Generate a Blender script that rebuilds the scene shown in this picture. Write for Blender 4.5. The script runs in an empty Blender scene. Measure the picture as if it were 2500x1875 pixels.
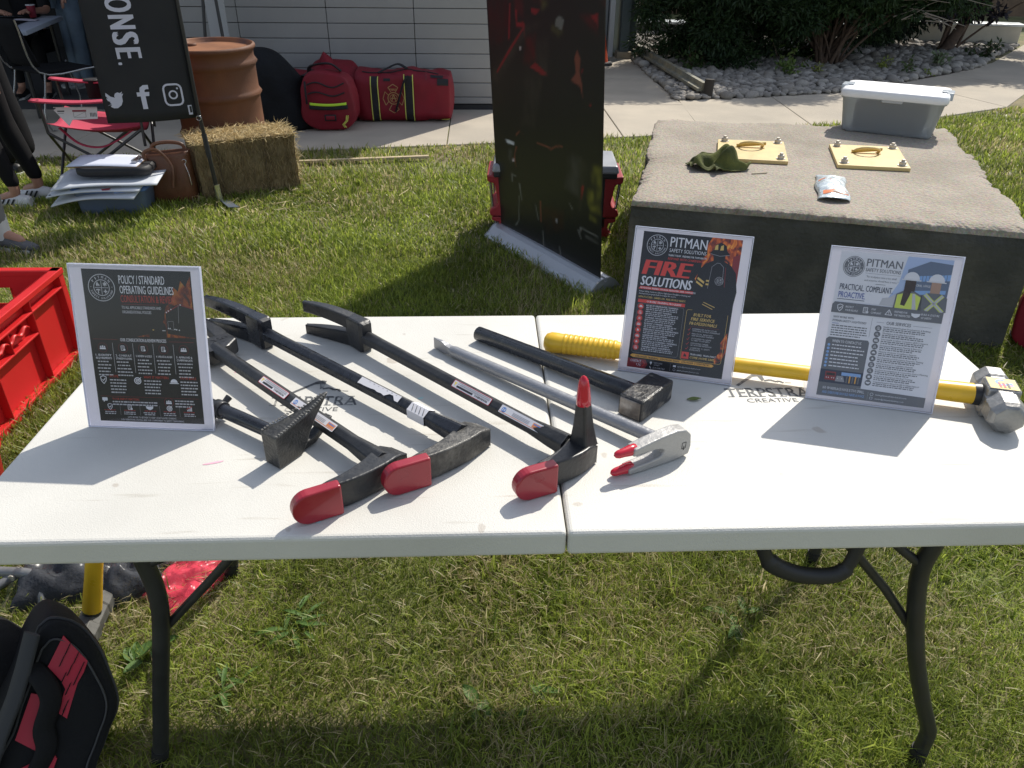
import bpy, bmesh, math, random
import numpy as np
from mathutils import Vector, Matrix, noise as mn
from mathutils.geometry import tessellate_polygon
random.seed(7)
RNG = np.random.default_rng(11)
SC = bpy.context.scene
COL = SC.collection
rad = math.radians
# ------------------------------------------------------------------ camera
CP, CY, CR, CX, CYY, CZ = 0.5323, -0.0437, 0.0108, -0.1202, -0.8764, 1.5163
def cam_axes():
    cy, sy, cp, sp = math.cos(CY), math.sin(CY), math.cos(CP), math.sin(CP)
    fw = Vector((-sy*cp, cy*cp, -sp)); rt = Vector((cy, sy, 0)); up = rt.cross(fw)
    c, s = math.cos(CR), math.sin(CR)
    return c*rt+s*up, -s*rt+c*up, fw
RT, UP, FW = cam_axes()
cd = bpy.data.cameras.new('camera'); cam = bpy.data.objects.new('camera', cd); COL.objects.link(cam)
cd.sensor_width = 36; cd.sensor_fit = 'HORIZONTAL'; cd.lens = 36*1880/2500; cd.clip_start = .05; cd.clip_end = 400
m3 = Matrix((RT, UP, -FW)).transposed()
cam.matrix_world = Matrix.Translation((CX, CYY, CZ)) @ m3.to_4x4()
SC.camera = cam
# ------------------------------------------------------------------ sky, sun, exposure
SUN_EL, SUN_AZ = rad(46.5), rad(35.3)
W = bpy.data.worlds.new('World'); SC.world = W; W.use_nodes = True
nt = W.node_tree; bg = nt.nodes['Background']; sky = nt.nodes.new('ShaderNodeTexSky')
sky.sky_type = 'NISHITA'; sky.sun_disc = False; sky.sun_elevation = SUN_EL; sky.sun_rotation = SUN_AZ
sky.air_density = 1.0; sky.dust_density = 1.0; sky.ozone_density = 1.0
hsv = nt.nodes.new('ShaderNodeHueSaturation'); hsv.inputs['Saturation'].default_value = .62; nt.links.new(sky.outputs[0], hsv.inputs['Color']); nt.links.new(hsv.outputs[0], bg.inputs[0]); bg.inputs[1].default_value = 0.110
ld = bpy.data.lights.new('sun', 'SUN'); ld.energy = 3.05; ld.angle = rad(.53); ld.color = (1, .945, .845)
sun = bpy.data.objects.new('sun', ld); COL.objects.link(sun)
SD = Vector((math.cos(SUN_EL)*math.sin(SUN_AZ), math.cos(SUN_EL)*math.cos(SUN_AZ), math.sin(SUN_EL)))
sun.rotation_euler = SD.to_track_quat('Z', 'Y').to_euler(); sun.location = (6, 8, 12)
vs = SC.view_settings; vs.view_transform = 'Standard'; vs.look = 'None'; vs.exposure = 0.67; vs.gamma = 1; vs.use_curve_mapping = False
SC.cycles.max_bounces = 8; SC.cycles.transparent_max_bounces = 12; SC.cycles.sample_clamp_indirect = 8
TZ = .74
# ------------------------------------------------------------------ materials
def srgb(h):
    h = h.lstrip('#'); c = [int(h[i:i+2], 16)/255 for i in (0, 2, 4)]
    return tuple(x/12.92 if x <= .04045 else ((x+.055)/1.055)**2.4 for x in c)
MATS = {}
def mat(name, col=(.5, .5, .5), rough=.5, metal=0., var=0., vscale=8., col2=None, c2scale=3., c2lo=.45, c2hi=.65, bump=0., bscale=60., coat=0., spec=.5, trans=0., detail=4.):
    """Principled material: base colour, value variation, optional second colour in noise patches, bump, translucency."""
    if name in MATS: return MATS[name]
    m = bpy.data.materials.new(name); m.use_nodes = True; t = m.node_tree; N = t.nodes; L = t.links
    b = N['Principled BSDF']; b.inputs['Base Color'].default_value = (*col, 1); b.inputs['Roughness'].default_value = rough
    b.inputs['Metallic'].default_value = metal; b.inputs['Coat Weight'].default_value = coat; b.inputs['Specular IOR Level'].default_value = spec
    tc = N.new('ShaderNodeTexCoord')
    cur = None
    if col2:
        n = N.new('ShaderNodeTexNoise'); n.inputs['Scale'].default_value = c2scale; n.inputs['Detail'].default_value = 6; L.new(tc.outputs['Object'], n.inputs['Vector'])
        r = N.new('ShaderNodeValToRGB'); r.color_ramp.elements[0].position = c2lo; r.color_ramp.elements[1].position = c2hi
        r.color_ramp.elements[0].color = (*col, 1); r.color_ramp.elements[1].color = (*col2, 1); L.new(n.outputs[0], r.inputs[0]); cur = r.outputs[0]
    if var:
        n = N.new('ShaderNodeTexNoise'); n.inputs['Scale'].default_value = vscale; n.inputs['Detail'].default_value = detail; L.new(tc.outputs['Object'], n.inputs['Vector'])
        mr = N.new('ShaderNodeMapRange'); mr.inputs[1].default_value = .3; mr.inputs[2].default_value = .7; mr.inputs[3].default_value = 1-var; mr.inputs[4].default_value = 1+var
        L.new(n.outputs[0], mr.inputs[0])
        h = N.new('ShaderNodeHueSaturation'); L.new(mr.outputs[0], h.inputs['Value'])
        if cur: L.new(cur, h.inputs['Color'])
        else: h.inputs['Color'].default_value = (*col, 1)
        cur = h.outputs[0]
        mr2 = N.new('ShaderNodeMapRange'); mr2.inputs[1].default_value = .3; mr2.inputs[2].default_value = .7; mr2.inputs[3].default_value = max(.02, rough-.08); mr2.inputs[4].default_value = min(1, rough+.1)
        L.new(n.outputs[0], mr2.inputs[0]); L.new(mr2.outputs[0], b.inputs['Roughness'])
    if cur: L.new(cur, b.inputs['Base Color'])
    if bump:
        n = N.new('ShaderNodeTexNoise'); n.inputs['Scale'].default_value = bscale; n.inputs['Detail'].default_value = 5; L.new(tc.outputs['Object'], n.inputs['Vector'])
        bp = N.new('ShaderNodeBump'); bp.inputs['Strength'].default_value = bump; bp.inputs['Distance'].default_value = .01; L.new(n.outputs[0], bp.inputs['Height']); L.new(bp.outputs[0], b.inputs['Normal'])
    if trans:
        tr = N.new('ShaderNodeBsdfTranslucent'); mx = N.new('ShaderNodeMixShader'); mx.inputs[0].default_value = trans
        if cur: L.new(cur, tr.inputs[0])
        else: tr.inputs[0].default_value = (*col, 1)
        L.new(b.outputs[0], mx.inputs[1]); L.new(tr.outputs[0], mx.inputs[2]); L.new(mx.outputs[0], N['Material Output'].inputs[0])
    MATS[name] = m
    return m
def edge_wear(m, col, radius=.006, lo=.02, hi=.16, nscale=90, amount=.85):
    """bare metal showing along the edges, broken up by noise"""
    N, L, b = nodes_of(m); src = b.inputs['Base Color'].links[0].from_socket if b.inputs['Base Color'].links else None
    bv = N.new('ShaderNodeBevel'); bv.samples = 4; bv.inputs['Radius'].default_value = radius; gm = N.new('ShaderNodeNewGeometry'); dt = N.new('ShaderNodeVectorMath'); dt.operation = 'DOT_PRODUCT'; L.new(bv.outputs[0], dt.inputs[0]); L.new(gm.outputs['Normal'], dt.inputs[1])
    iv = N.new('ShaderNodeMath'); iv.operation = 'SUBTRACT'; iv.inputs[0].default_value = 1; L.new(dt.outputs['Value'], iv.inputs[1])
    tc = N.new('ShaderNodeTexCoord'); n = N.new('ShaderNodeTexNoise'); n.inputs['Scale'].default_value = nscale; n.inputs['Detail'].default_value = 6; L.new(tc.outputs['Object'], n.inputs['Vector'])
    ad = N.new('ShaderNodeMath'); ad.operation = 'MULTIPLY'; L.new(iv.outputs[0], ad.inputs[0]); L.new(n.outputs[0], ad.inputs[1])
    mr = N.new('ShaderNodeMapRange'); mr.inputs[1].default_value = lo; mr.inputs[2].default_value = hi; mr.inputs[4].default_value = amount; L.new(ad.outputs[0], mr.inputs[0])
    mx = N.new('ShaderNodeMixRGB'); mx.inputs[2].default_value = (*col, 1); L.new(mr.outputs[0], mx.inputs[0])
    if src: L.new(src, mx.inputs[1])
    else: mx.inputs[1].default_value = b.inputs['Base Color'].default_value
    L.new(mx.outputs[0], b.inputs['Base Color']); return m
def nodes_of(m): return m.node_tree.nodes, m.node_tree.links, m.node_tree.nodes['Principled BSDF']
def vcol_mat(name, rough=.6, trans=0., spec=.3, attr='col'):
    m = mat(name, rough=rough, spec=spec); N, L, b = nodes_of(m)
    a = N.new('ShaderNodeAttribute'); a.attribute_name = attr; L.new(a.outputs[0], b.inputs['Base Color'])
    if trans:
        tr = N.new('ShaderNodeBsdfTranslucent'); mx = N.new('ShaderNodeMixShader'); mx.inputs[0].default_value = trans
        L.new(a.outputs[0], tr.inputs[0]); L.new(b.outputs[0], mx.inputs[1]); L.new(tr.outputs[0], mx.inputs[2]); L.new(mx.outputs[0], N['Material Output'].inputs[0])
    return m
# ------------------------------------------------------------------ mesh builder
def V3(*a): return Vector(a)
def ident(p): return p
class MB:
    def __init__(s): s.v = []; s.f = []; s.mi = []; s.sm = []
    def add(s, vs_, fs, mi=0, sm=False, M=None):
        o = len(s.v)
        for p in vs_:
            p = Vector(p)
            s.v.append(M @ p if M else p)
        for f in fs: s.f.append([o+i for i in f]); s.mi.append(mi); s.sm.append(sm)
        return s
    def box(s, c, d, mi=0, M=None, taper=1.):
        x, y, z = d[0]/2, d[1]/2, d[2]/2; c = Vector(c)
        vv = [c+Vector((sx*x*(taper if sz > 0 else 1), sy*y*(taper if sz > 0 else 1), sz*z)) for sz in (-1, 1) for sy in (-1, 1) for sx in (-1, 1)]
        return s.add(vv, [(0, 2, 3, 1), (4, 5, 7, 6), (0, 1, 5, 4), (2, 6, 7, 3), (0, 4, 6, 2), (1, 3, 7, 5)], mi, False, M)
    def prism(s, poly, z0, z1, mi=0, M=None, sm=False):
        n = len(poly); a = sum(poly[i][0]*poly[(i+1) % n][1]-poly[(i+1) % n][0]*poly[i][1] for i in range(n))
        if a < 0: poly = poly[::-1]
        vv = [(p[0], p[1], z0) for p in poly]+[(p[0], p[1], z1) for p in poly]
        fs = [list(range(n))[::-1], list(range(n, 2*n))]+[(i, (i+1) % n, n+(i+1) % n, n+i) for i in range(n)]
        return s.add(vv, fs, mi, sm, M)
    def loft(s, rings, mi=0, sm=True, cap=True, M=None, closed=True):
        n = len(rings[0]); vv = [p for r in rings for p in r]; fs = []
        for k in range(len(rings)-1):
            for i in range(n if closed else n-1):
                j = (i+1) % n; fs.append((k*n+i, k*n+j, (k+1)*n+j, (k+1)*n+i))
        s.add(vv, fs, mi, sm, M)
        if cap and closed:
            s.add(rings[0], [list(range(n))[::-1]], mi, False, M); s.add(rings[-1], [list(range(n))], mi, False, M)
        return s
    def tube(s, pts, r, n=10, mi=0, sm=True, cap=True, M=None, flat=1., rot=0., upv=None):
        pts = [Vector(p) for p in pts]; K = len(pts); rs = r if isinstance(r, (list, tuple)) else [r]*K
        tg = []
        for i in range(K):
            a = pts[max(i-1, 0)]; b = pts[min(i+1, K-1)]; d = (b-a); tg.append(d.normalized() if d.length > 1e-9 else Vector((0, 0, 1)))
        u = Vector(upv) if upv else (Vector((0, 0, 1)) if abs(tg[0].z) < .9 else Vector((0, 1, 0)))
        rings = []
        for i in range(K):
            u = (u-tg[i]*u.dot(tg[i])).normalized(); w = tg[i].cross(u)
            rings.append([pts[i]+rs[i]*(u*math.cos(rot+2*math.pi*k/n)*flat+w*math.sin(rot+2*math.pi*k/n)) for k in range(n)])
        return s.loft(rings, mi, sm, cap, M)
    def lathe(s, prof, n=24, mi=0, sm=True, M=None, cap=True):
        rings = [[(r*math.cos(2*math.pi*k/n), r*math.sin(2*math.pi*k/n), z) for k in range(n)] for r, z in prof]
        return s.loft(rings, mi, sm, cap, M)
    def sphere(s, c, r, nu=14, nv=8, mi=0, M=None, fn=None):
        c = Vector(c); r = Vector(r) if not isinstance(r, (int, float)) else Vector((r, r, r)); vv = [c+Vector((0, 0, -r.z))]
        for j in range(1, nv):
            ph = -math.pi/2+math.pi*j/nv
            for i in range(nu):
                th = 2*math.pi*i/nu; vv.append(c+Vector((r.x*math.cos(ph)*math.cos(th), r.y*math.cos(ph)*math.sin(th), r.z*math.sin(ph))))
        vv.append(c+Vector((0, 0, r.z)))
        if fn: vv = [fn(p) for p in vv]
        fs = [(0, 1+(i+1) % nu, 1+i) for i in range(nu)]
        for j in range(nv-2):
            for i in range(nu):
                a = 1+j*nu+i; b = 1+j*nu+(i+1) % nu; fs.append((a, b, b+nu, a+nu))
        t = len(vv)-1; o = 1+(nv-2)*nu; fs += [(o+i, o+(i+1) % nu, t) for i in range(nu)]
        return s.add(vv, fs, mi, True, M)
    def grid(s, fn, nu, nv, mi=0, sm=True, M=None, wrap=False):
        vv = [fn(i/nu, j/nv) for j in range(nv+1) for i in range(nu+1)]
        fs = [(j*(nu+1)+i, j*(nu+1)+i+1, (j+1)*(nu+1)+i+1, (j+1)*(nu+1)+i) for j in range(nv) for i in range(nu)]
        return s.add(vv, fs, mi, sm, M)
    def mesh(s, name, mats):
        me = bpy.data.meshes.new(name); me.from_pydata([tuple(p) for p in s.v], [], s.f)
        for m in (mats if isinstance(mats, (list, tuple)) else [mats]): me.materials.append(m)
        me.polygons.foreach_set('material_index', s.mi); me.polygons.foreach_set('use_smooth', s.sm); me.update()
        return me
    def build(s, name, mats, parent=None, bevel=0, bseg=2, sub=0, solid=0, world=True, weld=False):
        """one mesh object; vertices given in world space (world=True) or in the parent's space"""
        me = s.mesh(name, mats)
        o = bpy.data.objects.new(name, me); COL.objects.link(o)
        if parent:
            o.parent = parent
            if world:
                me.transform(wm(parent).inverted())
        if weld: mod = o.modifiers.new('weld', 'WELD'); mod.merge_threshold = 1e-5
        if solid: mod = o.modifiers.new('solid', 'SOLIDIFY'); mod.thickness = solid; mod.offset = 0
        if bevel: mod = o.modifiers.new('bevel', 'BEVEL'); mod.width = bevel; mod.segments = bseg; mod.limit_method = 'ANGLE'; mod.angle_limit = rad(35); mod.harden_normals = False
        if sub: mod = o.modifiers.new('sub', 'SUBSURF'); mod.levels = sub; mod.render_levels = sub
        return o
def wm(o):
    M = Matrix.LocRotScale(o.location, o.rotation_euler, o.scale)
    return wm(o.parent) @ M if o.parent else M
def thing(name, label, cat, loc=(0, 0, 0), rotz=0, group=None, rot=None):
    o = bpy.data.objects.new(name, None); COL.objects.link(o); o.location = loc; o.rotation_euler = rot or (0, 0, rotz); o.empty_display_size = .1
    return tag(o, label, cat, group)
def tag(o, label, cat, group=None):
    o['label'] = label; o['category'] = cat
    if group: o['group'] = group
    return o
def struct(o, label=None):
    o['kind'] = 'structure'
    if label: o['label'] = label
    return o
def inst(name, me, parent=None, M=None, bevel=0):
    o = bpy.data.objects.new(name, me); COL.objects.link(o)
    if parent: o.parent = parent
    if M is not None: o.matrix_basis = M
    if bevel: mod = o.modifiers.new('bevel', 'BEVEL'); mod.width = bevel; mod.segments = 2; mod.limit_method = 'ANGLE'
    return o
def nz(p, sc=1., seed=0.): return mn.noise(Vector(p)*sc+Vector((seed*7.3, seed*3.1, seed*1.7)))
def TR(loc, rz=0, rx=0, ry=0): return Matrix.Translation(loc) @ Matrix.Rotation(rz, 4, 'Z') @ Matrix.Rotation(rx, 4, 'X') @ Matrix.Rotation(ry, 4, 'Y')
def frame(o, ex, ey, ez): # columns
    return Matrix(((ex[0], ey[0], ez[0], o[0]), (ex[1], ey[1], ez[1], o[1]), (ex[2], ey[2], ez[2], o[2]), (0, 0, 0, 1)))
def proj(p):
    d = Vector(p)-Vector((CX, CYY, CZ)); z = d.dot(FW)
    return 1250+1880*d.dot(RT)/z, 937.5-1880*d.dot(UP)/z, z
def bez(a, b, c, n=8): 
    a, b, c = Vector(a), Vector(b), Vector(c)
    return [a*(1-t)**2+b*2*t*(1-t)+c*t*t for t in [i/n for i in range(n+1)]]
def smooth_path(pts, n=6):
    pts = [Vector(p) for p in pts]; out = []
    P = [pts[0]*2-pts[1]]+pts+[pts[-1]*2-pts[-2]]
    for i in range(1, len(P)-2):
        for k in range(n):
            t = k/n; a, b, c, d = P[i-1], P[i], P[i+1], P[i+2]
            out.append(.5*((2*b)+(c-a)*t+(2*a-5*b+4*c-d)*t*t+(3*b-a-3*c+d)*t**3))
    out.append(pts[-1]); return out
def rrect(w, h, r, n=5, cx=0, cy=0):
    out = []
    for sx, sy, a0 in ((1, 1, 0), (-1, 1, 90), (-1, -1, 180), (1, -1, 270)):
        for k in range(n+1):
            a = rad(a0+90*k/n); out.append((cx+sx*(w/2-r)+r*math.cos(a), cy+sy*(h/2-r)+r*math.sin(a)))
    return out
# ------------------------------------------------------------------ flat print (lettering and marks) laid out on a plane
TXT = {}
def text_mesh(s, bold=0., res=2):
    k = (s, bold, res)
    if k in TXT: return TXT[k]
    cu = bpy.data.curves.new('lettering_source', 'FONT'); cu.body = s; cu.resolution_u = res; cu.offset = bold; cu.size = 1
    ob = bpy.data.objects.new('lettering_source', cu); me = ob.to_mesh()
    v = [(p.co.x, p.co.y) for p in me.vertices]; f = [list(p.vertices) for p in me.polygons]
    ob.to_mesh_clear(); bpy.data.objects.remove(ob); bpy.data.curves.remove(cu)
    TXT[k] = (v, f); return v, f
CAPH = {}
class Print:
    """2-D layers in the plane of M (x right, y up, z out of the sheet); step = height of one layer."""
    def __init__(s, M, step=.00022, fn=None): s.M = M; s.mb = MB(); s.mats = []; s.step = step; s.fn = fn
    def mi(s, m):
        if m not in s.mats: s.mats.append(m)
        return s.mats.index(m)
    def poly(s, pts, m, layer=1):
        z = s.step*layer; vv = [(p[0], p[1], z) for p in pts]
        tri = tessellate_polygon([[Vector(p) for p in vv]])
        fs = []
        for t in tri:
            a, b, c = [vv[i] for i in t]
            fs.append(t if (b[0]-a[0])*(c[1]-a[1])-(b[1]-a[1])*(c[0]-a[0]) > 0 else t[::-1])
        s.mb.add(vv, fs, s.mi(m), False, s.M)
    def rect(s, x0, y0, x1, y1, m, layer=1, skew=0.): s.poly([(x0, y0), (x1, y0), (x1+skew, y1), (x0+skew, y1)], m, layer)
    def disc(s, x, y, r, m, layer=1, n=20, ry=None):
        s.poly([(x+r*math.cos(2*math.pi*i/n), y+(ry or r)*math.sin(2*math.pi*i/n)) for i in range(n)], m, layer)
    def ring(s, x, y, r, w, m, layer=1, n=28, a0=0, a1=360):
        z = s.step*layer; A = [rad(a0+(a1-a0)*i/n) for i in range(n+1)]
        vv = [(x+q*math.cos(a), y+q*math.sin(a), z) for a in A for q in (r-w, r)]
        s.mb.add(vv, [(2*i, 2*i+1, 2*i+3, 2*i+2) for i in range(n)], s.mi(m), False, s.M)
    def line(s, pts, w, m, layer=1):
        z = s.step*layer
        for (x0, y0), (x1, y1) in zip(pts[:-1], pts[1:]):
            d = math.hypot(x1-x0, y1-y0) or 1; nx, ny = -(y1-y0)/d*w/2, (x1-x0)/d*w/2
            s.mb.add([(x0+nx, y0+ny, z), (x0-nx, y0-ny, z), (x1-nx, y1-ny, z), (x1+nx, y1+ny, z)], [(0, 1, 2, 3)], s.mi(m), False, s.M)
    def frame(s, x0, y0, x1, y1, w, m, layer=1, r=0):
        p = rrect(x1-x0, y1-y0, r, 4, (x0+x1)/2, (y0+y1)/2) if r else [(x0, y0), (x1, y0), (x1, y1), (x0, y1)]
        s.line(p+[p[0]], w, m, layer)
    def text(s, t, x0, x1, y0, y1, m, layer=2, bold=.0, res=2, shear=0., R=None, fill=True):
        """fit the string's ink box (cap height for lines with descenders) to x0..x1, y0..y1"""
        v, f = text_mesh(t, 0., res)
        if not v: return
        xa = min(p[0] for p in v)-bold; xb = max(p[0] for p in v)+bold; ya = 0.; yb = .72 if any(c.isalnum() for c in t) else max(p[1] for p in v)
        sx = (x1-x0)/(xb-xa); sy = (y1-y0)/(yb-ya); z = s.step*layer
        for k, dx in enumerate((-bold, 0, bold) if bold > .004 else (0,)):   # heavier strokes: the same glyphs side by side
            pts = [Vector((x0+(p[0]+dx-xa)*sx+shear*(p[1]-ya)*sy, y0+(p[1]-ya)*sy, z+s.step*.06*k)) for p in v]
            if R: pts = [R @ p for p in pts]
            s.mb.add(pts, f, s.mi(m), False, s.M)
    def arc_text(s, t, x, y, r, h, m, a0, a1, layer=2, inward=False, bold=.02):
        n = len(t)
        for i, c in enumerate(t):
            if c == ' ': continue
            a = rad(a0+(a1-a0)*(i+.5)/n); w = h*(.35 if c == 'I' else .75)
            R = Matrix.Translation((x+r*math.cos(a), y+r*math.sin(a), 0)) @ Matrix.Rotation(a-math.pi/2+(math.pi if inward else 0), 4, 'Z')
            s.text(c, -w/2, w/2, -h/2, h/2, m, layer, bold, 1, 0, R)
    def build(s, name, parent): 
        if s.fn: s.mb.v = [s.fn(p) for p in s.mb.v]
        return s.mb.build(name, s.mats, parent)
# ================================================================== ground, path, building
def path_edge(x):   # where the lawn meets the concrete path
    xs = [-9, -1.525, -.687, .385, 1.345, 2.9, 4.3, 5.46, 9, 14]; ys = [4.55, 5.309, 5.441, 5.68, 5.831, 6.2, 6.6, 7.167, 9.2, 12.5]
    return np.interp(x, xs, ys)
M_lawn = mat('lawn_soil', (.14, .15, .055), .95, var=.35, vscale=5, col2=(.21, .175, .095), c2scale=1.3, bump=.6, bscale=90)
g = MB(); g.grid(lambda u, v: V3(-70+140*u, -60+130*v, 0), 40, 40, 0, True)
struct(g.build('lawn_ground', M_lawn), 'mown lawn ground sheet')
M_conc = mat('path_concrete', (.46, .405, .325), .9, var=.1, vscale=2.5, col2=(.385, .34, .275), c2scale=1.1, c2lo=.4, c2hi=.7, bump=.25, bscale=220)
# path: slabs with open joints
pth = bpy.data.objects.new('concrete_path', None); COL.objects.link(pth); struct(pth, 'pale concrete footpath of large slabs')
def shrink(poly, d=.005):
    c = Vector((sum(p[0] for p in poly)/len(poly), sum(p[1] for p in poly)/len(poly)))
    return [tuple(Vector(p)+(c-Vector(p)).normalized()*d*1.4) for p in poly]
E_ = lambda x: (x, float(path_edge(x)))
def lerp2(a, b, t): return (a[0]+(b[0]-a[0])*t, a[1]+(b[1]-a[1])*t)
slabs = []
xs = [-9, -7.2, -5.7, -4.6, -3.4, -2.0, -.393, 1.1]
for a, b in zip(xs[:-1], xs[1:]):
    slabs.append([E_(a), E_(b), (b, 7.2), (a, 7.2)])
slabs += [[E_(1.1), E_(1.824), (1.94, 7.2), (1.1, 7.2)],
          [(-.393, 7.2), (.75, 7.2), (.75, 8.9), (-.393, 8.9)], [(.75, 7.2), (1.94, 7.2), (1.93, 8.9), (.75, 8.9)],
          [(-.393, 8.9), (.75, 8.9), (.75, 10.75), (-.393, 10.75)], [(.75, 8.9), (1.93, 8.9), (1.98, 10.75), (.75, 10.75)],
          [E_(1.824), E_(2.9), (3.0, 7.68), (1.94, 7.43)], [E_(2.9), E_(4.1), (4.0, 7.95), (3.0, 7.68)],
          [E_(4.1), (5.248, 7.122), (4.9, 8.62), (4.0, 7.95)], [(5.248, 7.122), (6.203, 8.2), (5.75, 9.2), (4.9, 8.62)],
          [(6.203, 8.2), (7.5, 9.0), (6.9, 10.2), (5.75, 9.2)], [(7.5, 9.0), (9.5, 10.4), (8.6, 12.2), (6.9, 10.2)], [(9.5, 10.4), (13, 12.4), (12, 15), (8.6, 12.2)]]
for s_ in slabs:
    b = MB(); b.prism(shrink(s_), -.06, .012); b.build('slab', M_conc, pth, bevel=.004, bseg=1)
M_soil = mat('bed_soil', (.07, .055, .04), .95, var=.3, vscale=20, bump=.5, bscale=80)
# ---- siding building at left
M_side = mat('siding_paint', (.30, .295, .285), .65, var=.05, vscale=3, bump=.08, bscale=150)
M_dark = mat('dark_trim', (.02, .021, .023), .6, var=.1)
bld = thing('station_building', 'pale grey building with wide horizontal siding panels behind the red bags', 'building', (-1.6, 6.92, 0))
WX0, WX1, WY = -3.12, .12, 6.92
b = MB(); b.box(((WX0+WX1)/2, WY+.16, 1.175), (WX1-WX0, .24, 2.35)); b.build('wall_core', mat('siding_gap', (.12, .12, .12), .9), bld)
b = MB(); b.box(((WX0+WX1)/2, WY+.028, .03), (WX1-WX0, .03, .06)); b.build('base_flashing', M_dark, bld)
joint = [WX0, -2.312, -1.507, -.714, WX1]
rows = [.066]+[.129+.128*i for i in range(0, 17)]+[2.33]
rows[2:] = [.2575+.128*i for i in range(0, 16)]+[2.34]
for xa, xb in zip(joint[:-1], joint[1:]):
    for za, zb in zip(rows[:-1], rows[1:]):
        b = MB(); b.box(((xa+xb)/2, WY+.02, (za+zb)/2), (xb-xa-.006, .03, zb-za-.0055)); b.build('siding_panel', M_side, bld, bevel=.003, bseg=1)
b = MB(); b.box(((WX0+WX1)/2+.03, WY+2.0, 2.41), (WX1-WX0+.15, 4.2, .12)); b.build('roof_edge', mat('roof_metal', (.16, .16, .16), .5), bld)
b = MB(); b.box((WX1-.06, WY+2.2, 1.17), (.12, 3.9, 2.34)); b.build('side_wall', M_side, bld)
b = MB(); b.box((WX0-.02, WY+.13, 1.17), (.05, .28, 2.34)); b.build('corner_trim', M_dark, bld)
# open bay at left (dark interior)
bay = thing('open_bay', 'dark open bay of the station at the left with a roof above it', 'building', (-6, 9, 0))
M_int = mat('bay_interior', (.028, .028, .03), .9, var=.2)
b = MB(); b.box((-6.5, 11.6, 1.3), (7, .2, 2.6)); b.box((-9.9, 9.2, 1.3), (.2, 4.8, 2.6)); b.build('back_wall', M_int, bay)
b = MB(); b.box((-6.52, 9.3, 2.42), (6.8, 4.8, .1)); b.build('ceiling', M_int, bay)
b = MB(); b.box((-6.5, 9.2, .004), (6.9, 4.6, .02)); b.build('floor_slab', mat('bay_floor', (.11, .11, .11), .7, var=.15, vscale=2), bay)
b = MB(); b.box((-3.2, 9.35, 1.18), (.1, 4.3, 2.34)); b.build('side_wall', M_int, bay)
# rear wing: recessed wall, door frame, post
rear = thing('rear_wing', 'shaded rear wing of the station with a pale door frame and grey corner post', 'building', (1, 10.6, 0))
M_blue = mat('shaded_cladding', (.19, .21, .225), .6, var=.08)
b = MB(); b.box((.75, 10.9, 1.2), (2.0, .2, 2.4)); b.build('wall', M_blue, rear)
b = MB(); b.box((1.70, 10.68, 1.15), (.07, .1, 2.3)); b.build('door_frame', mat('frame_paint', (.55, .56, .57), .5), rear, bevel=.006)
b = MB(); b.box((1.28, 10.76, 1.12), (.75, .05, 2.2)); b.build('door', mat('door_paint', (.2, .215, .23), .5, var=.05), rear, bevel=.006)
b = MB(); b.box((1.935, 11.3, 1.2), (.2, 1.4, 2.4)); b.box((1.86, 10.52, 1.2), (.12, .14, 2.4)); b.build('corner_post', mat('post_paint', (.075, .10, .105), .5, var=.1), rear, bevel=.006)
b = MB(); b.box((1.86, 10.52, .05), (.2, .22, .1)); b.build('post_foot', mat('foot_paint', (.3, .25, .18), .8, var=.2), rear, bevel=.01)
b = MB(); b.box((.9, 12.9, 2.46), (2.6, 4.6, .12)); b.build('roof_edge', MATS['roof_metal'], rear)
# brick building far behind the shrubs with low walls in front
M_brick = mat('brick_brown', (.17, .115, .075), .9, var=.2, vscale=12)
N, L, bb = nodes_of(M_brick)
brick = thing('brick_building', 'brown brick building far behind the dark shrubs', 'building', (6, 17, 0))
b = MB(); b.box((7.5, 17.5, 1.9), (15, .4, 3.8)); b.build('wall', M_brick, brick)
b = MB(); b.box((7.5, 19.5, 3.86), (15.4, 4.6, .12)); b.build('roof_edge', MATS['roof_metal'], brick)
for i in range(6):
    b = MB(); b.box((1.4+2.4*i, 17.28, 1.7), (1.3, .06, 1.4)); w = b.build('window', mat('window_glass', (.03, .035, .04), .12), brick, bevel=.004)
    b = MB(); b.frame = None
    for dx, dz, sx, sz in ((-.66, 0, .06, 1.5), (.66, 0, .06, 1.5), (0, .73, 1.38, .06), (0, -.73, 1.38, .06), (0, 0, .05, 1.4)): b.box((1.4+2.4*i+dx, 17.24, 1.7+dz), (sx, .05, sz))
    b.build('frame', MATS['frame_paint'], w)
def low_wall(label, a, c, h, wcap, wallm, capm):
    a, c = Vector(a), Vector(c); d = (c-a).normalized(); n = Vector((-d.y, d.x)); t = thing('planter_wall', label, 'low wall', ((a.x+c.x)/2, (a.y+c.y)/2, 0), group='low planter walls')
    q = lambda x, y: (a.x+d.x*x+n.x*y, a.y+d.y*x+n.y*y); Lh = (c-a).length
    b = MB(); b.prism([q(0, 0), q(Lh, 0), q(Lh, .3), q(0, .3)], 0, h); b.build('wall', wallm, t, bevel=.008)
    b = MB(); b.prism([q(-.03, -.04), q(Lh+.03, -.04), q(Lh+.03, .34), q(-.03, .34)], h+.002, h+wcap); b.build('cap', capm, t, bevel=.006)
M_cap = mat('cap_metal', (.62, .66, .68), .35, var=.05)
low_wall('low dark planter wall with a pale metal cap beside the grey post', (2.1, 13.15), (5.9, 12.75), .20, .04, mat('planter_dark', (.10, .105, .11), .7, var=.1), M_cap)
low_wall('low cream planter wall with a pale cap at the far right by the path', (6.3, 12.55), (8.3, 11.9), .30, .035, mat('planter_cream', (.5, .47, .4), .75, var=.08), M_cap)
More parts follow.
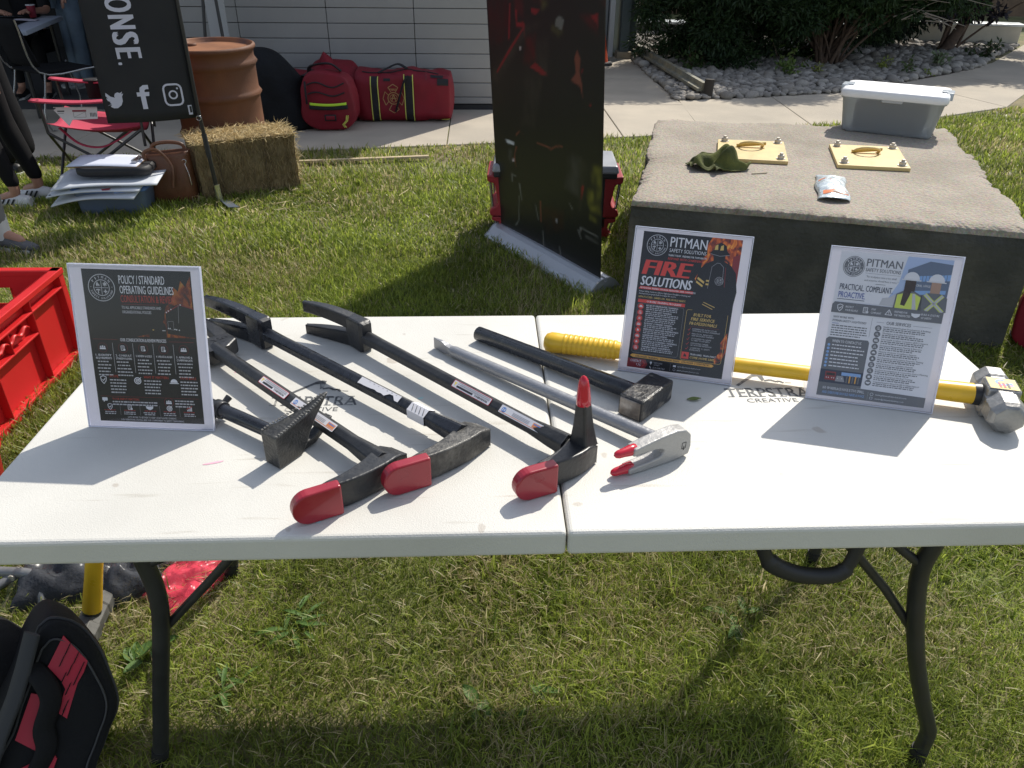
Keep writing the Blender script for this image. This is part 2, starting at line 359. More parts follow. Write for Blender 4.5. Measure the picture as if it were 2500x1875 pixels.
# ---- stone bed
bed_poly = [(2.0, 11.6), (1.95, 9.5), (1.93, 7.44), (2.6, 7.56), (3.83, 7.88), (4.84, 8.56), (5.6, 9.12), (6.42, 9.72), (7.4, 10.9), (8.3, 11.9), (6.3, 12.55), (2.1, 13.15)]
def inpoly(x, y, P):
    c = False; n = len(P)
    for i in range(n):
        x0, y0 = P[i]; x1, y1 = P[(i+1) % n]
        if (y0 > y) != (y1 > y) and x < (x1-x0)*(y-y0)/(y1-y0)+x0: c = not c
    return c
bedo = MB(); bedo.prism(bed_poly, -.03, .008)
bed = struct(bedo.build('stone_bed', M_soil), 'planting bed covered with rounded river stones')
M_stone = mat('river_stone', (.36, .335, .30), .85, var=.2, vscale=9, bump=.15, bscale=60)
N, L, bb = nodes_of(M_stone)
oi = N.new('ShaderNodeObjectInfo'); hs = [n for n in N if n.type == 'HUE_SAT'][0]
mx = N.new('ShaderNodeMixRGB'); mx.blend_type = 'MIX'; mx.inputs[1].default_value = (.20, .178, .15, 1); mx.inputs[2].default_value = (.37, .345, .31, 1)
L.new(oi.outputs['Random'], mx.inputs[0]); L.new(mx.outputs[0], hs.inputs['Color'])
M_stone2 = vcol_mat('river_stone_mass', .85)
def stone_mesh(seed, nu=8, nv=5):
    b = MB(); b.sphere((0, 0, 0), (1, .74, .5), nu, nv, 0, None, lambda p: p*(1+.16*nz(p, 1.3, seed)+.05*nz(p, 3.1, seed+9)))
    return b
STM = [stone_mesh(i).mesh('stone', M_stone) for i in range(8)]
pts = []
cell = {}
tries = 0
while tries < 60000 and len(pts) < 4200:
    tries += 1
    x, y = random.uniform(1.9, 8.3), random.uniform(7.4, 13.1)
    if not inpoly(x, y, bed_poly): continue
    if y > 9.5 and random.random() < (.45 if y < 11.5 else .7): continue
    r = random.choice([.034, .04, .045, .05, .058, .075]) * (1 if y < 9.5 else 1.15); k = (int(x/.1), int(y/.1)); ok = True
    for i in (-1, 0, 1):
        for j in (-1, 0, 1):
            for (a, c, r2) in cell.get((k[0]+i, k[1]+j), ()):
                if (a-x)**2+(c-y)**2 < (.62*(r+r2))**2: ok = False
    if not ok: continue
    cell.setdefault(k, []).append((x, y, r)); pts.append((x, y, r))
pts.sort(key=lambda p: -p[2]/proj((p[0], p[1], 0))[2])
vis = []; rest = []
for p in pts:
    u, v, z = proj((p[0], p[1], .03)); hid = 2040 < u < 2330 and 195 < v < 345
    (vis if (len(vis) < 300 and 1520 < u < 2520 and v > 5 and not hid) else rest).append(p)
def stone_M(p): return TR((p[0], p[1], .012+p[2]*random.uniform(.25, .6)), random.uniform(0, 6.3), random.uniform(-.3, .3), random.uniform(-.3, .3)) @ Matrix.Diagonal((p[2]*1.15, p[2]*1.15, p[2]*random.uniform(.9, 1.3), 1))
for p in vis: inst('stone', random.choice(STM), bed, stone_M(p))
mb = MB(); sb = [stone_mesh(20+i) for i in range(6)]; cols = []
for p in rest:
    q = random.choice(sb); mb.add(q.v, q.f, 0, True, stone_M(p)); c = random.random(); k = .19+.18*c; cols += [(k, k*.92, k*.82, 1)]*len(q.v)
o = mb.build('stones', M_stone2, bed); o['kind'] = 'stuff'
a = o.data.color_attributes.new('col', 'FLOAT_COLOR', 'POINT'); a.data.foreach_set('color', np.array(cols, dtype=np.float32).ravel())
# border rail and peg
t = thing('border_rail', 'weathered metal rail lying across the stones beside the path', 'edging rail', (2.1, 9.5, 0))
b = MB(); P0, P1 = Vector((2.02, 11.4, .10)), Vector((2.25, 7.62, .07)); d = (P1-P0).normalized(); sdv = d.cross(Vector((0, 0, 1))).normalized(); upv = sdv.cross(d)
prof = [(-.075, 0), (.075, 0), (.075, .03), (.03, .035), (.025, .085), (-.025, .085), (-.03, .035), (-.075, .03)]
b.loft([[P+sdv*x+upv*z for x, z in prof] for P in (P0, P0.lerp(P1, .5), P1)], 0, False); b.build('rail', mat('rail_weathered', (.20, .20, .165), .6, var=.25, vscale=20, col2=(.30, .26, .17), c2scale=6), t, bevel=.004)
b = MB(); b.tube([(2.27, 7.55, .0), (2.28, 7.56, .2)], .05, 10); b.build('peg', mat('peg_dark', (.03, .025, .02), .8), t)
# ================================================================== grass (one object nobody could count)
BLK = [(.532, 2.395), (2.085, 1.945), (2.72, 3.83), (.985, 4.10)]
def fbm(x, y, s=1.):
    v = 0
    for k, (fx, fy, ph, am) in enumerate(((1.3, .7, .3, 1), (-.9, 1.6, 2.1, .9), (2.7, 2.1, 4., .6), (-3.9, 2.6, 1.2, .5), (6.1, -5.3, 5.2, .4), (9.7, 8.1, .7, .35), (-15.1, 11.3, 3.3, .25))):
        v = v+am*np.sin(s*(fx*x+fy*y)+ph+1.7*np.sin(s*(fy*x-fx*y)*.7+ph*2))
    return v/2.2
def inpoly_np(x, y, P):
    c = np.zeros(len(x), bool); n = len(P)
    for i in range(n):
        x0, y0 = P[i]; x1, y1 = P[(i+1) % n]
        if y0 == y1: continue
        c ^= ((y0 > y) != (y1 > y)) & (x < (x1-x0)*(y-y0)/(y1-y0)+x0)
    return c
def grass_points(n, x0, x1, y0, y1, wide=False):
    x = RNG.uniform(x0, x1, n); y = RNG.uniform(y0, y1, n)
    d = np.stack([x-CX, y-CYY, np.full(n, .02-CZ)], 1); z = d @ np.array(FW); u = 1250+1880*(d @ np.array(RT))/z; v = 937.5-1880*(d @ np.array(UP))/z
    k = (y < path_edge(x)-.01+.02*np.sin(x*9)+.03*RNG.random(n)) & (~inpoly_np(x, y, BLK)) & (wide | ((u > -420) & (u < 2920) & (v < 2250)))
    return x[k], y[k]
def blades(x, y, hmin, hmax, w, lean, flat=0.):
    n = len(x); th = RNG.uniform(0, 2*np.pi, n); h = RNG.uniform(hmin, hmax, n)*(1+.35*fbm(x, y, 1.4)); h = np.clip(h, .012, .11); ww = w*RNG.uniform(.6, 1.3, n)
    ln = h*np.abs(RNG.normal(lean, .35, n)); dx, dy = np.cos(th), np.sin(th); sx, sy = -dy, dx
    fl = RNG.random(n) < flat; hz = np.where(fl, RNG.uniform(.006, .02, n), h); ln = np.where(fl, RNG.uniform(.018, .055, n), ln); zb = np.where(fl, RNG.uniform(.004, .028, n), 0)
    V = np.empty((n, 5, 3))
    V[:, 0] = np.stack([x-sx*ww/2, y-sy*ww/2, zb], 1); V[:, 1] = np.stack([x+sx*ww/2, y+sy*ww/2, zb], 1)
    mx, my, mz = x+dx*ln*.35, y+dy*ln*.35, zb+hz*.6
    V[:, 2] = np.stack([mx+sx*ww*.42, my+sy*ww*.42, mz], 1); V[:, 3] = np.stack([mx-sx*ww*.42, my-sy*ww*.42, mz], 1)
    V[:, 4] = np.stack([x+dx*ln, y+dy*ln, zb+hz], 1)
    dry = np.clip(np.where(y > 1.2, .27, .17)+.30*fbm(x+3, y, 1.1)+.24*fbm(x, y+5, 3.7), .02, .9); isdry = (RNG.random(n) < dry*.60) | (fl & (RNG.random(n) < .25+dry))
    t = RNG.random((n, 1)); gk = np.clip(.5+.5*fbm(x*1.3, y*1.2, 2.2), 0, 1)[:, None]
    green = (1-t)*np.array([.130, .190, .026])+t*np.array([.42, .48, .085]); green = green*(.75+.5*gk)
    straw = (1-t)*np.array([.34, .28, .13])+t*np.array([.66, .57, .34])
    c = np.where(isdry[:, None], straw, green); c = np.repeat(c[:, None, :], 5, 1)
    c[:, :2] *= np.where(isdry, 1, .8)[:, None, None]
    return V.reshape(-1, 3), c.reshape(-1, 3), n
parts = []
for (n, x0, x1, y0, y1, h0, h1, w, ln, fl) in (
        (210000, -1.75, 1.75, -.62, 1.25, .013, .036, .0026, .75, .10),
        (160000, -2.7, 2.9, 1.25, 3.0, .016, .042, .0040, .65, .08),
        (85000, -3.9, 3.9, 3.0, 4.6, .022, .055, .0068, .6, .06),
        (62000, -4.3, 6.5, 4.6, 7.3, .025, .055, .0085, .6, .05)):
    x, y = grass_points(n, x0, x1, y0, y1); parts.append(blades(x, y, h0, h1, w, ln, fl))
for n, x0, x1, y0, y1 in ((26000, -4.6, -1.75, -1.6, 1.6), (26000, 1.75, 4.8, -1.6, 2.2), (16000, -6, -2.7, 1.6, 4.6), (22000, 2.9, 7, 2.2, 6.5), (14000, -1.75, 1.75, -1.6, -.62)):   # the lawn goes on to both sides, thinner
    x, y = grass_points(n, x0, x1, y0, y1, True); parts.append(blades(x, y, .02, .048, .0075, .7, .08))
# taller tufts on scattered spots
tx, ty = grass_points(420, -3.6, 4.2, -.4, 5.4)
for i in range(1):
    xx = np.repeat(tx, 14)+RNG.normal(0, .02, len(tx)*14); yy = np.repeat(ty, 14)+RNG.normal(0, .02, len(tx)*14)
    k = (~inpoly_np(xx, yy, BLK)) & (yy < path_edge(xx)); parts.append(blades(xx[k], yy[k], .05, .085, .0042, .6, 0))
# clover: small broad leaves lying low, in patches near the table
cx, cy = grass_points(60000, -1.7, 1.7, -.6, 2.0); k = fbm(cx+1, cy+2, 1.9) > .35; cx, cy = cx[k][:26000], cy[k][:26000]; parts.append(blades(cx, cy, .012, .028, .011, 1.0, 0))
V = np.concatenate([p[0] for p in parts]); C_ = np.concatenate([p[1] for p in parts]); nb = sum(p[2] for p in parts)
me = bpy.data.meshes.new('grass'); base = (np.arange(nb)*5)[:, None]
quad = base+np.array([0, 1, 2, 3]); tri = base+np.array([3, 2, 4])
loops = np.concatenate([quad, tri], 1).ravel().astype(np.int32); st = (np.arange(nb)[:, None]*7+np.array([0, 4])).ravel().astype(np.int32); tot = np.tile([4, 3], nb).astype(np.int32)
me.vertices.add(len(V)); me.vertices.foreach_set('co', V.astype(np.float32).ravel()); me.loops.add(len(loops)); me.loops.foreach_set('vertex_index', loops)
me.polygons.add(nb*2); me.polygons.foreach_set('loop_start', st); me.polygons.foreach_set('loop_total', tot); me.update(calc_edges=True)
me.polygons.foreach_set('use_smooth', np.ones(nb*2, bool))
a = me.color_attributes.new('col', 'FLOAT_COLOR', 'POINT'); a.data.foreach_set('color', np.concatenate([C_, np.ones((len(C_), 1))], 1).astype(np.float32).ravel())
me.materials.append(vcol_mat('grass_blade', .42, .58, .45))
gr = bpy.data.objects.new('grass', me); COL.objects.link(gr); gr['kind'] = 'stuff'; gr['label'] = 'short mown grass with dry straw-coloured patches'
# broad-leaved weeds in the lawn
M_weed = mat('weed_leaf', (.085, .165, .03), .6, var=.25, vscale=20, trans=.3)
def leaf_mesh(Lf, wd, bend):
    b = MB()
    def fn(u, v):
        x = Lf*v; w = wd*math.sin(math.pi*min(1, .06+v*.94))**.8*(u-.5); return V3(w, x, Lf*bend*(v-v*v*1.5)+abs(u-.5)*wd*.5)
    b.grid(fn, 2, 5); return b.mesh('leaf', M_weed)
LM = [leaf_mesh(.10, .032, .25), leaf_mesh(.13, .022, .35), leaf_mesh(.08, .04, .15)]
for (x, y, k, n, lab) in ((-.59, .50, 1, 14, 'spreading weed rosette with long leaves, largest in the grass under the table'), (-.71, .31, 1, 7, 'upright narrow-leaved weed in the grass near the left table leg'), (-.13, .235, 2, 5, 'broad-leaved weed at the edge of the table shadow'),
        (-.02, .26, 0, 4, 'small weed just right of the broad-leaved one at the table shadow edge'), (-.93, .42, 2, 6, 'round-leaved weed right of the black backpack'), (.52, .48, 0, 6, 'weed in the grass left of the right table leg')):
    t = thing('broadleaf_weed', lab, 'weed', (x, y, 0), group='weeds in the lawn')
    for i in range(n):
        inst('leaf', LM[k], t, TR((random.uniform(-.03, .03), random.uniform(-.03, .03), .012), i*2.4+random.uniform(-.3, .3), random.uniform(.0, .32)) @ Matrix.Scale(random.uniform(.4, .72), 4))
# ================================================================== folding table
M_top = mat('table_plastic', (.645, .63, .58), .52, var=.025, vscale=4, col2=(.53, .515, .47), c2scale=2.6, c2lo=.45, c2hi=.8, bump=.14, bscale=420)
N, L, bb = nodes_of(M_top)
# scuffs: thin grey marks and faint smudges
tc = [n for n in N if n.type == 'TEX_COORD'][0]; mp = N.new('ShaderNodeMapping'); mp.inputs['Scale'].default_value = (3, 38, 1); mp.inputs['Rotation'].default_value = (0, 0, .9)
n1 = N.new('ShaderNodeTexNoise'); n1.inputs['Scale'].default_value = 2.2; n1.inputs['Detail'].default_value = 3; L.new(tc.outputs['Object'], mp.inputs[0]); L.new(mp.outputs[0], n1.inputs['Vector'])
rr = N.new('ShaderNodeValToRGB'); rr.color_ramp.elements[0].position = .64; rr.color_ramp.elements[0].color = (1, 1, 1, 1); rr.color_ramp.elements[1].position = .74; rr.color_ramp.elements[1].color = (.83, .81, .78, 1); L.new(n1.outputs[0], rr.inputs[0])
n2 = N.new('ShaderNodeTexNoise'); n2.inputs['Scale'].default_value = 15; n2.inputs['Detail'].default_value = 2; L.new(tc.outputs['Object'], n2.inputs['Vector'])
r2 = N.new('ShaderNodeValToRGB'); r2.color_ramp.elements[0].position = .715; r2.color_ramp.elements[0].color = (1, 1, 1, 1); r2.color_ramp.elements[1].position = .74; r2.color_ramp.elements[1].color = (.8, .76, .73, 1); L.new(n2.outputs[0], r2.inputs[0])
hs = [n for n in N if n.type == 'HUE_SAT'][0]
x1 = N.new('ShaderNodeMixRGB'); x1.blend_type = 'MULTIPLY'; x1.inputs[0].default_value = 1; L.new(hs.outputs[0], x1.inputs[1]); L.new(rr.outputs[0], x1.inputs[2])
x2 = N.new('ShaderNodeMixRGB'); x2.blend_type = 'MULTIPLY'; x2.inputs[0].default_value = 1; L.new(x1.outputs[0], x2.inputs[1]); L.new(r2.outputs[0], x2.inputs[2]); L.new(x2.outputs[0], bb.inputs['Base Color'])
M_leg = mat('leg_powder_coat', (.026, .026, .027), .42, var=.15, vscale=30)
M_ink = mat('table_stencil_ink', (.11, .115, .12), .7, var=.5, vscale=60, col2=(.30, .295, .28), c2scale=30, c2lo=.55, c2hi=.7)
table = thing('folding_table', 'long white plastic folding table holding the forcible entry tools', 'table', (0, .38, 0))
SX = .004
for sx in (-1, 1):
    pts = []
    for x, y in rrect(1.83, .76, .045, 6, 0, .38):
        if sx*(x) > 0: pts.append((x, y))
    pts = [(sx*.0012+SX, 0), (sx*.0012+SX, .76)]+sorted(pts, key=lambda p: math.atan2(p[1]-.38, sx*p[0]), reverse=True)
    b = MB(); b.prism(pts, TZ-.046, TZ); b.build('tabletop_half', M_top, table, bevel=.007, bseg=3)
b = MB(); b.box((0, .38, TZ-.055), (1.5, .62, .018)); b.build('underframe', mat('underside_plastic', (.5, .49, .46), .7), table)
lpl = [(.809, 0), (.788, .09), (.775, .15), (.762, .21), (.735, .33), (.713, .435), (.708, .5), (.714, .565), (.735, .69)]
lp = [(.789, 0), (.791, .09), (.779, .13), (.745, .21), (.70, .33), (.665, .45), (.645, .55), (.652, .62), (.665, .69)]
for sx in (-1, 1):
    for y in (.095, .688):
        yy = y+(.05 if sx < 0 and y < .3 else 0)
        b = MB(); b.tube(smooth_path([(sx*x, yy, z) for x, z in (lp if sx > 0 else lpl)], 4), .0158, 12); l = b.build('leg', M_leg, table)
        b = MB(); b.tube([(sx*(.789 if sx > 0 else .809), yy, .0), (sx*(.7895 if sx > 0 else .799), yy, .045)], .0172, 12); b.build('foot_cap', mat('black_rubber', (.012, .012, .012), .7), l)
    yf = .095 if sx > 0 else .145; xo = -.018 if sx < 0 else 0
    b = MB(); b.tube(smooth_path([(sx*.652+xo*3, yf, .56), (sx*.60+xo, yf+.006, .60), (sx*.54+xo, yf+.01, .66), (sx*.50+xo, yf+.012, .695)], 4), .009, 8); b.build('brace', M_leg, table)
    b = MB(); b.tube([(sx*.688+xo*2, yf+.012, .38), (sx*.60+xo, yf+.012, .50), (sx*.43+xo, yf+.02, .695)], .0085, 8); b.build('brace', M_leg, table)
    b = MB(); b.tube([(sx*.688+xo, .66, .38), (sx*.43+xo, .6, .695)], .0085, 8); b.build('brace', M_leg, table)
    b = MB(); b.tube([(sx*.652+xo*3.6, yf, .62), (sx*.652+xo*3.6, .688, .62)], .011, 8); b.build('cross_bar', M_leg, table)
# carry handle under the front edge
b = MB()
hp = smooth_path([(.318, .028, .697), (.325, .028, .665), (.345, .026, .640), (.385, .024, .622), (.43, .024, .616), (.458, .026, .622), (.470, .027, .645), (.478, .028, .697)], 5)
b.tube(hp, [.012]*8+[.0155]*(len(hp)-16)+[.012]*8, 10, flat=.75); b.build('carry_handle', mat('handle_plastic', (.022, .022, .024), .5, var=.1), table)
# printed marks on the top
def table_mark(cx, cy, w, rot):
    P = Print(TR((cx, cy, TZ+.0003), rot)); h = w*.2
    P.text('TERPSTRA', -w/2, w/2, -h/2, h/2, M_ink, 1, .012, 3); P.text('CREATIVE', -w*.3, w*.3, -h*1.12, -h*.68, M_ink, 1, .004, 3)
    for k, x in enumerate((-.455, -.33, -.21, -.085, .04, .165, .29, .415)):   # serifs
        for yy in (-h/2, h/2-.0022): P.rect(w*x-.0065, yy, w*x+.0065, yy+.0022, M_ink, 1)
    P.poly([(-w*.33, h*.85), (-w*.05, h*2.2), (w*.02, h*2.35), (w*.07, h*2.25), (w*.06, h*1.5), (w*.02, h*1.3), (w*.0, h*1.9), (-w*.06, h*1.85), (-w*.30, h*.75)], M_ink, 1)
    P.line([(w*.05, h*1.35), (w*.13, h*1.45), (w*.19, h*1.2), (w*.23, h*1.3), (w*.27, h*1.05)], h*.16, M_ink, 1); P.line([(w*.29, h*1.1), (w*.36, h*1.05)], h*.05, M_ink, 1)
    P.build('printed_mark', table)
table_mark(-.442, .385, .165, 0); table_mark(.437, .397, .165, 0)
# pink and blue ink smears
M_pink = mat('pink_ink', (.75, .40, .50), .6, var=.2); M_cyan = mat('cyan_ink', (.45, .66, .64), .6)
def smear(x, y, w, h, rot, m, n):
    P = Print(TR((x, y, TZ+.0003), rot)); P.poly([(w*math.cos(a)*(1+.4*nz((math.cos(a), math.sin(a), n), 1.7)), h*math.sin(a)*(1+.5*nz((math.cos(a), math.sin(a), n), 2.3))) for a in [2*math.pi*i/14 for i in range(14)]], m); return P
sm = smear(-.575, .19, .018, .0025, .3, M_pink, 1); sm.build('ink_smear', table)
smear(-.372, .035, .004, .004, 0, M_cyan, 2).build('ink_smear', table); smear(-.24, .39, .006, .003, .4, M_cyan, 3).build('ink_smear', table); smear(-.62, .50, .003, .0025, .4, M_pink, 4).build('ink_smear', table)
lf = MB(); lf.grid(lambda u, v: V3(.285+.028*(u-.5), .371+.010*math.sin(math.pi*u)*(v-.5)*1.3, TZ+.0015+.003*abs(v-.5)+.002*u), 8, 2)
tag(lf.build('fallen_leaf', mat('leaf_green', (.16, .21, .06), .6, trans=.2)), 'small green leaf lying on the white table by the hammer', 'leaf')
# ================================================================== forcible entry tools on the table
M_blk = mat('tool_black_paint', (.022, .023, .025), .38, var=.25, vscale=40, bump=.12, bscale=140)
M_blk2 = mat('tool_black_gloss', (.016, .018, .024), .26, var=.3, vscale=50, col2=(.05, .05, .05), c2scale=40, c2lo=.6, c2hi=.75)
M_worn = mat('tool_worn_steel', (.030, .030, .030), .45, metal=.3, var=.4, vscale=120, col2=(.125, .12, .11), c2scale=28, c2lo=.36, c2hi=.72, bump=.2, bscale=190)
M_hook = mat('tool_scuffed_black', (.024, .025, .026), .45, metal=.2, var=.35, vscale=100, col2=(.055, .054, .05), c2scale=30, c2lo=.45, c2hi=.75, bump=.25, bscale=200)
for m_ in (M_worn, M_hook): edge_wear(m_, (.30, .29, .265), .006)
edge_wear(M_blk, (.14, .14, .135), .004, .05, .2, 70, .5)
M_red = mat('red_vinyl', (.30, .010, .024), .34, var=.06, vscale=20, coat=.3)
M_redc = mat('red_vinyl_bright', (.52, .010, .03), .22, var=.05, coat=.4)
M_label = mat('label_white', (.72, .70, .72), .4, var=.05); M_lblack = mat('label_black', (.03, .03, .035), .5); M_lred = mat('label_red', (.55, .03, .06), .45); M_lyel = mat('label_yellow', (.85, .66, .16), .45); M_lor = mat('label_orange', (.75, .28, .12), .45); M_lblue = mat('label_blue', (.10, .25, .60), .45); M_lgrey = mat('label_grey', (.38, .37, .38), .5)
def hexr(p, s_, r, z): # hexagon ring around axis s_ (horizontal)
    w = Vector((-s_.y, s_.x, 0)); return [Vector((p.x, p.y, z))+r*(w*math.cos(rad(30+60*k))+Vector((0, 0, 1))*math.sin(rad(30+60*k))) for k in range(6)]
def rect_ring(c, side, up, hw, hh): return [c-side*hw-up*hh, c+side*hw-up*hh, c+side*hw+up*hh, c-side*hw+up*hh]
UPZ = Vector((0, 0, 1))
def sticker(P0, s_, r, z, a0, a1, w, label, parent, style, face=0):
    """thin label wrapped on two faces of the hexagonal shaft; a0..a1 along it"""
    side = Vector((-s_.y, s_.x, 0))
    cen = Vector((P0.x, P0.y, z)); ap = r*math.cos(rad(30))+.0006
    # face normal pointing up-front (camera side): angle -30.. use top-front face
    ang = rad(face); nrm = (side*-1*math.sin(ang)+UPZ*math.cos(ang)).normalized(); tn = s_.cross(nrm).normalized()
    M = frame(cen+s_*a0+nrm*ap, -s_, -tn, nrm); M = frame(cen+s_*a1+nrm*ap, -s_, -tn, nrm) if style != 'x' else M
    Lh = a1-a0; P = Print(M, .00015); h = r*.95
    return P, Lh, h
def halligan(label, A, B, path, tipdir, zc, fork, pike, mats, grp, plane='v', ends=None):
    """A fork boss, B head end of the shaft; path = adze centre line; fork = plan points of the tine ends"""
    mshaft, mfork, mhead = mats
    A, B = Vector((*A, 0)), Vector((*B, 0)); s_ = (B-A).normalized(); side = Vector((-s_.y, s_.x, 0)); r = .0158
    t = thing('halligan_bar', label, 'pry bar', (A.x, A.y, TZ), group=grp)
    b = MB(); b.loft([hexr(A-s_*.01, s_, r*1.05, zc), hexr(A+s_*.05, s_, r*.97, zc), hexr(B-s_*.07, s_, r*.97, zc), hexr(B-s_*.02, s_, r*1.25, zc), hexr(B+s_*.012, s_, r*1.35, zc)], 0, False)
    b.build('shaft', mshaft, t, bevel=.003)
    E = Vector((*fork, 0)); mid = A-s_*.045+(E-(A-s_*.045))*.45-s_*.010
    # fork boss and two tines
    b = MB()
    if plane == 'v':
        c = A-s_*.02
        b.loft([rect_ring(c+s_*x+UPZ*(TZ+.0355), side, UPZ, hw, hh) for x, hw, hh in ((-.032, .0135, .034), (.018, .016, .0355), (.026, .012, .030))], 0, False); b.build('fork_boss', mfork, t, bevel=.005)
        for z0, z1, h0, h1 in ((TZ+.055, TZ+.066, .0150, .0125), (TZ+.0165, TZ+.0115, .0160, .0110)):
            pts = bez(A-s_*.045, mid, E, 7); b = MB(); rings = []
            for i, p in enumerate(pts):
                u = i/7; d = (pts[min(i+1, 7)]-pts[max(i-1, 0)]).normalized(); sd = Vector((-d.y, d.x, 0)); bow = .004*math.sin(math.pi*u)*(1 if z0 > TZ+.03 else .3)
                rings.append(rect_ring(Vector((p.x, p.y, z0+(z1-z0)*u+bow)), sd, UPZ, .0125*(1-u)+.0055*u+.002*math.sin(math.pi*u), h0+(h1-h0)*u))
            b.loft(rings, 0, False); b.build('fork_tine', mfork, t, bevel=.003)
    else:
        c = A-s_*.02
        b.loft([rect_ring(c+s_*x+UPZ*(TZ+.024), side, UPZ, hw, hh) for x, hw, hh in ((-.03, .05, .015), (.012, .05, .017), (.03, .022, .015))], 0, False); bo = b.build('fork_boss', mfork, t, bevel=.005)
        P = Print(frame(c+UPZ*(TZ+.0415)+s_*-.005, -side, s_, UPZ), .00015)
        P.text('USA', -.038, -.005, -.012, .003, M_lblack, 1, .01, 1); P.text('0277', .0, .036, -.012, .003, M_lblack, 1, .01, 1)
        P.build('stamped_lettering', bo)
        for k in (-1, 1):
            pts = bez(A-s_*.045+side*k*.036, mid+side*k*.036, E+side*k*.026, 7); b = MB(); rings = []
            for i, p in enumerate(pts):
                u = i/7; rings.append(rect_ring(Vector((p.x, p.y, TZ+.024+.014*math.sin(u*1.8))), side, UPZ, .0150+(.0105-.0150)*u, .0125*(1-u)+.005*u))
            b.loft(rings, 0, False); b.build('fork_tine', mfork, t, bevel=.003)
    # head and adze: one forged blade, flat face towards the front, wide in height
    pts = smooth_path([(x, y, 0) for x, y in path], 4); K = len(pts)-1; b = MB(); rings = []; acc = [0]
    for i in range(K): acc.append(acc[-1]+(pts[i+1]-pts[i]).length)
    tot = acc[-1]
    for i, p in enumerate(pts):
        u = acc[i]/tot; d = (pts[min(i+1, K)]-pts[max(i-1, 0)]).normalized(); sd = Vector((-d.y, d.x, 0)); sd = sd if sd.y > 0 else -sd
        th = .044*(1-u)**1.3+.011; hh = .0215+.004*u; k_ = max(0, 1-u/.10); th *= 1-.38*k_**2; hh -= .004*k_; hh_e = max(0., (u-.72)/.28)
        rings.append(rect_ring(p+sd*th/2+UPZ*(TZ+hh+.0015), sd, UPZ, th/2*(1-.4*hh_e), hh*(1-.75*hh_e**2)))
    b.loft(rings, 0, False); b.build('adze', mhead, t, bevel=.006, bseg=3)
    # red tip guard: D-shaped sleeve over the adze end
    j = max(i for i in range(K+1) if tot-acc[i] >= .056); q = pts[j]; d = (pts[-1]-q).normalized(); sd = Vector((-d.y, d.x, 0)); sd = sd if sd.y > 0 else -sd
    Lc = (pts[-1]-q).length; H = .0275; poly = [(0, -H), (0, H), (Lc-.012, H)]+[(Lc-.012+.027*math.cos(a), H*math.sin(a)) for a in [rad(84-12*k) for k in range(15)]]+[(Lc-.012, -H)]
    b = MB(); b.prism(poly, -.0165, .0035, 0, frame(q+UPZ*(TZ+H+.0005)+sd*.003, d, UPZ, d.cross(UPZ))); b.build('tip_guard', M_red, t, bevel=.0035, bseg=3)
    if pike:
        p0, p1 = Vector(pike[0]), Vector(pike[1]); ax = (p1-p0); w = [(0, .019), (.12, .0165), (.3, .0135), (.62, .0105), (.95, .0065)]
        b = MB(); b.loft([rect_ring(p0+ax*k, s_, s_.cross(ax).normalized(), x, x*.9) for k, x in w], 0, False); b.build('pike', mhead, t, bevel=.004)
        b = MB(); b.tube([p0+ax*k for k in (.60, .605, .7, .85, .96, 1.0, 1.02)], [.0115, .0125, .0118, .0100, .0075, .0045, .001], 12, upv=(1, 0, 0)); b.build('tip_guard', M_redc, t)
    return t, A, B, s_, r
def lab(t, A, s_, r, z, a0, a1, kind, tilt=-28):
    side = Vector((-s_.y, s_.x, 0)); ang = rad(tilt); nrm = (side*math.sin(ang)+UPZ*math.cos(ang)).normalized(); ap = r*.98*math.cos(rad(30))+.0012
    ex = -s_; ey = nrm.cross(ex).normalized(); h = r*.98; Lh = a1-a0
    P = Print(frame(Vector((A.x, A.y, z))+s_*(a0+a1)/2+nrm*ap, ex, ey, nrm), .00018)
    x0, x1 = -Lh/2, Lh/2; y0, y1 = -h/2, h/2
    if kind == 'warn':
        P.poly(rrect(Lh, h, .002, 3), M_lred, 1); P.poly(rrect(Lh-.002, h-.002, .0015, 3), M_label, 2)
        P.text('WARNING', x0+.006, x0+.04, y0+h*.55, y0+h*.82, M_lblack, 3, .03, 1)
        for k in range(4): P.rect(x0+.004, y0+h*(.14+.11*k), x1-.012-.006*(k % 2), y0+h*(.18+.11*k), M_lgrey if k % 2 else M_lblack, 3)
        P.rect(x0+.045, y0+h*.56, x1-.012, y0+h*.8, M_lblack, 3)
        P.poly([(x1-.010, y0+h*.25), (x1-.003, y0+h*.25), (x1-.0065, y0+h*.75)], M_lyel, 3)
    elif kind == 'info':
        P.poly(rrect(Lh, h, .0015, 3), M_label, 1); P.rect(x0+.001, y1-.003, x1-.001, y1-.002, M_lor, 2)
        for k in range(3): P.rect(x0+.03, y0+h*(.3+.16*k), x1-.03, y0+h*(.37+.16*k), M_lgrey, 2)
        P.rect(x0+.002, y0+h*.2, x0+.022, y0+h*.75, M_lor, 2); P.rect(x0+.004, y0+h*.3, x0+.020, y0+h*.42, M_lblue, 3)
        P.disc(x1-.009, 0, .005, M_lblue, 2); P.disc(x1-.009, 0, .0032, M_label, 3); P.rect(x1-.010, -.003, x1-.008, .003, M_lblue, 4)
    elif kind == 'torn':
        top = [(x1, y1*.9)]+[(x1-Lh*k/12, y1*(.9-.6*abs(nz((k, 1, 2), .9))-(1.1 if k in (9, 10) else 0))) for k in range(1, 12)]+[(x0, y1*.7)]
        P.poly([(x0, y0), (x1, y0)]+top, M_label, 1)
        for k in range(7): P.rect(x0+Lh*(.1+.11*k), y0+h*.1, x0+Lh*(.13+.11*k), y0+h*(.16+.03*(k % 3)), M_lgrey, 2)
    P.build('sticker', t)
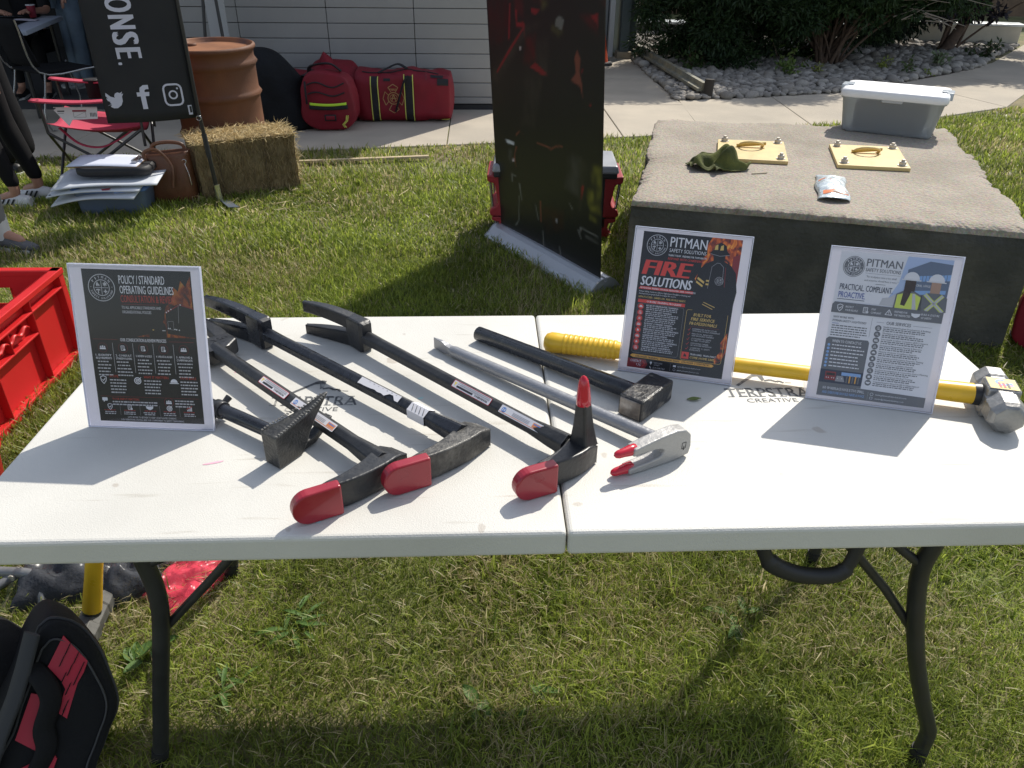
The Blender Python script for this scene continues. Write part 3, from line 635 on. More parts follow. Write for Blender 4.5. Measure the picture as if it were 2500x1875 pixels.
# 1: left bar, its fork half hidden behind the left sign
A, B = (-.662, .536), (-.292, .150)
t, A, B, s_, r = halligan('black halligan bar, leftmost of the three, fork end behind the left sign', A, B, [(-.246, .158), (-.275, .118), (-.318, .078), (-.362, .052), (-.396, .036)], None, TZ+.030, (-.775, .662), None, (M_blk, M_blk, M_blk), 'halligan bars on the table', 'h')
lab(t, A, s_, r, TZ+.030, .185, .275, 'warn'); lab(t, A, s_, r, TZ+.030, .295, .425, 'info')
# 2: middle bar, gloss worn paint
A, B = (-.578, .604), (-.166, .222)
t, A, B, s_, r = halligan('worn glossy black halligan bar in the middle with torn stickers and a scuffed head', A, B, [(-.108, .226), (-.140, .186), (-.186, .146), (-.232, .118), (-.268, .102)], None, TZ+.033, (-.728, .706), None, (M_blk2, M_blk2, M_worn), 'halligan bars on the table', 'v')
lab(t, A, s_, r, TZ+.033, .315, .425, 'torn'); 
b = MB(); pp = [];
b.loft([hexr(A+s_*x, s_, r*1.0+.0012, TZ+.033) for x in (.452, .47, .495)], 0, False, False); wrap = b.build('sticker', M_label, t)
P = Print(frame(Vector((A.x, A.y, TZ+.033))+s_*.474+(Vector((s_.y, -s_.x, 0))*.5+UPZ*.866)*(r+.0003), -s_, (Vector((s_.y, -s_.x, 0))*-.866+UPZ*.5), (Vector((s_.y, -s_.x, 0))*.5+UPZ*.866)), .0002)
for k in range(4): P.line([(-.018+.009*k, -.007), (-.012+.009*k, .006)], .0012, M_lblack, 2)
P.build('scribble', wrap)
# 3: right bar with upright pike
A, B = (-.366, .585), (.012, .188)
t, A, B, s_, r = halligan('matte black halligan bar with its red-tipped pike pointing straight up', A, B, [(.070, .172), (.040, .138), (.002, .112), (-.034, .095), (-.062, .084)], None, TZ+.033, (-.508, .674), ((.046, .176, TZ+.040), (.040, .178, TZ+.166)), (M_blk, M_blk, M_blk), 'halligan bars on the table', 'v')
lab(t, A, s_, r, TZ+.033, .285, .385, 'warn', -38); lab(t, A, s_, r, TZ+.033, .41, .51, 'info', -38)
# ---- grey claw bar
M_grey = mat('grey_hammered_paint', (.30, .305, .32), .36, metal=.35, var=.06, vscale=60, bump=.12, bscale=220)
t = thing('claw_bar', 'silver grey pry bar with a chisel end and two red-tipped claws', 'pry bar', (0, .38, TZ))
p0, p1 = Vector((-.186, .560, TZ+.0135)), Vector((.180, .206, TZ+.024)); s_ = (p1-p0).normalized(); side = Vector((-s_.y, s_.x, 0)).normalized()
b = MB(); b.tube([p0-s_*.004, p0, p0+s_*.006, p0+s_*.012, p1, p1+s_*.02], [.008, .0095, .0115, .0122, .0122, .0122], 16); b.build('shaft', M_grey, t)
b = MB(); b.loft([rect_ring(p0+s_*x+UPZ*dz, side, UPZ, hw, hh) for x, hw, hh, dz in ((.004, .007, .0075, 0), (-.012, .0068, .0095, 0), (-.026, .0045, .0125, .001), (-.052, .0012, .0125, .001))], 0, False); b.build('chisel', M_grey, t, bevel=.0015)
ax = Vector((-.895, -.446, 0)).normalized(); o = Vector((.226, .200, TZ+.001)); nrm = ax.cross(UPZ)
outl = [(0, .004), (-.003, .02), (0, .044), (.012, .056), (.03, .060), (.06, .058), (.09, .054), (.118, .0495), (.120, .036), (.095, .0365), (.075, .036), (.062, .0335), (.056, .028), (.058, .022), (.066, .018), (.085, .0155), (.112, .0145), (.126, .0125), (.125, .002), (.09, .0), (.03, 0)]
b = MB(); b.prism(outl, -.012, .012, 0, frame(o, ax, UPZ, nrm)); b.build('claw_head', mat('grey_cast_paint', (.36, .355, .345), .42, metal=.3, var=.08, vscale=40, bump=.12, bscale=150), t, bevel=.0045, bseg=3)
for z, a0 in ((.043, .108), (.0085, .112)):
    c = o+UPZ*z; b = MB(); b.tube([c+ax*(a0+x) for x in (0, .001, .012, .024, .034, .040, .043)], [.0088, .0098, .0095, .0078, .0072, .005, .001], 12); b.build('tip_guard', M_redc, t)
P = Print(frame(o+ax*.014+UPZ*.026+ax.cross(UPZ)*.0123*(1 if ax.cross(UPZ).y < 0 else -1), -ax, UPZ, -ax.cross(UPZ) if ax.cross(UPZ).y > 0 else ax.cross(UPZ)), .0002); P.frame(-.004, -.006, .004, .006, .0012, M_lblack, 1); P.rect(-.001, -.009, .001, -.001, M_lblack, 1); P.build('stamped_mark', t)
# ---- black short hammer
t = thing('steel_hammer', 'black steel hammer with a tubular handle and square block head', 'hammer', (.18, .36, TZ))
p0, p1 = Vector((-.130, .634, TZ+.0158)), Vector((.163, .371, TZ+.022)); s_ = (p1-p0).normalized()
b = MB(); b.tube([p0, p0+s_*.0015, p1-s_*.08, p1-s_*.079, p1+s_*.012], [.0145, .0158, .0158, .0166, .0166], 18); b.build('handle', M_blk2, t)
b = MB(); b.sphere(p0+s_*.001, (.001, .001, .001), 6, 4); b.tube([p0-s_*.0006, p0+s_*.001], .0135, 16); b.build('end_plug', M_blk, t)
e1 = Vector((.675, .738, 0)).normalized(); e2 = Vector((e1.y, -e1.x, 0)); c = Vector((.186, .350, TZ+.0225))
b = MB(); b.box((0, 0, 0), (.112, .052, .044), 0, frame(c, e1, -e2 if False else Vector((-e1.y, e1.x, 0)), UPZ)); b.build('hammer_head', mat('chipped_black_steel', (.02, .021, .024), .35, metal=.15, var=.25, vscale=60, col2=(.16, .145, .125), c2scale=40, c2lo=.60, c2hi=.67, bump=.2, bscale=120), t, bevel=.005)
b = MB(); b.box((-.0563, 0, 0), (.0022, .043, .036), 0, frame(c, e1, Vector((-e1.y, e1.x, 0)), UPZ)); b.build('striking_face', mat('worn_face_steel', (.20, .17, .145), .5, metal=.4, var=.35, vscale=50, col2=(.4, .36, .32), c2scale=30, bump=.3, bscale=120), t, bevel=.001)
# ---- yellow sledgehammer
M_yel = mat('yellow_fibreglass', (.78, .47, .025), .33, var=.06, vscale=25, spec=.5, col2=(.70, .42, .03), c2scale=9); M_steel = mat('forged_steel', (.34, .335, .325), .45, metal=.7, var=.08, vscale=60, bump=.15, bscale=160, col2=(.27, .265, .255), c2scale=9)
def sledge_head(b, c, ax, r=.034, half=.079):
    u = UPZ if abs(ax.z) < .9 else Vector((0, 1, 0)); w = ax.cross(u).normalized(); u = w.cross(ax)
    def ring(x, q, sq=.0): return [c+ax*x+(u*math.cos(rad(22.5+45*k))+w*math.sin(rad(22.5+45*k)))*q for k in range(8)]
    b.loft([ring(x, q) for x, q in ((-half, r*.72), (-half+.004, r*.86), (-half+.012, r*.98), (-.036, r*1.02), (-.031, r*.93), (.031, r*.93), (.036, r*1.02), (half-.012, r*.98), (half-.004, r*.86), (half, r*.72))], 0, False)
    for sg in (-1, 1): b.loft([ring(sg*x, q) for x, q in ((half+.0003, r*.7), (half+.0025, r*.45), (half+.0032, r*.05))][::sg], 0, True)
def sledge(t, p0, p1, c, ax, grip=True):
    s_ = (p1-p0).normalized(); Lh = (p1-p0).length; b = MB()
    pts = [0, .004, .014, .028, .034, .15, .17, .25, Lh-.16, Lh-.10, Lh-.03, Lh]; rs = [.012, .019, .0235, .0235, .0225, .0205, .0175, .0165, .0165, .0195, .0215, .0215]
    if Lh < .5: pts = [0, .004, .014, Lh-.25, Lh-.10, Lh-.03, Lh]; rs = [.012, .018, .021, .0195, .0205, .0225, .0225]
    b.tube([p0+s_*x for x in pts], rs, 18, flat=.92); h = b.build('handle', M_yel, t)
    if grip:
        for k in range(11):
            x = .045+.0105*k; r = .0222-.0016*k/11+.0012; b = MB(); b.tube([p0+s_*(x-.0045), p0+s_*(x-.003), p0+s_*(x+.003), p0+s_*(x+.0045)], [r-.003, r, r, r-.003], 18, flat=.92, cap=False); b.build('grip_ridge', M_yel, h)
    b = MB(); b.tube([p1, p1+s_*.012], [.0205, .0215], 16); b.build('neck_ring', M_leg, t)
    b = MB(); sledge_head(b, c, ax); hd = b.build('hammer_head', M_steel, t, bevel=.0012)
    return hd
t = thing('sledgehammer', 'yellow-handled sledgehammer lying behind the signs across the right half of the table', 'sledgehammer', (.8, .32, TZ), group='sledgehammers with yellow handles')
p0, p1 = Vector((.012, .579, TZ+.0225)), Vector((.800, .330, TZ+.033)); hx = Vector((.30, .953, 0)).normalized(); hc = Vector((.838, .312, TZ+.0325))
hd = sledge(t, p0, p1, hc, hx)
s_ = (p1-p0).normalized()
b = MB(); b.box((0, 0, 0), (.056, .05, .0615), 0, frame(hc, s_, Vector((-s_.y, s_.x, 0)).normalized(), UPZ)); b.build('cheek', M_steel, hd, bevel=.004)
P = Print(frame(hc+UPZ*.0312, Vector((s_.x, s_.y, 0)).normalized(), Vector((-s_.y, s_.x, 0)).normalized(), UPZ), .0003)
P.rect(-.026, -.022, .026, .022, M_lblack, 1); P.rect(-.024, -.020, .024, .020, M_lyel, 2); P.ring(0, .004, .012, .005, M_lblue, 3, 12, 60, 330); P.rect(.006, -.002, .017, .004, M_lblue, 3); P.disc(.014, -.006, .0035, mat('label_pink', (.8, .3, .5), .5), 3, 8)
for k in range(3): P.rect(-.008+.007*k, -.016, -.004+.007*k, .003, M_lred if k < 2 else M_lblack, 4)
P.build('sticker', hd)
# ---- black hook tool at the left front, its shaft under the left sign
t = thing('truckman_hook', 'black multi-purpose hook tool with scuffed knurled head in front of the left sign', 'hook tool', (-.47, .22, TZ))
p0, p1 = Vector((-.740, .425, TZ+.020)), Vector((-.462, .226, TZ+.026)); s_ = (p1-p0).normalized(); side = Vector((-s_.y, s_.x, 0))
b = MB(); b.tube([p0, p0.lerp(p1, .5), p1], .0128, 16); b.build('handle', M_blk2, t)
for x in (.175, .325):
    c = p0+s_*x; b = MB(); b.tube([c-s_*.010, c-s_*.009, c+s_*.009, c+s_*.010], [.0155, .0168, .0168, .0155], 16); k = b.build('clamp_collar', M_blk, t)
    b = MB(); b.tube([c+side*.012+UPZ*.008, c+side*.024+UPZ*.014], [.0055, .0065], 10); b.tube([c-side*.012-UPZ*.006, c-side*.022-UPZ*.010], [.005, .0055], 10); b.build('wing_screw', M_blk, k)
o = Vector((-.470, .176, TZ+.001)); ax = Vector((.62, .785, 0)).normalized(); nn = ax.cross(UPZ)
b = MB(); b.prism([(0, 0), (.052, 0), (.066, .014), (.076, .030), (.094, .050), (.132, .082), (.125, .083), (.080, .070), (.0, .062)], -.022, .016, 0, frame(o+nn*.0, ax, UPZ, nn))
for i, p in enumerate(b.v):    # thin the far blade
    q = (p-o).dot(ax); k = max(0., min(1, (q-.02)/.11)); w = (p-o).dot(nn); b.v[i] = p-nn*(w+.003)*k*.86
b.build('hook_head', M_hook, t, bevel=.0022)
b = MB(); b.prism([(.050, .0), (.085, .003), (.112, .018), (.130, .036), (.124, .038), (.102, .026), (.082, .016), (.064, .016)], -.012, .006, 0, frame(o, ax, UPZ, nn)); b.build('gas_key_arm', M_hook, t, bevel=.002)
b = MB()
for k in range(22):
    for w in (-.0205, .0145):
        x = .004+.0055*k; kk = max(0., min(1, (x-.02)/.11)); ww = w-(w+.003)*kk*.86; z = .0635+.020*max(0, x-.0)/.13 if x < .08 else .0715+(x-.08)*.25
        b.box((0, 0, 0), (.0022, .0045, .002), 0, frame(o+ax*x+nn*ww+UPZ*(z-.0005), ax, nn, UPZ))
b.build('knurled_edge', M_worn, t)
# ================================================================== acrylic sign holders
def thin_clear(name, tint=(.97, .97, 1), rough=.02, ior=1.49, gl=1.):
    m = mat(name); N, L, b = nodes_of(m); N.remove(b)
    tr = N.new('ShaderNodeBsdfTransparent'); tr.inputs[0].default_value = (*tint, 1); gs = N.new('ShaderNodeBsdfGlossy'); gs.inputs[1].default_value = rough
    fr = N.new('ShaderNodeFresnel'); fr.inputs[0].default_value = ior; mu = N.new('ShaderNodeMath'); mu.operation = 'MULTIPLY'; mu.inputs[1].default_value = gl; L.new(fr.outputs[0], mu.inputs[0])
    mx = N.new('ShaderNodeMixShader'); L.new(mu.outputs[0], mx.inputs[0]); L.new(tr.outputs[0], mx.inputs[1]); L.new(gs.outputs[0], mx.inputs[2]); L.new(mx.outputs[0], N['Material Output'].inputs[0])
    return m
M_acr = thin_clear('clear_acrylic', (.985, .985, .995), .02, 1.49, .26); M_edge = mat('acrylic_edge', (.80, .82, .90), .15, trans=.5)
M_paper = mat('sign_paper', (.80, .80, .85), .45, trans=.5, var=.015)
def ink(name, c, r=.38): return mat('ink_'+name, c, r, spec=.4)
K_blk = ink('black', (.014, .014, .017)); K_dk = ink('charcoal', (.07, .07, .075)); K_wht = ink('white', (.74, .74, .78)); K_red = ink('red', (.72, .06, .045)); K_dred = ink('dark_red', (.26, .03, .035)); K_gry = ink('grey', (.30, .30, .32)); K_lgr = ink('light_grey', (.52, .52, .55)); K_yel = ink('gold', (.72, .50, .14)); K_org = ink('orange', (.78, .40, .07)); K_blu = ink('blue', (.09, .13, .38)); K_sky = ink('sky', (.42, .52, .74)); K_navy = ink('navy', (.035, .045, .08)); K_bld = ink('office', (.14, .18, .26)); K_vest = ink('vest', (.62, .72, .12)); K_skin = ink('skin', (.45, .28, .2)); K_hair = ink('hair', (.05, .03, .025)); K_slate = ink('slate', (.15, .155, .17)); K_lblu = ink('light_blue', (.25, .42, .72))
def fire_ink(nm, g):
    m = mat(nm, (.6, .2, .03), .4); N, L, b = nodes_of(m); tc = N.new('ShaderNodeTexCoord'); mp = N.new('ShaderNodeMapping'); mp.inputs['Scale'].default_value = (70, 70, 34); L.new(tc.outputs['Object'], mp.inputs[0])
    n = N.new('ShaderNodeTexNoise'); n.inputs['Scale'].default_value = 1.; n.inputs['Detail'].default_value = 7; n.inputs['Distortion'].default_value = 1.2; L.new(mp.outputs[0], n.inputs['Vector'])
    r = N.new('ShaderNodeValToRGB'); e = r.color_ramp.elements; e[0].position = .36; e[0].color = (.02, .010, .010, 1); e[1].position = .72; e[1].color = (.95*g, .62*g, .12*g, 1)
    for p, c in ((.45, (.28, .035, .012, 1)), (.54, (.70, .13, .015, 1)), (.62, (.9, .32, .03, 1))): q = e.new(p); q.color = (c[0]*g, c[1]*g, c[2]*g, 1)
    L.new(n.outputs[0], r.inputs[0]); L.new(r.outputs[0], b.inputs['Base Color']); return m
K_fire = fire_ink('ink_fire', 1.); K_fired = fire_ink('ink_fire_dim', .42); K_redd = ink('red_dim', (.42, .05, .04))
def holder(label, bl, br, tilt, h, draw):
    A, B = Vector((*bl, TZ)), Vector((*br, TZ)); ex = (B-A).normalized(); w = (B-A).length; bk = Vector((-ex.y, ex.x, 0)); th = rad(tilt)
    up = UPZ*math.cos(th)+bk*math.sin(th); nrm = ex.cross(up)
    t = thing('sign_holder', label, 'sign holder', (A+B)/2, 0, 'clear sign holders on the table')
    Mf = frame(A+UPZ*.003, ex, up, nrm)     # x right, y up the panel, z towards the viewer
    b = MB()
    b.prism([(0, 0), (w, 0), (w, h), (0, h)], .0022, .0034, 0, Mf); b.build('front_pane', M_acr, t)
    b = MB(); b.prism([(0, 0), (w, 0), (w, h), (0, h)], -.0026, -.0012, 0, Mf); b.build('back_pane', M_acr, t)
    b = MB(); b.box((w/2, h+.0008, 0), (w, .0016, .0066), 0, Mf); b.box((w/2, -.0008, 0), (w, .0016, .0066), 0, Mf); b.box((-.0007, h/2, 0), (.0014, h+.0032, .0066), 0, Mf); b.box((w+.0007, h/2, 0), (.0014, h+.0032, .0066), 0, Mf); b.build('edge', M_edge, t)
    b = MB(); b.box((w/2, .034, 0), (w, .07, .0025), 0, frame(A+UPZ*.0016, ex, bk, UPZ)); b.build('foot', M_acr, t)
    pw, ph = w-.0016, h-.0016; px, py = (w-pw)/2, (h-ph)/2
    b = MB(); b.prism([(px, py), (px+pw, py), (px+pw, py+ph), (px, py+ph)], -.0008, .0002-.0004, 0, Mf); ins = b.build('paper_insert', M_paper, t)
    P = Print(Mf @ Matrix.Translation((px, py, -.0002)), .00014); draw(Page(P, pw, ph)); P.build('print', ins)
    return t
class Page:
    """u right 0..1, v DOWN 0..1 inside the printed area (x0,v0)-(x1,v1) of the sheet"""
    def __init__(s, P, pw, ph, a=(0, 0, 1, 1)): s.P, s.pw, s.ph, s.a = P, pw, ph, a
    def area(s, u0, v0, u1, v1): s.a = (u0, v0, u1, v1)
    def X(s, u): return (s.a[0]+(s.a[2]-s.a[0])*u)*s.pw
    def Y(s, v): return (1-(s.a[1]+(s.a[3]-s.a[1])*v))*s.ph
    def R(s, u0, v0, u1, v1, m, l=1, skew=0): s.P.rect(s.X(u0), s.Y(v1), s.X(u1), s.Y(v0), m, l, skew)
    def G(s, pts, m, l=1): s.P.poly([(s.X(u), s.Y(v)) for u, v in pts], m, l)
    def L(s, pts, w, m, l=2): s.P.line([(s.X(u), s.Y(v)) for u, v in pts], w, m, l)
    def T(s, t, u0, u1, v0, v1, m, l=4, bold=.0, res=2, sh=0): s.P.text(t, s.X(u0), s.X(u1), s.Y(v1), s.Y(v0), m, l, bold, res, sh)
    def C(s, u, v, r, m, l=2, n=16): s.P.disc(s.X(u), s.Y(v), r, m, l, n)
    def O(s, u, v, r, w, m, l=2, n=20): s.P.ring(s.X(u), s.Y(v), r, w, m, l, n)
    def F(s, u0, v0, u1, v1, w, m, l=2, r=.004): s.P.frame(s.X(u0), s.Y(v1), s.X(u1), s.Y(v0), w, m, l, r)
    def lines(s, u0, u1, v0, dv, n, m, l=4, seed=0, hh=.006, center=False):
        """small body copy: rows of short word dashes"""
        rr = random.Random(seed)
        for k in range(n):
            u = u0+(rr.uniform(0, .1)*(u1-u0) if center else 0); end = u1-rr.uniform(.0, .22)*(u1-u0)*(1 if (k == n-1 or center) else .35)
            while u < end-.008:
                w = rr.uniform(.010, .036); w = min(w, end-u); s.R(u, v0+dv*k, u+w, v0+dv*k+hh, m, l); u += w+.0065
    def logo(s, u, v, r, m, fill=None, l=3):
        x, y = s.X(u), s.Y(v); P = s.P
        if fill: P.disc(x, y, r*1.06, fill, l-1, 32)
        P.ring(x, y, r, r*.055, m, l, 36); P.ring(x, y, r*.60, r*.05, m, l, 28)
        P.rect(x-r*.5, y-r*.018, x+r*.5, y+r*.018, m, l); P.rect(x-r*.018, y-r*.5, x+r*.018, y+r*.5, m, l)
        P.arc_text('PITMAN', x, y, r*.775, r*.2, m, 150, 30, l); P.arc_text('SAFETY SOLUTIONS', x, y, r*.775, r*.155, m, 192, 348, l, True)
        for sx in (-1, 1): P.disc(x+sx*r*.78, y+r*.06, r*.03, m, l, 6)
        q = r*.24; P.poly([(x-q*1.5, y+q*.45), (x-q*1.65, y+q*1.0), (x-q*1.15, y+q*1.9), (x-q*1.0, y+q*1.35), (x-q*.62, y+q*1.0), (x-q*.55, y+q*.5), (x-q*.8, y+q*.4), (x-q*1.0, y+q*.9), (x-q*1.25, y+q*.4)], m, l)
        for k in range(3): a = math.pi*k/3+.52; P.line([(x+q*1.1-q*.65*math.cos(a), y+q*1.1-q*.65*math.sin(a)), (x+q*1.1+q*.65*math.cos(a), y+q*1.1+q*.65*math.sin(a))], q*.3, m, l)
        P.line([(x-q*1.1, y-q*1.8), (x-q*1.1, y-q*.7)], q*.3, m, l); P.line([(x-q*1.75, y-q*.75), (x-q*1.1, y-q*.5), (x-q*.5, y-q*.75)], q*.32, m, l)
        P.rect(x+q*.55, y-q*1.3, x+q*1.65, y-q*.95, m, l); P.rect(x+q*.93, y-q*1.7, x+q*1.28, y-q*.55, m, l)
    def icon(s, k, u, v, r, m, l=4):
        x, y = s.X(u), s.Y(v); P = s.P
        if k == 'people':
            for dx, q in ((-.55, .8), (.55, .8), (0, 1.)): P.disc(x+dx*r, y+.35*r*q, .26*r*q, m, l, 10); P.poly([(x+dx*r-.42*r*q, y-.5*r), (x+dx*r+.42*r*q, y-.5*r), (x+dx*r+.3*r*q, y+.02*r), (x+dx*r-.3*r*q, y+.02*r)], m, l)
        elif k == 'doc':
            P.frame(x-.5*r, y-.65*r, x+.4*r, y+.65*r, .14*r, m, l)
            for j in range(3): P.rect(x-.3*r, y+(.3-.3*j)*r, x+.2*r, y+(.4-.3*j)*r, m, l)
            P.disc(x+.4*r, y-.45*r, .3*r, m, l, 10)
        elif k == 'shield':
            P.line([(x-.6*r, y+.6*r), (x, y+.85*r), (x+.6*r, y+.6*r), (x+.5*r, y-.2*r), (x, y-.85*r), (x-.5*r, y-.2*r), (x-.6*r, y+.6*r)], .15*r, m, l); P.line([(x-.28*r, y+.05*r), (x-.05*r, y-.2*r), (x+.32*r, y+.3*r)], .15*r, m, l)
        elif k == 'target': P.ring(x, y, .75*r, .18*r, m, l, 18); P.ring(x, y, .42*r, .16*r, m, l, 14); P.disc(x, y, .14*r, m, l, 8); P.line([(x, y), (x+.75*r, y+.75*r)], .12*r, m, l)
        elif k == 'hat': P.poly([(x+.75*r*math.cos(a), y-.15*r+.75*r*math.sin(a)) for a in [math.pi*i/8 for i in range(9)]], m, l); P.rect(x-.95*r, y-.4*r, x+.95*r, y-.22*r, m, l)
        elif k == 'hands': P.poly([(x-r, y+.45*r), (x-.3*r, y+.35*r), (x+.3*r, y+.4*r), (x+r, y+.45*r), (x+.85*r, y-.2*r), (x+.2*r, y-.6*r), (x-.25*r, y-.55*r), (x-.9*r, y-.15*r)], m, l)
        elif k == 'chart':
            for j in range(4): P.rect(x+(-.6+.35*j)*r, y-.6*r, x+(-.38+.35*j)*r, y+(-.2+.22*j)*r, m, l)
            P.line([(x-.7*r, y-.05*r), (x-.1*r, y+.4*r), (x+.15*r, y+.2*r), (x+.75*r, y+.8*r)], .12*r, K_red, l)
        elif k == 'lens': P.ring(x-.15*r, y+.15*r, .5*r, .15*r, m, l, 16); P.line([(x+.2*r, y-.2*r), (x+.65*r, y-.65*r)], .2*r, m, l)
        elif k == 'tri': P.line([(x, y+.7*r), (x+.75*r, y-.55*r), (x-.75*r, y-.55*r), (x, y+.7*r)], .15*r, m, l); P.rect(x-.07*r, y-.15*r, x+.07*r, y+.3*r, m, l); P.rect(x-.07*r, y-.4*r, x+.07*r, y-.26*r, m, l)
        elif k == 'flame': P.poly([(x-.3*r, y-.6*r), (x-.5*r, y-.1*r), (x-.1*r, y+.8*r), (x+.1*r, y+.3*r), (x+.35*r, y+.3*r), (x+.5*r, y-.2*r), (x+.3*r, y-.6*r), (x, y-.3*r)], m, l)
        elif k == 'chev':
            for j in range(3): P.line([(x-.5*r, y+(-.5+.35*j)*r), (x, y+(-.2+.35*j)*r), (x+.5*r, y+(-.5+.35*j)*r)], .18*r, m, l)
        elif k == 'kit': P.rect(x-.6*r, y-.5*r, x+.6*r, y+.35*r, m, l); P.frame(x-.25*r, y+.35*r, x+.25*r, y+.6*r, .12*r, m, l)
        elif k == 'bubble': P.poly(rrect(1.3*r, .8*r, .2*r, 3, x-.15*r, y+.15*r), m, l); P.poly([(x-.5*r, y-.2*r), (x-.1*r, y-.2*r), (x-.5*r, y-.65*r)], m, l)
def silhouette(p, u, v, w, h, m, l, strap=None):
    """firefighter seen from behind: helmet, neck flap, shoulders, torso"""
    q = lambda a, b: (u+a*w, v+b*h)
    p.G([q(-.14, .16), q(-.24, .15), q(-.16, .10), q(-.13, .03), q(0, -.01), q(.13, .03), q(.16, .10), q(.24, .15), q(.14, .16), q(.13, .25), q(.30, .30), q(.44, .40), q(.52, .66), q(.46, 1), q(-.46, 1), q(-.52, .66), q(-.44, .40), q(-.30, .30), q(-.13, .25)], m, l)
def draw_policy(p):
    p.area(.088, .022, .930, .968); p.R(0, 0, 1, 1, K_blk)
    p.G([(.99, .03), (.94, .10), (.90, .06), (.87, .13), (.83, .10), (.80, .19), (.74, .23), (.72, .30), (.68, .36), (.60, .40), (.45, .425), (.99, .425)], K_fired, 2)
    p.G([(.735, .265), (.80, .225), (.87, .205), (1, .235), (1, .425), (.735, .40)], K_blk, 3); p.G([(.74, .262), (.87, .208), (1, .235), (1, .24), (.87, .214), (.74, .27)], K_dred, 4)
    for u, v in ((.745, .262), (.765, .253), (.79, .242), (.88, .212), (.75, .365), (.765, .365), (.81, .37), (.825, .372), (.85, .375)): p.C(u, v, .0011, K_wht, 5, 8)
    p.L([(.75, .32), (.80, .318), (.80, .375), (.75, .37), (.75, .32)], .0005, K_gry, 5); p.L([(.86, .215), (.85, .33)], .0006, K_gry, 5)
    silhouette(p, .645, .275, .17, .155, K_blk, 4); p.R(.60, .375, .615, .38, K_yel, 5); p.R(.69, .378, .72, .383, K_lgr, 5)
    p.logo(.17, .117, .0235, K_lgr)
    p.T('POLICY / STANDARD', .335, .755, .033, .088, K_wht, bold=.012); p.T('OPERATING GUIDELINES', .335, .83, .098, .150, K_wht, bold=.012); p.T('CONSULTATION & REVIEW', .335, .84, .158, .205, K_redd, 5, bold=.012)
    p.R(.335, .217, .68, .219, K_dred, 4); p.T('TO ALL APPLICABLE STANDARDS AND', .335, .70, .228, .247, K_lgr, bold=.02); p.T('ORGANIZATIONAL POLICIES', .335, .605, .257, .276, K_lgr, bold=.02)
    p.T('OUR CONSULTATION & REVIEW PROCESS', .285, .715, .437, .459, K_wht, bold=.02); p.R(.03, .447, .26, .449, K_dred, 4); p.R(.74, .451, .97, .453, K_dred, 4)
    for i, (a, b_, ic) in enumerate((('1. IDENTIFY', 'REQUIREMENTS', 'people'), ('2. CONSULT', 'STAKEHOLDERS', 'doc'), ('3. REVIEW & ASSESS', '', 'doc'), ('4. UPDATE & ALIGN', '', 'doc'), ('5. APPROVE &', 'COMMUNICATE', 'people'))):
        u = .11+.19*i; p.O(u, .503, .0085, .0004, K_dred, 3); p.icon(ic, u, .503, .0062, K_wht)
        p.T(a, u-.075, u+.075, .545, .559, K_wht, bold=.02, res=1)
        if b_: p.T(b_, u-.075, u+.075, .565, .579, K_wht, bold=.02, res=1)
        p.lines(u-.075, u+.075, .592 if b_ else .575, .022, 5, K_lgr, 4, i, .008, True)
        if i < 4: p.R(u+.094, .47, u+.097, .665, K_lgr, 3)
    for u, ic, tt in ((.06, 'shield', 'SCOPE'), (.385, 'target', 'WHY IT MATTERS'), (.73, 'hat', 'YOUR ROLE')):
        p.icon(ic, u+.02, .718, .0085, K_wht); p.T(tt, u+.08, u+.08+.017*len(tt), .683, .700, K_redd, bold=.02, res=1); p.lines(u+.08, u+.245, .713, .021, 5, K_lgr, 4, int(u*100), .008)
    p.R(.03, .828, .97, .8295, K_dred, 3); p.icon('bubble', .075, .853, .0075, K_wht); p.T('YOUR INPUT MATTERS', .14, .40, .838, .853, K_redd, bold=.02, res=1); p.lines(.14, .60, .861, .018, 2, K_lgr, 4, 50, .008)
    p.O(.68, .858, .0085, .0005, K_dred, 3); p.icon('people', .68, .858, .006, K_wht); p.lines(.74, .93, .843, .019, 3, K_lgr, 4, 51, .008)
    for i, ic in enumerate(('shield', 'doc', 'hands', 'target', 'chart')):
        u = .11+.19*i; p.icon(ic, u, .900, .0068, K_wht); p.lines(u-.065, u+.065, .919, .012, 1, K_dred, 4, 60+i, .007, True); p.lines(u-.065, u+.065, .932, .0125, 2, K_lgr, 4, 70+i, .006, True)
        if i < 4: p.R(u+.094, .885, u+.096, .955, K_gry, 3)
    p.T("LET'S WORK TOGETHER TO KEEP OUR POLICIES CURRENT,", .27, .74, .962, .974, K_lgr, bold=.015, res=1); p.T('OUR OPERATIONS STRONG, AND OUR COMMITMENT TO SAFETY UNWAVERING.', .2, .81, .980, .992, K_lgr, bold=.015, res=1)
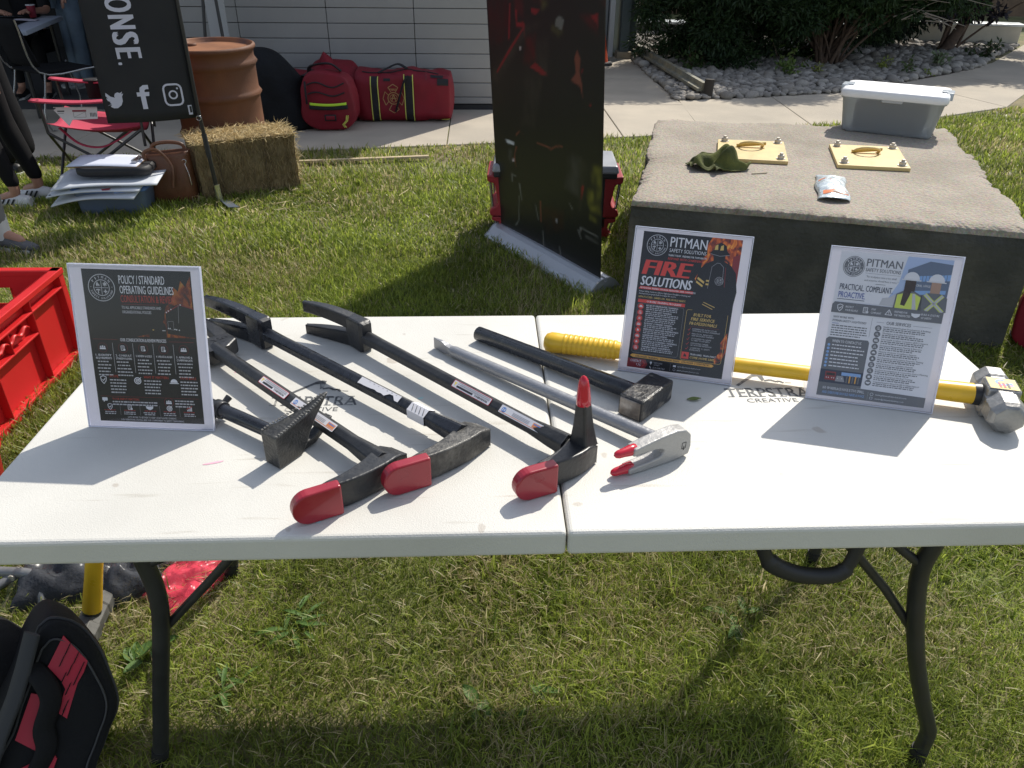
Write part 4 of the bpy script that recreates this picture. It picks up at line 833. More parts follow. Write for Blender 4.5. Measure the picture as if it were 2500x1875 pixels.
def draw_fire(p):
    p.area(.068, .022, .922, .975); p.R(0, 0, 1, 1, K_blk)
    p.G([(.70, 0), (1, 0), (1, .34), (.97, .42), (.93, .36), (.62, .36), (.58, .30), (.63, .22), (.62, .16), (.67, .12), (.66, .06)], K_fire, 2)
    p.G([(.93, .12), (1, .10), (1, .34), (.93, .36)], K_dred, 3)
    silhouette(p, .795, .035, .42, .50, K_blk, 4)
    for du, sg in ((-.035, 1), (.02, 1)): p.G([(.775+du, .055), (.80+du, .045), (.805+du, .082), (.77+du, .085)], K_yel, 5)
    p.L([(.70, .113), (.795, .125), (.89, .113)], .0008, K_gry, 5); p.L([(.74, .2), (.78, .175), (.81, .175), (.85, .2), (.86, .32)], .0008, K_gry, 5); p.L([(.735, .2), (.72, .36)], .0007, K_gry, 5); p.L([(.87, .2), (.885, .34)], .0010, K_dred, 5)
    p.G([(.61, .285), (.68, .315), (.675, .33), (.605, .30)], K_yel, 5); p.G([(.60, .312), (.67, .342), (.665, .355), (.595, .325)], K_yel, 5); p.R(.695, .30, .725, .312, K_yel, 5); p.R(.695, .325, .725, .337, K_yel, 5); p.logo(.825, .30, .0082, K_lgr, None, 6); p.L([(.70, .46), (.82, .49)], .0012, K_yel, 5); p.L([(.69, .475), (.80, .505)], .0012, K_yel, 5)
    p.logo(.155, .092, .0205, K_lgr)
    p.T('PITMAN', .285, .66, .020, .093, K_wht, bold=.012, sh=0); p.T('SAFETY SOLUTIONS', .285, .66, .104, .130, K_wht, 4, bold=.0)
    p.T('TRAIN TODAY.  PREPARE FOR TOMORROW', .28, .67, .146, .160, K_wht, 6, bold=.02, res=1); p.T('RESPOND WITH CONFIDENCE', .28, .64, .168, .185, K_red, 6, bold=.01, res=1, sh=.2)
    p.T('FIRE', .03, .52, .195, .305, K_red, 6, bold=.045, sh=.2); p.T('SOLUTIONS', .03, .555, .315, .385, K_wht, 6, bold=.035, sh=.12)
    p.R(.02, .394, .63, .414, K_red, 3, .003); p.T('PROFESSIONAL TRAINING. STRONGER FIREFIGHTERS. SAFER COMMUNITIES.', .035, .61, .398, .410, K_wht, 4, bold=.02, res=1, sh=.15)
    p.T('Pitman Safety Solutions delivers high-impact firefighter training and', .03, .56, .424, .435, K_wht, 4, res=1); p.T("development programs built for today's fire service.", .03, .42, .441, .452, K_wht, 4, res=1)
    p.T('NFPA-FOCUSED.  HANDS-ON.  REAL-WORLD READY.', .03, .52, .463, .477, K_yel, 4, bold=.015, res=1, sh=.15)
    p.R(.03, .489, .52, .513, K_red, 3); p.T('OUR FIRE TRAINING PROGRAMS', .12, .48, .494, .509, K_wht, 4, bold=.02, res=1, sh=.15)
    for i, (t_, ic) in enumerate((('RECRUIT FIREFIGHTER TRAINING', 'hat'), ('NFPA-COMPLIANT TRAINING', 'doc'), ('COMPANY OFFICER DEVELOPMENT', 'chev'), ('INCIDENT COMMAND TRAINING', 'people'), ('EMERGENCY RESPONSE PREPAREDNESS', 'flame'), ('LEADERSHIP DEVELOPMENT', 'people'), ('LIVE SKILLS & SCENARIO TRAINING', 'flame'), ('TRAINING NEEDS ASSESSMENTS', 'doc'))):
        v = .542+.0435*i; p.C(.068, v, .0052, K_red, 3, 14); p.O(.068, v, .0060, .0004, K_red, 3, 14); p.icon(ic, .068, v, .0040, K_wht, 4)
        p.T(t_, .125, .125+.0118*len(t_), v-.017, v-.005, K_wht, 4, bold=.02, res=1); p.lines(.125, .47, v+.001, .0125, 2, K_lgr, 4, i, .006)
    p.F(.03, .52, .515, .885, .0004, K_gry, 3); p.F(.545, .525, .965, .895, .0006, K_yel, 3)
    p.G([(.985, .66), (.93, .74), (.945, .80), (.89, .86), (.90, .90), (.96, .87), (1, .80)], K_fire, 2)
    for t_, a, b_, v in (('BUILT FOR', .62, .80, .545), ('FIRE SERVICE', .60, .84, .577), ('PROFESSIONALS', .59, .87, .609)): p.T(t_, a, b_, v, v+.023, K_yel, 4, bold=.02, res=1, sh=.12)
    p.R(.59, .643, .90, .6445, K_dred, 4)
    for i, (a, b_) in enumerate((('EXPERIENCED INSTRUCTORS', 'WITH REAL-WORLD EXPERIENCE'), ('PRACTICAL, RELEVANT,', 'AND ENGAGING TRAINING'), ('CUSTOMIZED PROGRAMS', 'TO MEET YOUR NEEDS'), ('SUPPORTING CAREER', 'GROWTH AND RETENTION'), ('COMMITTED TO SAFETY', 'EXCELLENCE'))):
        v = .655+.035*i; p.T(a, .63, .63+.0108*len(a), v, v+.010, K_lgr, 4, bold=.01, res=1, sh=.1); p.T(b_, .63, .63+.0108*len(b_), v+.014, v+.024, K_lgr, 4, bold=.01, res=1, sh=.1); p.L([(.585, v+.012), (.595, v+.02), (.61, v)], .0006, K_red, 4)
    p.R(.553, .835, .63, .885, K_red, 3); p.icon('flame', .59, .86, .006, K_blk); p.T('TRAIN HARD. TRAIN SMART.', .64, .91, .840, .853, K_wht, 4, bold=.01, res=1, sh=.1); p.T('COME HOME SAFE.', .64, .90, .861, .878, K_yel, 4, bold=.02, res=1, sh=.1)
    p.G([(.04, .898), (.88, .903), (.90, .913), (.88, .925), (.05, .922), (.02, .912)], K_org, 3); p.T('STRONGER TRAINING.  STRONGER TEAMS.  STRONGER COMMUNITIES.', .075, .86, .905, .919, K_blk, 4, bold=.025, res=1, sh=.15)
    p.G([(0, .932), (.19, .932), (.215, .965), (.19, .998), (0, .998)], K_dred, 3); p.T('CONTACT', .03, .145, .938, .957, K_wht, 4, bold=.01, res=1); p.T('US', .10, .145, .966, .985, K_wht, 4, bold=.01, res=1); p.L([(.16, .945), (.185, .965), (.16, .985)], .0012, K_red, 4)
    p.C(.25, .948, .0022, K_wht, 4, 10); p.G([(.242, .952), (.258, .952), (.25, .966)], K_wht, 4); p.T('WEST LORNE', .28, .37, .941, .952, K_lgr, 4, res=1); p.T('ONTARIO', .28, .345, .957, .967, K_lgr, 4, res=1); p.L([(.243, .975), (.247, .985), (.258, .990)], .0012, K_wht, 4); p.T('(519) 368-5464', .275, .40, .977, .990, K_lgr, 4, res=1)
    p.R(.455, .938, .457, .992, K_gry, 3); p.R(.485, .944, .515, .958, K_wht, 4); p.T('austin@pitmanindustries.com', .53, .77, .945, .955, K_lgr, 4, res=1); p.O(.50, .978, .0026, .0006, K_lgr, 4, 14); p.T('www.pitmanindustries.com', .53, .76, .973, .983, K_lgr, 4, res=1)
def draw_safety(p):
    p.area(.075, .020, .938, .978); p.R(0, 0, 1, 1, K_wht)
    p.G([(.60, .0), (1, 0), (1, .33), (.48, .30), (.56, .18), (.58, .08)], K_sky, 2); p.G([(.62, .085), (.80, .02), (1, .03), (1, .30), (.60, .27), (.62, .2)], K_bld, 3); p.G([(.63, .13), (1, .095), (1, .135), (.63, .165)], K_lblu, 4); p.G([(.63, .225), (.98, .20), (.98, .225), (.63, .25)], K_lblu, 4)
    for k in range(12): p.R(.635+.03*k, .10, .640+.03*k, .16, K_bld, 5)
    p.T('MUNICIPAL OFFICE', .66, .84, .175, .190, K_wht, 5, bold=.01, res=1, sh=0)
    for u, hr in ((.665, 1), (.885, 0)):
        p.G([(u-.12, .345), (u-.11, .25), (u-.05, .225), (u+.05, .225), (u+.12, .25), (u+.13, .345)], K_slate, 6); p.G([(u-.04, .15), (u+.045, .15), (u+.045, .225), (u-.04, .225)], K_hair if hr else K_skin, 7)
        if hr: p.G([(u-.05, .155), (u+.03, .155), (u+.01, .25), (u-.02, .325), (u-.06, .32), (u-.05, .22)], K_hair, 9); p.G([(u-.105, .345), (u-.10, .255), (u-.03, .238), (u+.05, .238), (u+.11, .26), (u+.10, .345)], K_vest, 8); p.G([(u+.03, .24), (u+.055, .24), (u+.085, .345), (u+.05, .345)], K_lgr, 9)
        else:
            for a, b_ in (((u-.08, .235), (u+.10, .345)), ((u+.08, .235), (u-.05, .345))): p.L([a, b_], .0065, K_vest, 8); p.L([a, b_], .0036, K_lgr, 9)
        X, Y = p.X(u), p.Y(.150); p.P.poly([(X+.0135*math.cos(a), Y+.0145*math.sin(a)) for a in [math.pi*i/10 for i in range(11)]], K_wht, 10); p.P.rect(X-.0165, Y-.0012, X+.0165, Y+.0006, K_wht, 10)
    p.G([(.42, .335), (.44, .29), (.50, .28), (.55, .25), (.56, .335)], K_lgr, 4)
    p.logo(.135, .098, .0180, K_wht, K_slate, 4)
    p.T('PITMAN', .245, .565, .035, .088, K_slate, 4, bold=.014); p.T('SAFETY SOLUTIONS', .245, .560, .098, .122, K_slate, 4, bold=.012); p.R(.245, .133, .56, .135, K_gry, 4)
    p.T('"No workplace voice is too small,', .26, .535, .148, .162, K_slate, 4, res=1, sh=.2); p.T('and everyone should have a voice."', .25, .55, .172, .186, K_slate, 4, res=1, sh=.2); p.R(.355, .20, .445, .203, K_slate, 4)
    p.T('PRACTICAL. COMPLIANT.', .04, .52, .215, .256, K_navy, 5, bold=.010, sh=0); p.T('PROACTIVE.', .04, .285, .268, .309, K_blu, 5, bold=.012); p.R(.035, .319, .285, .3225, K_navy, 4)
    p.G([(0, .415), (0, .36), (.02, .342), (1, .345), (1, .418)], K_slate, 11)
    for u, ic, a, b_ in ((.075, 'shield', 'PROTECT', 'YOUR PEOPLE'), (.31, 'doc', 'STAY', 'COMPLIANT'), (.52, 'tri', 'PREPARE FOR', 'THE UNEXPECTED'), (.76, 'hands', 'BUILD A CULTURE', 'OF SAFETY')):
        p.icon(ic, u, .380, .0078, K_wht, 12); p.T(a, u+.05, u+.05+.0105*len(a), .362, .376, K_wht, 12, bold=.015, res=1); p.T(b_, u+.05, u+.05+.0105*len(b_), .385, .399, K_wht, 12, bold=.015, res=1)
    p.R(.385, .43, .388, .56, K_gry, 3); p.T('WHY WORK WITH', .03, .22, .436, .452, K_slate, 4, bold=.02, res=1); p.T('PITMAN SAFETY SOLUTIONS?', .03, .34, .461, .477, K_slate, 4, bold=.02, res=1); p.R(.03, .487, .09, .490, K_blu, 4); p.lines(.03, .37, .500, .0165, 5, K_slate, 4, 5, .007)
    p.G([(0, .92), (0, .60), (.025, .585), (.385, .585), (.40, .60), (.40, .92)], K_slate, 2); p.T('WHEN TO CONTACT US', .06, .33, .600, .620, K_wht, 4, bold=.02, res=1)
    for i in range(7): v = .640+.0245*i; p.C(.035, v, .0026, K_lblu, 4, 10); p.lines(.065, .37, v-.006, .013, 1 if i < 4 else 1, K_wht, 4, 30+i, .0075)
    p.R(0, .812, .40, .905, K_navy, 3); p.R(.05, .825, .15, .885, K_dred, 4); p.R(.06, .835, .14, .852, K_blk, 5); p.G([(.16, .85), (.22, .85), (.24, .89), (.15, .89)], K_gry, 4); p.R(.20, .822, .38, .845, K_lblu, 4)
    for k in range(5): p.R(.25+.027*k, .842, .262+.027*k, .893, K_org if k % 2 else K_slate, 5)
    for u in (.065, .085, .115, .135, .17, .21): p.C(u, .868, .001, K_wht, 6, 6)
    p.T('OUR SERVICES', .52, .74, .440, .463, K_slate, 4, bold=.02); p.R(.43, .452, .50, .454, K_gry, 4); p.R(.76, .453, .93, .455, K_gry, 4)
    for i, (t_, ic) in enumerate((('Health & Safety Program Development & Auditing', 'doc'), ('Workplace & Facility Inspections', 'lens'), ('Joint Health & Safety Committee (JHSC) Support', 'people'), ('Emergency Management Planning & Exercises', 'tri'), ('Ministry of Labour Compliance Support', 'hat'), ('Fire Department & Emergency Response Training', 'flame'), ('NFPA & Section 21 Compliance Reviews', 'doc'), ('Incident Investigations & Corrective Action Planning', 'lens'), ('First Aid & Emergency Medical Training', 'kit'), ('Ongoing Retainer-Based Health & Safety Support', 'hands'))):
        v = .492+.0423*i; p.C(.455, v, .0056, K_slate, 3, 16); p.icon(ic, .455, v, .0038, K_wht, 4); p.T(t_, .50, .50+.0092*len(t_), v-.018, v-.007, K_slate, 4, bold=.012, res=1); p.lines(.50, .89, v-.001, .0125, 2, K_slate, 4, 80+i, .006)
    p.G([(0, .915), (1, .930), (1, 1), (0, 1)], K_slate, 4); p.T('NO WORKPLACE VOICE IS TOO SMALL,', .05, .44, .932, .951, K_wht, 5, bold=.012, res=1); p.T('AND EVERYONE SHOULD HAVE A VOICE.', .05, .45, .963, .982, K_lblu, 5, bold=.012, res=1)
    p.R(.475, .935, .4765, .99, K_lgr, 5); p.O(.51, .950, .003, .0006, K_wht, 5, 14); p.T('www.pitmansafetysolutions.com', .545, .83, .943, .955, K_wht, 5, res=1); p.F(.498, .970, .522, .984, .0005, K_wht, 5, 0); p.T('austin@pitmanindustries.com', .545, .81, .971, .983, K_wht, 5, res=1)
holder('clear holder with dark policy poster headed POLICY / STANDARD OPERATING GUIDELINES, leftmost sign', (-.826, .306), (-.601, .286), 14.5, .289, draw_policy)
holder('clear holder with dark poster reading FIRE SOLUTIONS, middle sign between the hammers', (.158, .491), (.371, .424), 19, .288, draw_fire)
holder('clear holder with pale poster reading PRACTICAL. COMPLIANT. PROACTIVE., rightmost sign', (.505, .374), (.720, .311), 18, .289, draw_safety)
# ================================================================== concrete block and what lies on it
BZ = .51
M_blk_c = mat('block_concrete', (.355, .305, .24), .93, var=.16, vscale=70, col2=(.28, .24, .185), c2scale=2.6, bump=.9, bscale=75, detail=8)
N, L, bb = nodes_of(M_blk_c)
tc = [n for n in N if n.type == 'TEX_COORD'][0]; vo = N.new('ShaderNodeTexVoronoi'); vo.inputs['Scale'].default_value = 150; L.new(tc.outputs['Object'], vo.inputs['Vector'])
hs = [n for n in N if n.type == 'HUE_SAT'][0]; mx = N.new('ShaderNodeMixRGB'); mx.blend_type = 'OVERLAY'; mx.inputs[0].default_value = .16; L.new(hs.outputs[0], mx.inputs[1]); L.new(vo.outputs['Color'], mx.inputs[2])
h2 = N.new('ShaderNodeHueSaturation'); h2.inputs['Saturation'].default_value = .9; L.new(mx.outputs[0], h2.inputs['Color']); L.new(h2.outputs[0], bb.inputs['Base Color'])
FL, FR, BR, BL = [Vector((x, y, 0)) for x, y in BLK]
def bl(u, v): return (FL*(1-u)+FR*u)*(1-v)+(BL*(1-u)+BR*u)*v
def chip(p, amt):   # crumbled edge
    a = max(0, nz(p, 5., 3)+.15)*.7+max(0, nz(p, 14., 5))*.5+.12*abs(nz(p, 40., 1)); a += .35*max(0, nz(p, 70., 8))+.5*max(0, nz(p, 2.2, 12)-.12)*max(0, nz(p, 26., 2)+.3)*3; return amt*a*1.15
bmk = MB(); NU, NV, NH = 230, 190, 14
def ring_pts(z, inset, jit):
    out = []
    per = [(i/NU, 0) for i in range(NU)]+[(1, i/NV) for i in range(NV)]+[(1-i/NU, 1) for i in range(NU)]+[(0, 1-i/NV) for i in range(NV)]
    c = bl(.5, .5)
    for u, v in per:
        p = bl(u, v); q = p+Vector((0, 0, z)); d = (c-p).normalized(); k = chip(q, jit); out.append(q+d*(inset+k)+Vector((0, 0, -.35*k if z > .3 else 0))+d*.003*nz(q, 25, 2))
    return out
zs = [(-.02, 0, .0), (.12, 0, .004), (.25, 0, .004), (.36, 0, .005), (.43, 0, .008), (.465, .0, .020), (.485, .0, .034), (.500, .001, .040), (.507, .002, .040), (BZ, .006, .040)]
rings = [ring_pts(z, i, j) for z, i, j in zs]
for k, f in enumerate((.05, .12, .3, .6, .9)):
    c = bl(.5, .5)+Vector((0, 0, BZ)); rings.append([Vector((p.x+(c.x-p.x)*f, p.y+(c.y-p.y)*f, BZ+.0025*nz(p+Vector((f*9, 0, 0)), 12, 4)*(1-f))) for p in rings[9]])
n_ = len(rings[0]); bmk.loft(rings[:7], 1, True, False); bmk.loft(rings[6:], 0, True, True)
M_blk_s = mat('block_side_shade', (.062, .060, .051), .95, var=.3, vscale=6, col2=(.085, .078, .062), c2scale=3, bump=.8, bscale=60, detail=8)  # same concrete as the top; shade on the sides is put into this darker colour
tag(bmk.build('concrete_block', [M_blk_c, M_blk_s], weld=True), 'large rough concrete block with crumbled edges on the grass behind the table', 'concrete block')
# ---- bolted yellow plates
M_plate = mat('plate_yellow', (.62, .46, .19), .5, var=.07, vscale=14, col2=(.50, .36, .15), c2scale=9, c2lo=.55, c2hi=.8); M_bolt = mat('bolt_zinc', (.52, .48, .42), .5, metal=.4, var=.25, vscale=60)
def plate(label, a, b_, c, d):
    P = [Vector((*p, BZ)) for p in (a, b_, c, d)]; cen = sum(P, Vector())/4; t = thing('anchor_plate', label, 'steel plate', cen, 0, 'yellow plates bolted to the concrete block')
    b = MB(); b.prism([tuple(p.xy) for p in P], BZ+.001, BZ+.019); b.build('plate', M_plate, t, bevel=.002)
    for i in range(4):
        p = P[i].lerp(cen, .2); b = MB(); Mx = TR((p.x, p.y, BZ+.019), random.random())
        b.lathe([(.024, 0), (.024, .003), (.001, .0035)], 16, 0, False, Mx); b.lathe([(.017, .003), (.018, .006), (.018, .017), (.0165, .020), (.010, .0205), (.010, .028), (.009, .030), (.0005, .030)], 6, 0, False, Mx); b.build('bolt', M_bolt, t)
    ex = (P[1]-P[0]).normalized(); ey = Vector((-ex.y, ex.x, 0)); b = MB()
    R_ = .062; pts = [cen+ex*R_*math.cos(a)*1.0+(UPZ*.30+ey*-.95).normalized()*R_*.9*math.sin(a)*1.0+UPZ*.029 for a in [math.pi*(i/14)*2 for i in range(15)]]
    pts = [p+ey*.05+UPZ*.012*math.sin(2*math.pi*i/14) for i, p in enumerate(pts)]
    b.tube(pts, .0065, 8); b.build('lifting_ring', M_plate, t)
    b = MB(); b.tube([cen-ex*.075+ey*.045+UPZ*.027, cen+ex*.075+ey*.06+UPZ*.040], [.009, .009], 8); b.build('ring_pin', mat('pin_yellow', (.55, .36, .07), .5, var=.15), t)
plate('bolted yellow steel plate with a lifting ring, right one on the block', (1.653, 2.908), (1.991, 2.839), (2.133, 3.272), (1.782, 3.336))
plate('bolted yellow steel plate half covered by the green cloth, left one on the block', (1.085, 3.045), (1.427, 2.971), (1.549, 3.392), (1.199, 3.448))
# ---- green cloth
b = MB(); rr = random.Random(3)
def cloth(u, v):
    x, y = (u-.5)*.27, (v-.5)*.22; r = math.hypot(x/.135, y/.11); e = max(0, 1-r**2.2)
    z = .014+.055*e+.030*math.sin(9*u+4*v+1.5*math.sin(7*v))*(.4+.6*e)+.022*math.sin(17*v-6*u)*(.3+e)+.012*nz((u, v, 0), 9, 2); z = max(.006, z)
    x += .020*math.sin(8*v+3*u)+.012*nz((u, v, 3), 5, 1); y += .02*math.sin(7*u)+.012*nz((u, v, 7), 5, 4)
    return V3(x, y, z)
b.grid(cloth, 44, 36, 0, True, TR((1.06, 2.93, BZ+.002), .5)); tag(b.build('cloth', mat('green_cloth', (.115, .125, .030), .95, var=.3, vscale=14, bump=.5, bscale=260, col2=(.06, .07, .02), c2scale=12), solid=.005, sub=1), 'crumpled olive green cloth lying over the left yellow plate', 'cloth')
b = MB(); b.tube([(1.19, 2.80, BZ+.004), (1.27, 2.815, BZ+.004)], .003, 6); tag(b.build('twig', mat('twig_wood', (.45, .38, .27), .8)), 'short pale twig by the green cloth on the block', 'twig')
# ---- foil pouch
M_foil = mat('pouch_foil', (.60, .66, .68), .28, metal=.35, var=.12, vscale=30, bump=.5, bscale=45)
t = thing('foil_pouch', 'torn silver plastic pouch with orange print on the block', 'pouch', (1.47, 2.56, BZ))
Mp = frame(Vector((1.352, 2.385, BZ+.003)), Vector((.95, -.30, 0)).normalized(), Vector((.33, .945, 0)).normalized(), UPZ)
def pouch(u, v):
    pf = (math.sin(math.pi*u)**.6)*(math.sin(math.pi*min(1, .12+v*.86))**.7); return V3(.135*u+.006*math.sin(9*v), .40*v+.012*math.sin(math.pi*u)*(1 if v < .02 else 0)-.03*math.sin(math.pi*u)*(1-v)**8, .004+.030*pf+.006*nz((u*2, v*4, 1), 3.2, 6)*pf+.003*math.sin(40*v+8*u)*pf)
b = MB(); b.grid(pouch, 16, 36, 0, True, Mp); b.build('film', M_foil, t, solid=.0015)
b = MB(); b.grid(lambda u, v: pouch(.12+.8*u, .10+.10*v+.025*u)+V3(0, 0, .0022), 10, 4, 0, True, Mp); b.grid(lambda u, v: pouch(.10+.4*u, .58+.05*v+.04*math.sin(3*u))+V3(0, 0, .0022), 8, 3, 0, True, Mp); b.build('printed_band', mat('orange_print', (.72, .20, .06), .4, var=.2, vscale=30), t)
b = MB(); b.grid(lambda u, v: pouch(.42+.5*u, .12+.06*v+.02*u)+V3(0, 0, .0032), 6, 3, 0, True, Mp); b.build('silver_patch', mat('silver_patch', (.35, .33, .31), .3, metal=.7), t)
b = MB(); b.grid(lambda u, v: V3(.025+.09*u, -.008+.030*v*math.sin(math.pi*u), .012+.006*math.sin(math.pi*u)), 8, 2, 0, True, Mp); b.build('opening', mat('pouch_dark', (.02, .02, .02), .8), t)
# ---- storage bin
M_bin = mat('bin_plastic', (.70, .74, .78), .42, spec=.5); nodes_of(M_bin)[2].inputs['Transmission Weight'].default_value = .72; nodes_of(M_bin)[2].inputs['IOR'].default_value = 1.15; M_lid = mat('lid_white', (.80, .80, .80), .4, var=.02)
t = thing('storage_bin', 'grey translucent storage bin with a white latched lid on the back of the block', 'storage bin', (2.35, 3.80, BZ))
a = Vector((2.022, 3.757, 0)); c = Vector((2.436, 3.509, 0)); ex = (c-a).normalized(); ey = Vector((-ex.y, ex.x, 0)); w0 = (c-a).length; d0 = .30; cen = a+ex*w0/2+ey*d0/2
Mb = frame(Vector((cen.x, cen.y, BZ)), ex, ey, UPZ)
def rr3(w, d, r, z): return [V3(x, y, z) for x, y in rrect(w, d, r, 5)]
b = MB(); b.loft([rr3(w0-.02, d0-.02, .03, .002), rr3(w0, d0, .035, .012), rr3(w0+.055, d0+.04, .04, .185), rr3(w0+.075, d0+.06, .045, .19), rr3(w0+.075, d0+.06, .045, .205)], 0, True, False, Mb)
b.add(rr3(w0-.02, d0-.02, .03, .002), [list(range(24))[::-1]], 0, False, Mb); b.build('tub', M_bin, t, solid=.003)
b = MB(); b.loft([rr3(w0+.085, d0+.07, .05, .196), rr3(w0+.09, d0+.075, .05, .205), rr3(w0+.085, d0+.07, .05, .228), rr3(w0+.07, d0+.055, .05, .238), rr3(w0-.03, d0-.02, .04, .240), rr3(w0-.04, d0-.03, .04, .235), rr3(.05, .05, .02, .236)], 0, True, True, Mb); b.build('lid', M_lid, t)
for sx in (-1, 1):
    b = MB(); b.box((sx*(w0/2+.040), 0, .222), (.035, .11, .042), 0, Mb); b.box((sx*(w0/2+.012), 0, .243), (.035, .075, .006), 0, Mb); b.build('latch', mat('latch_clear', (.60, .65, .69), .25, trans=.2), t, bevel=.006)
    b = MB(); b.box((sx*(w0/2+.0005), 0, .2435), (.006, .09, .004), 0, Mb); b.build('latch_slot', mat('slot_grey', (.30, .33, .36), .5), t)
b = MB(); b.box((0, -(d0/2+.030), .19), (.11, .006, .02), 0, Mb); b.build('lid_tab', mat('tab_grey', (.42, .43, .44), .4), t, bevel=.003)
b = MB(); b.box((0, 0, .088), (w0-.10, d0-.06, .16), 0, Mb, 1.05); o = b.build('folded_jacket', mat('jacket_black', (.016, .017, .02), .9, var=.3), sub=0, bevel=.03, bseg=3); tag(o, 'dark folded cloth packed inside the grey translucent bin', 'folded cloth')
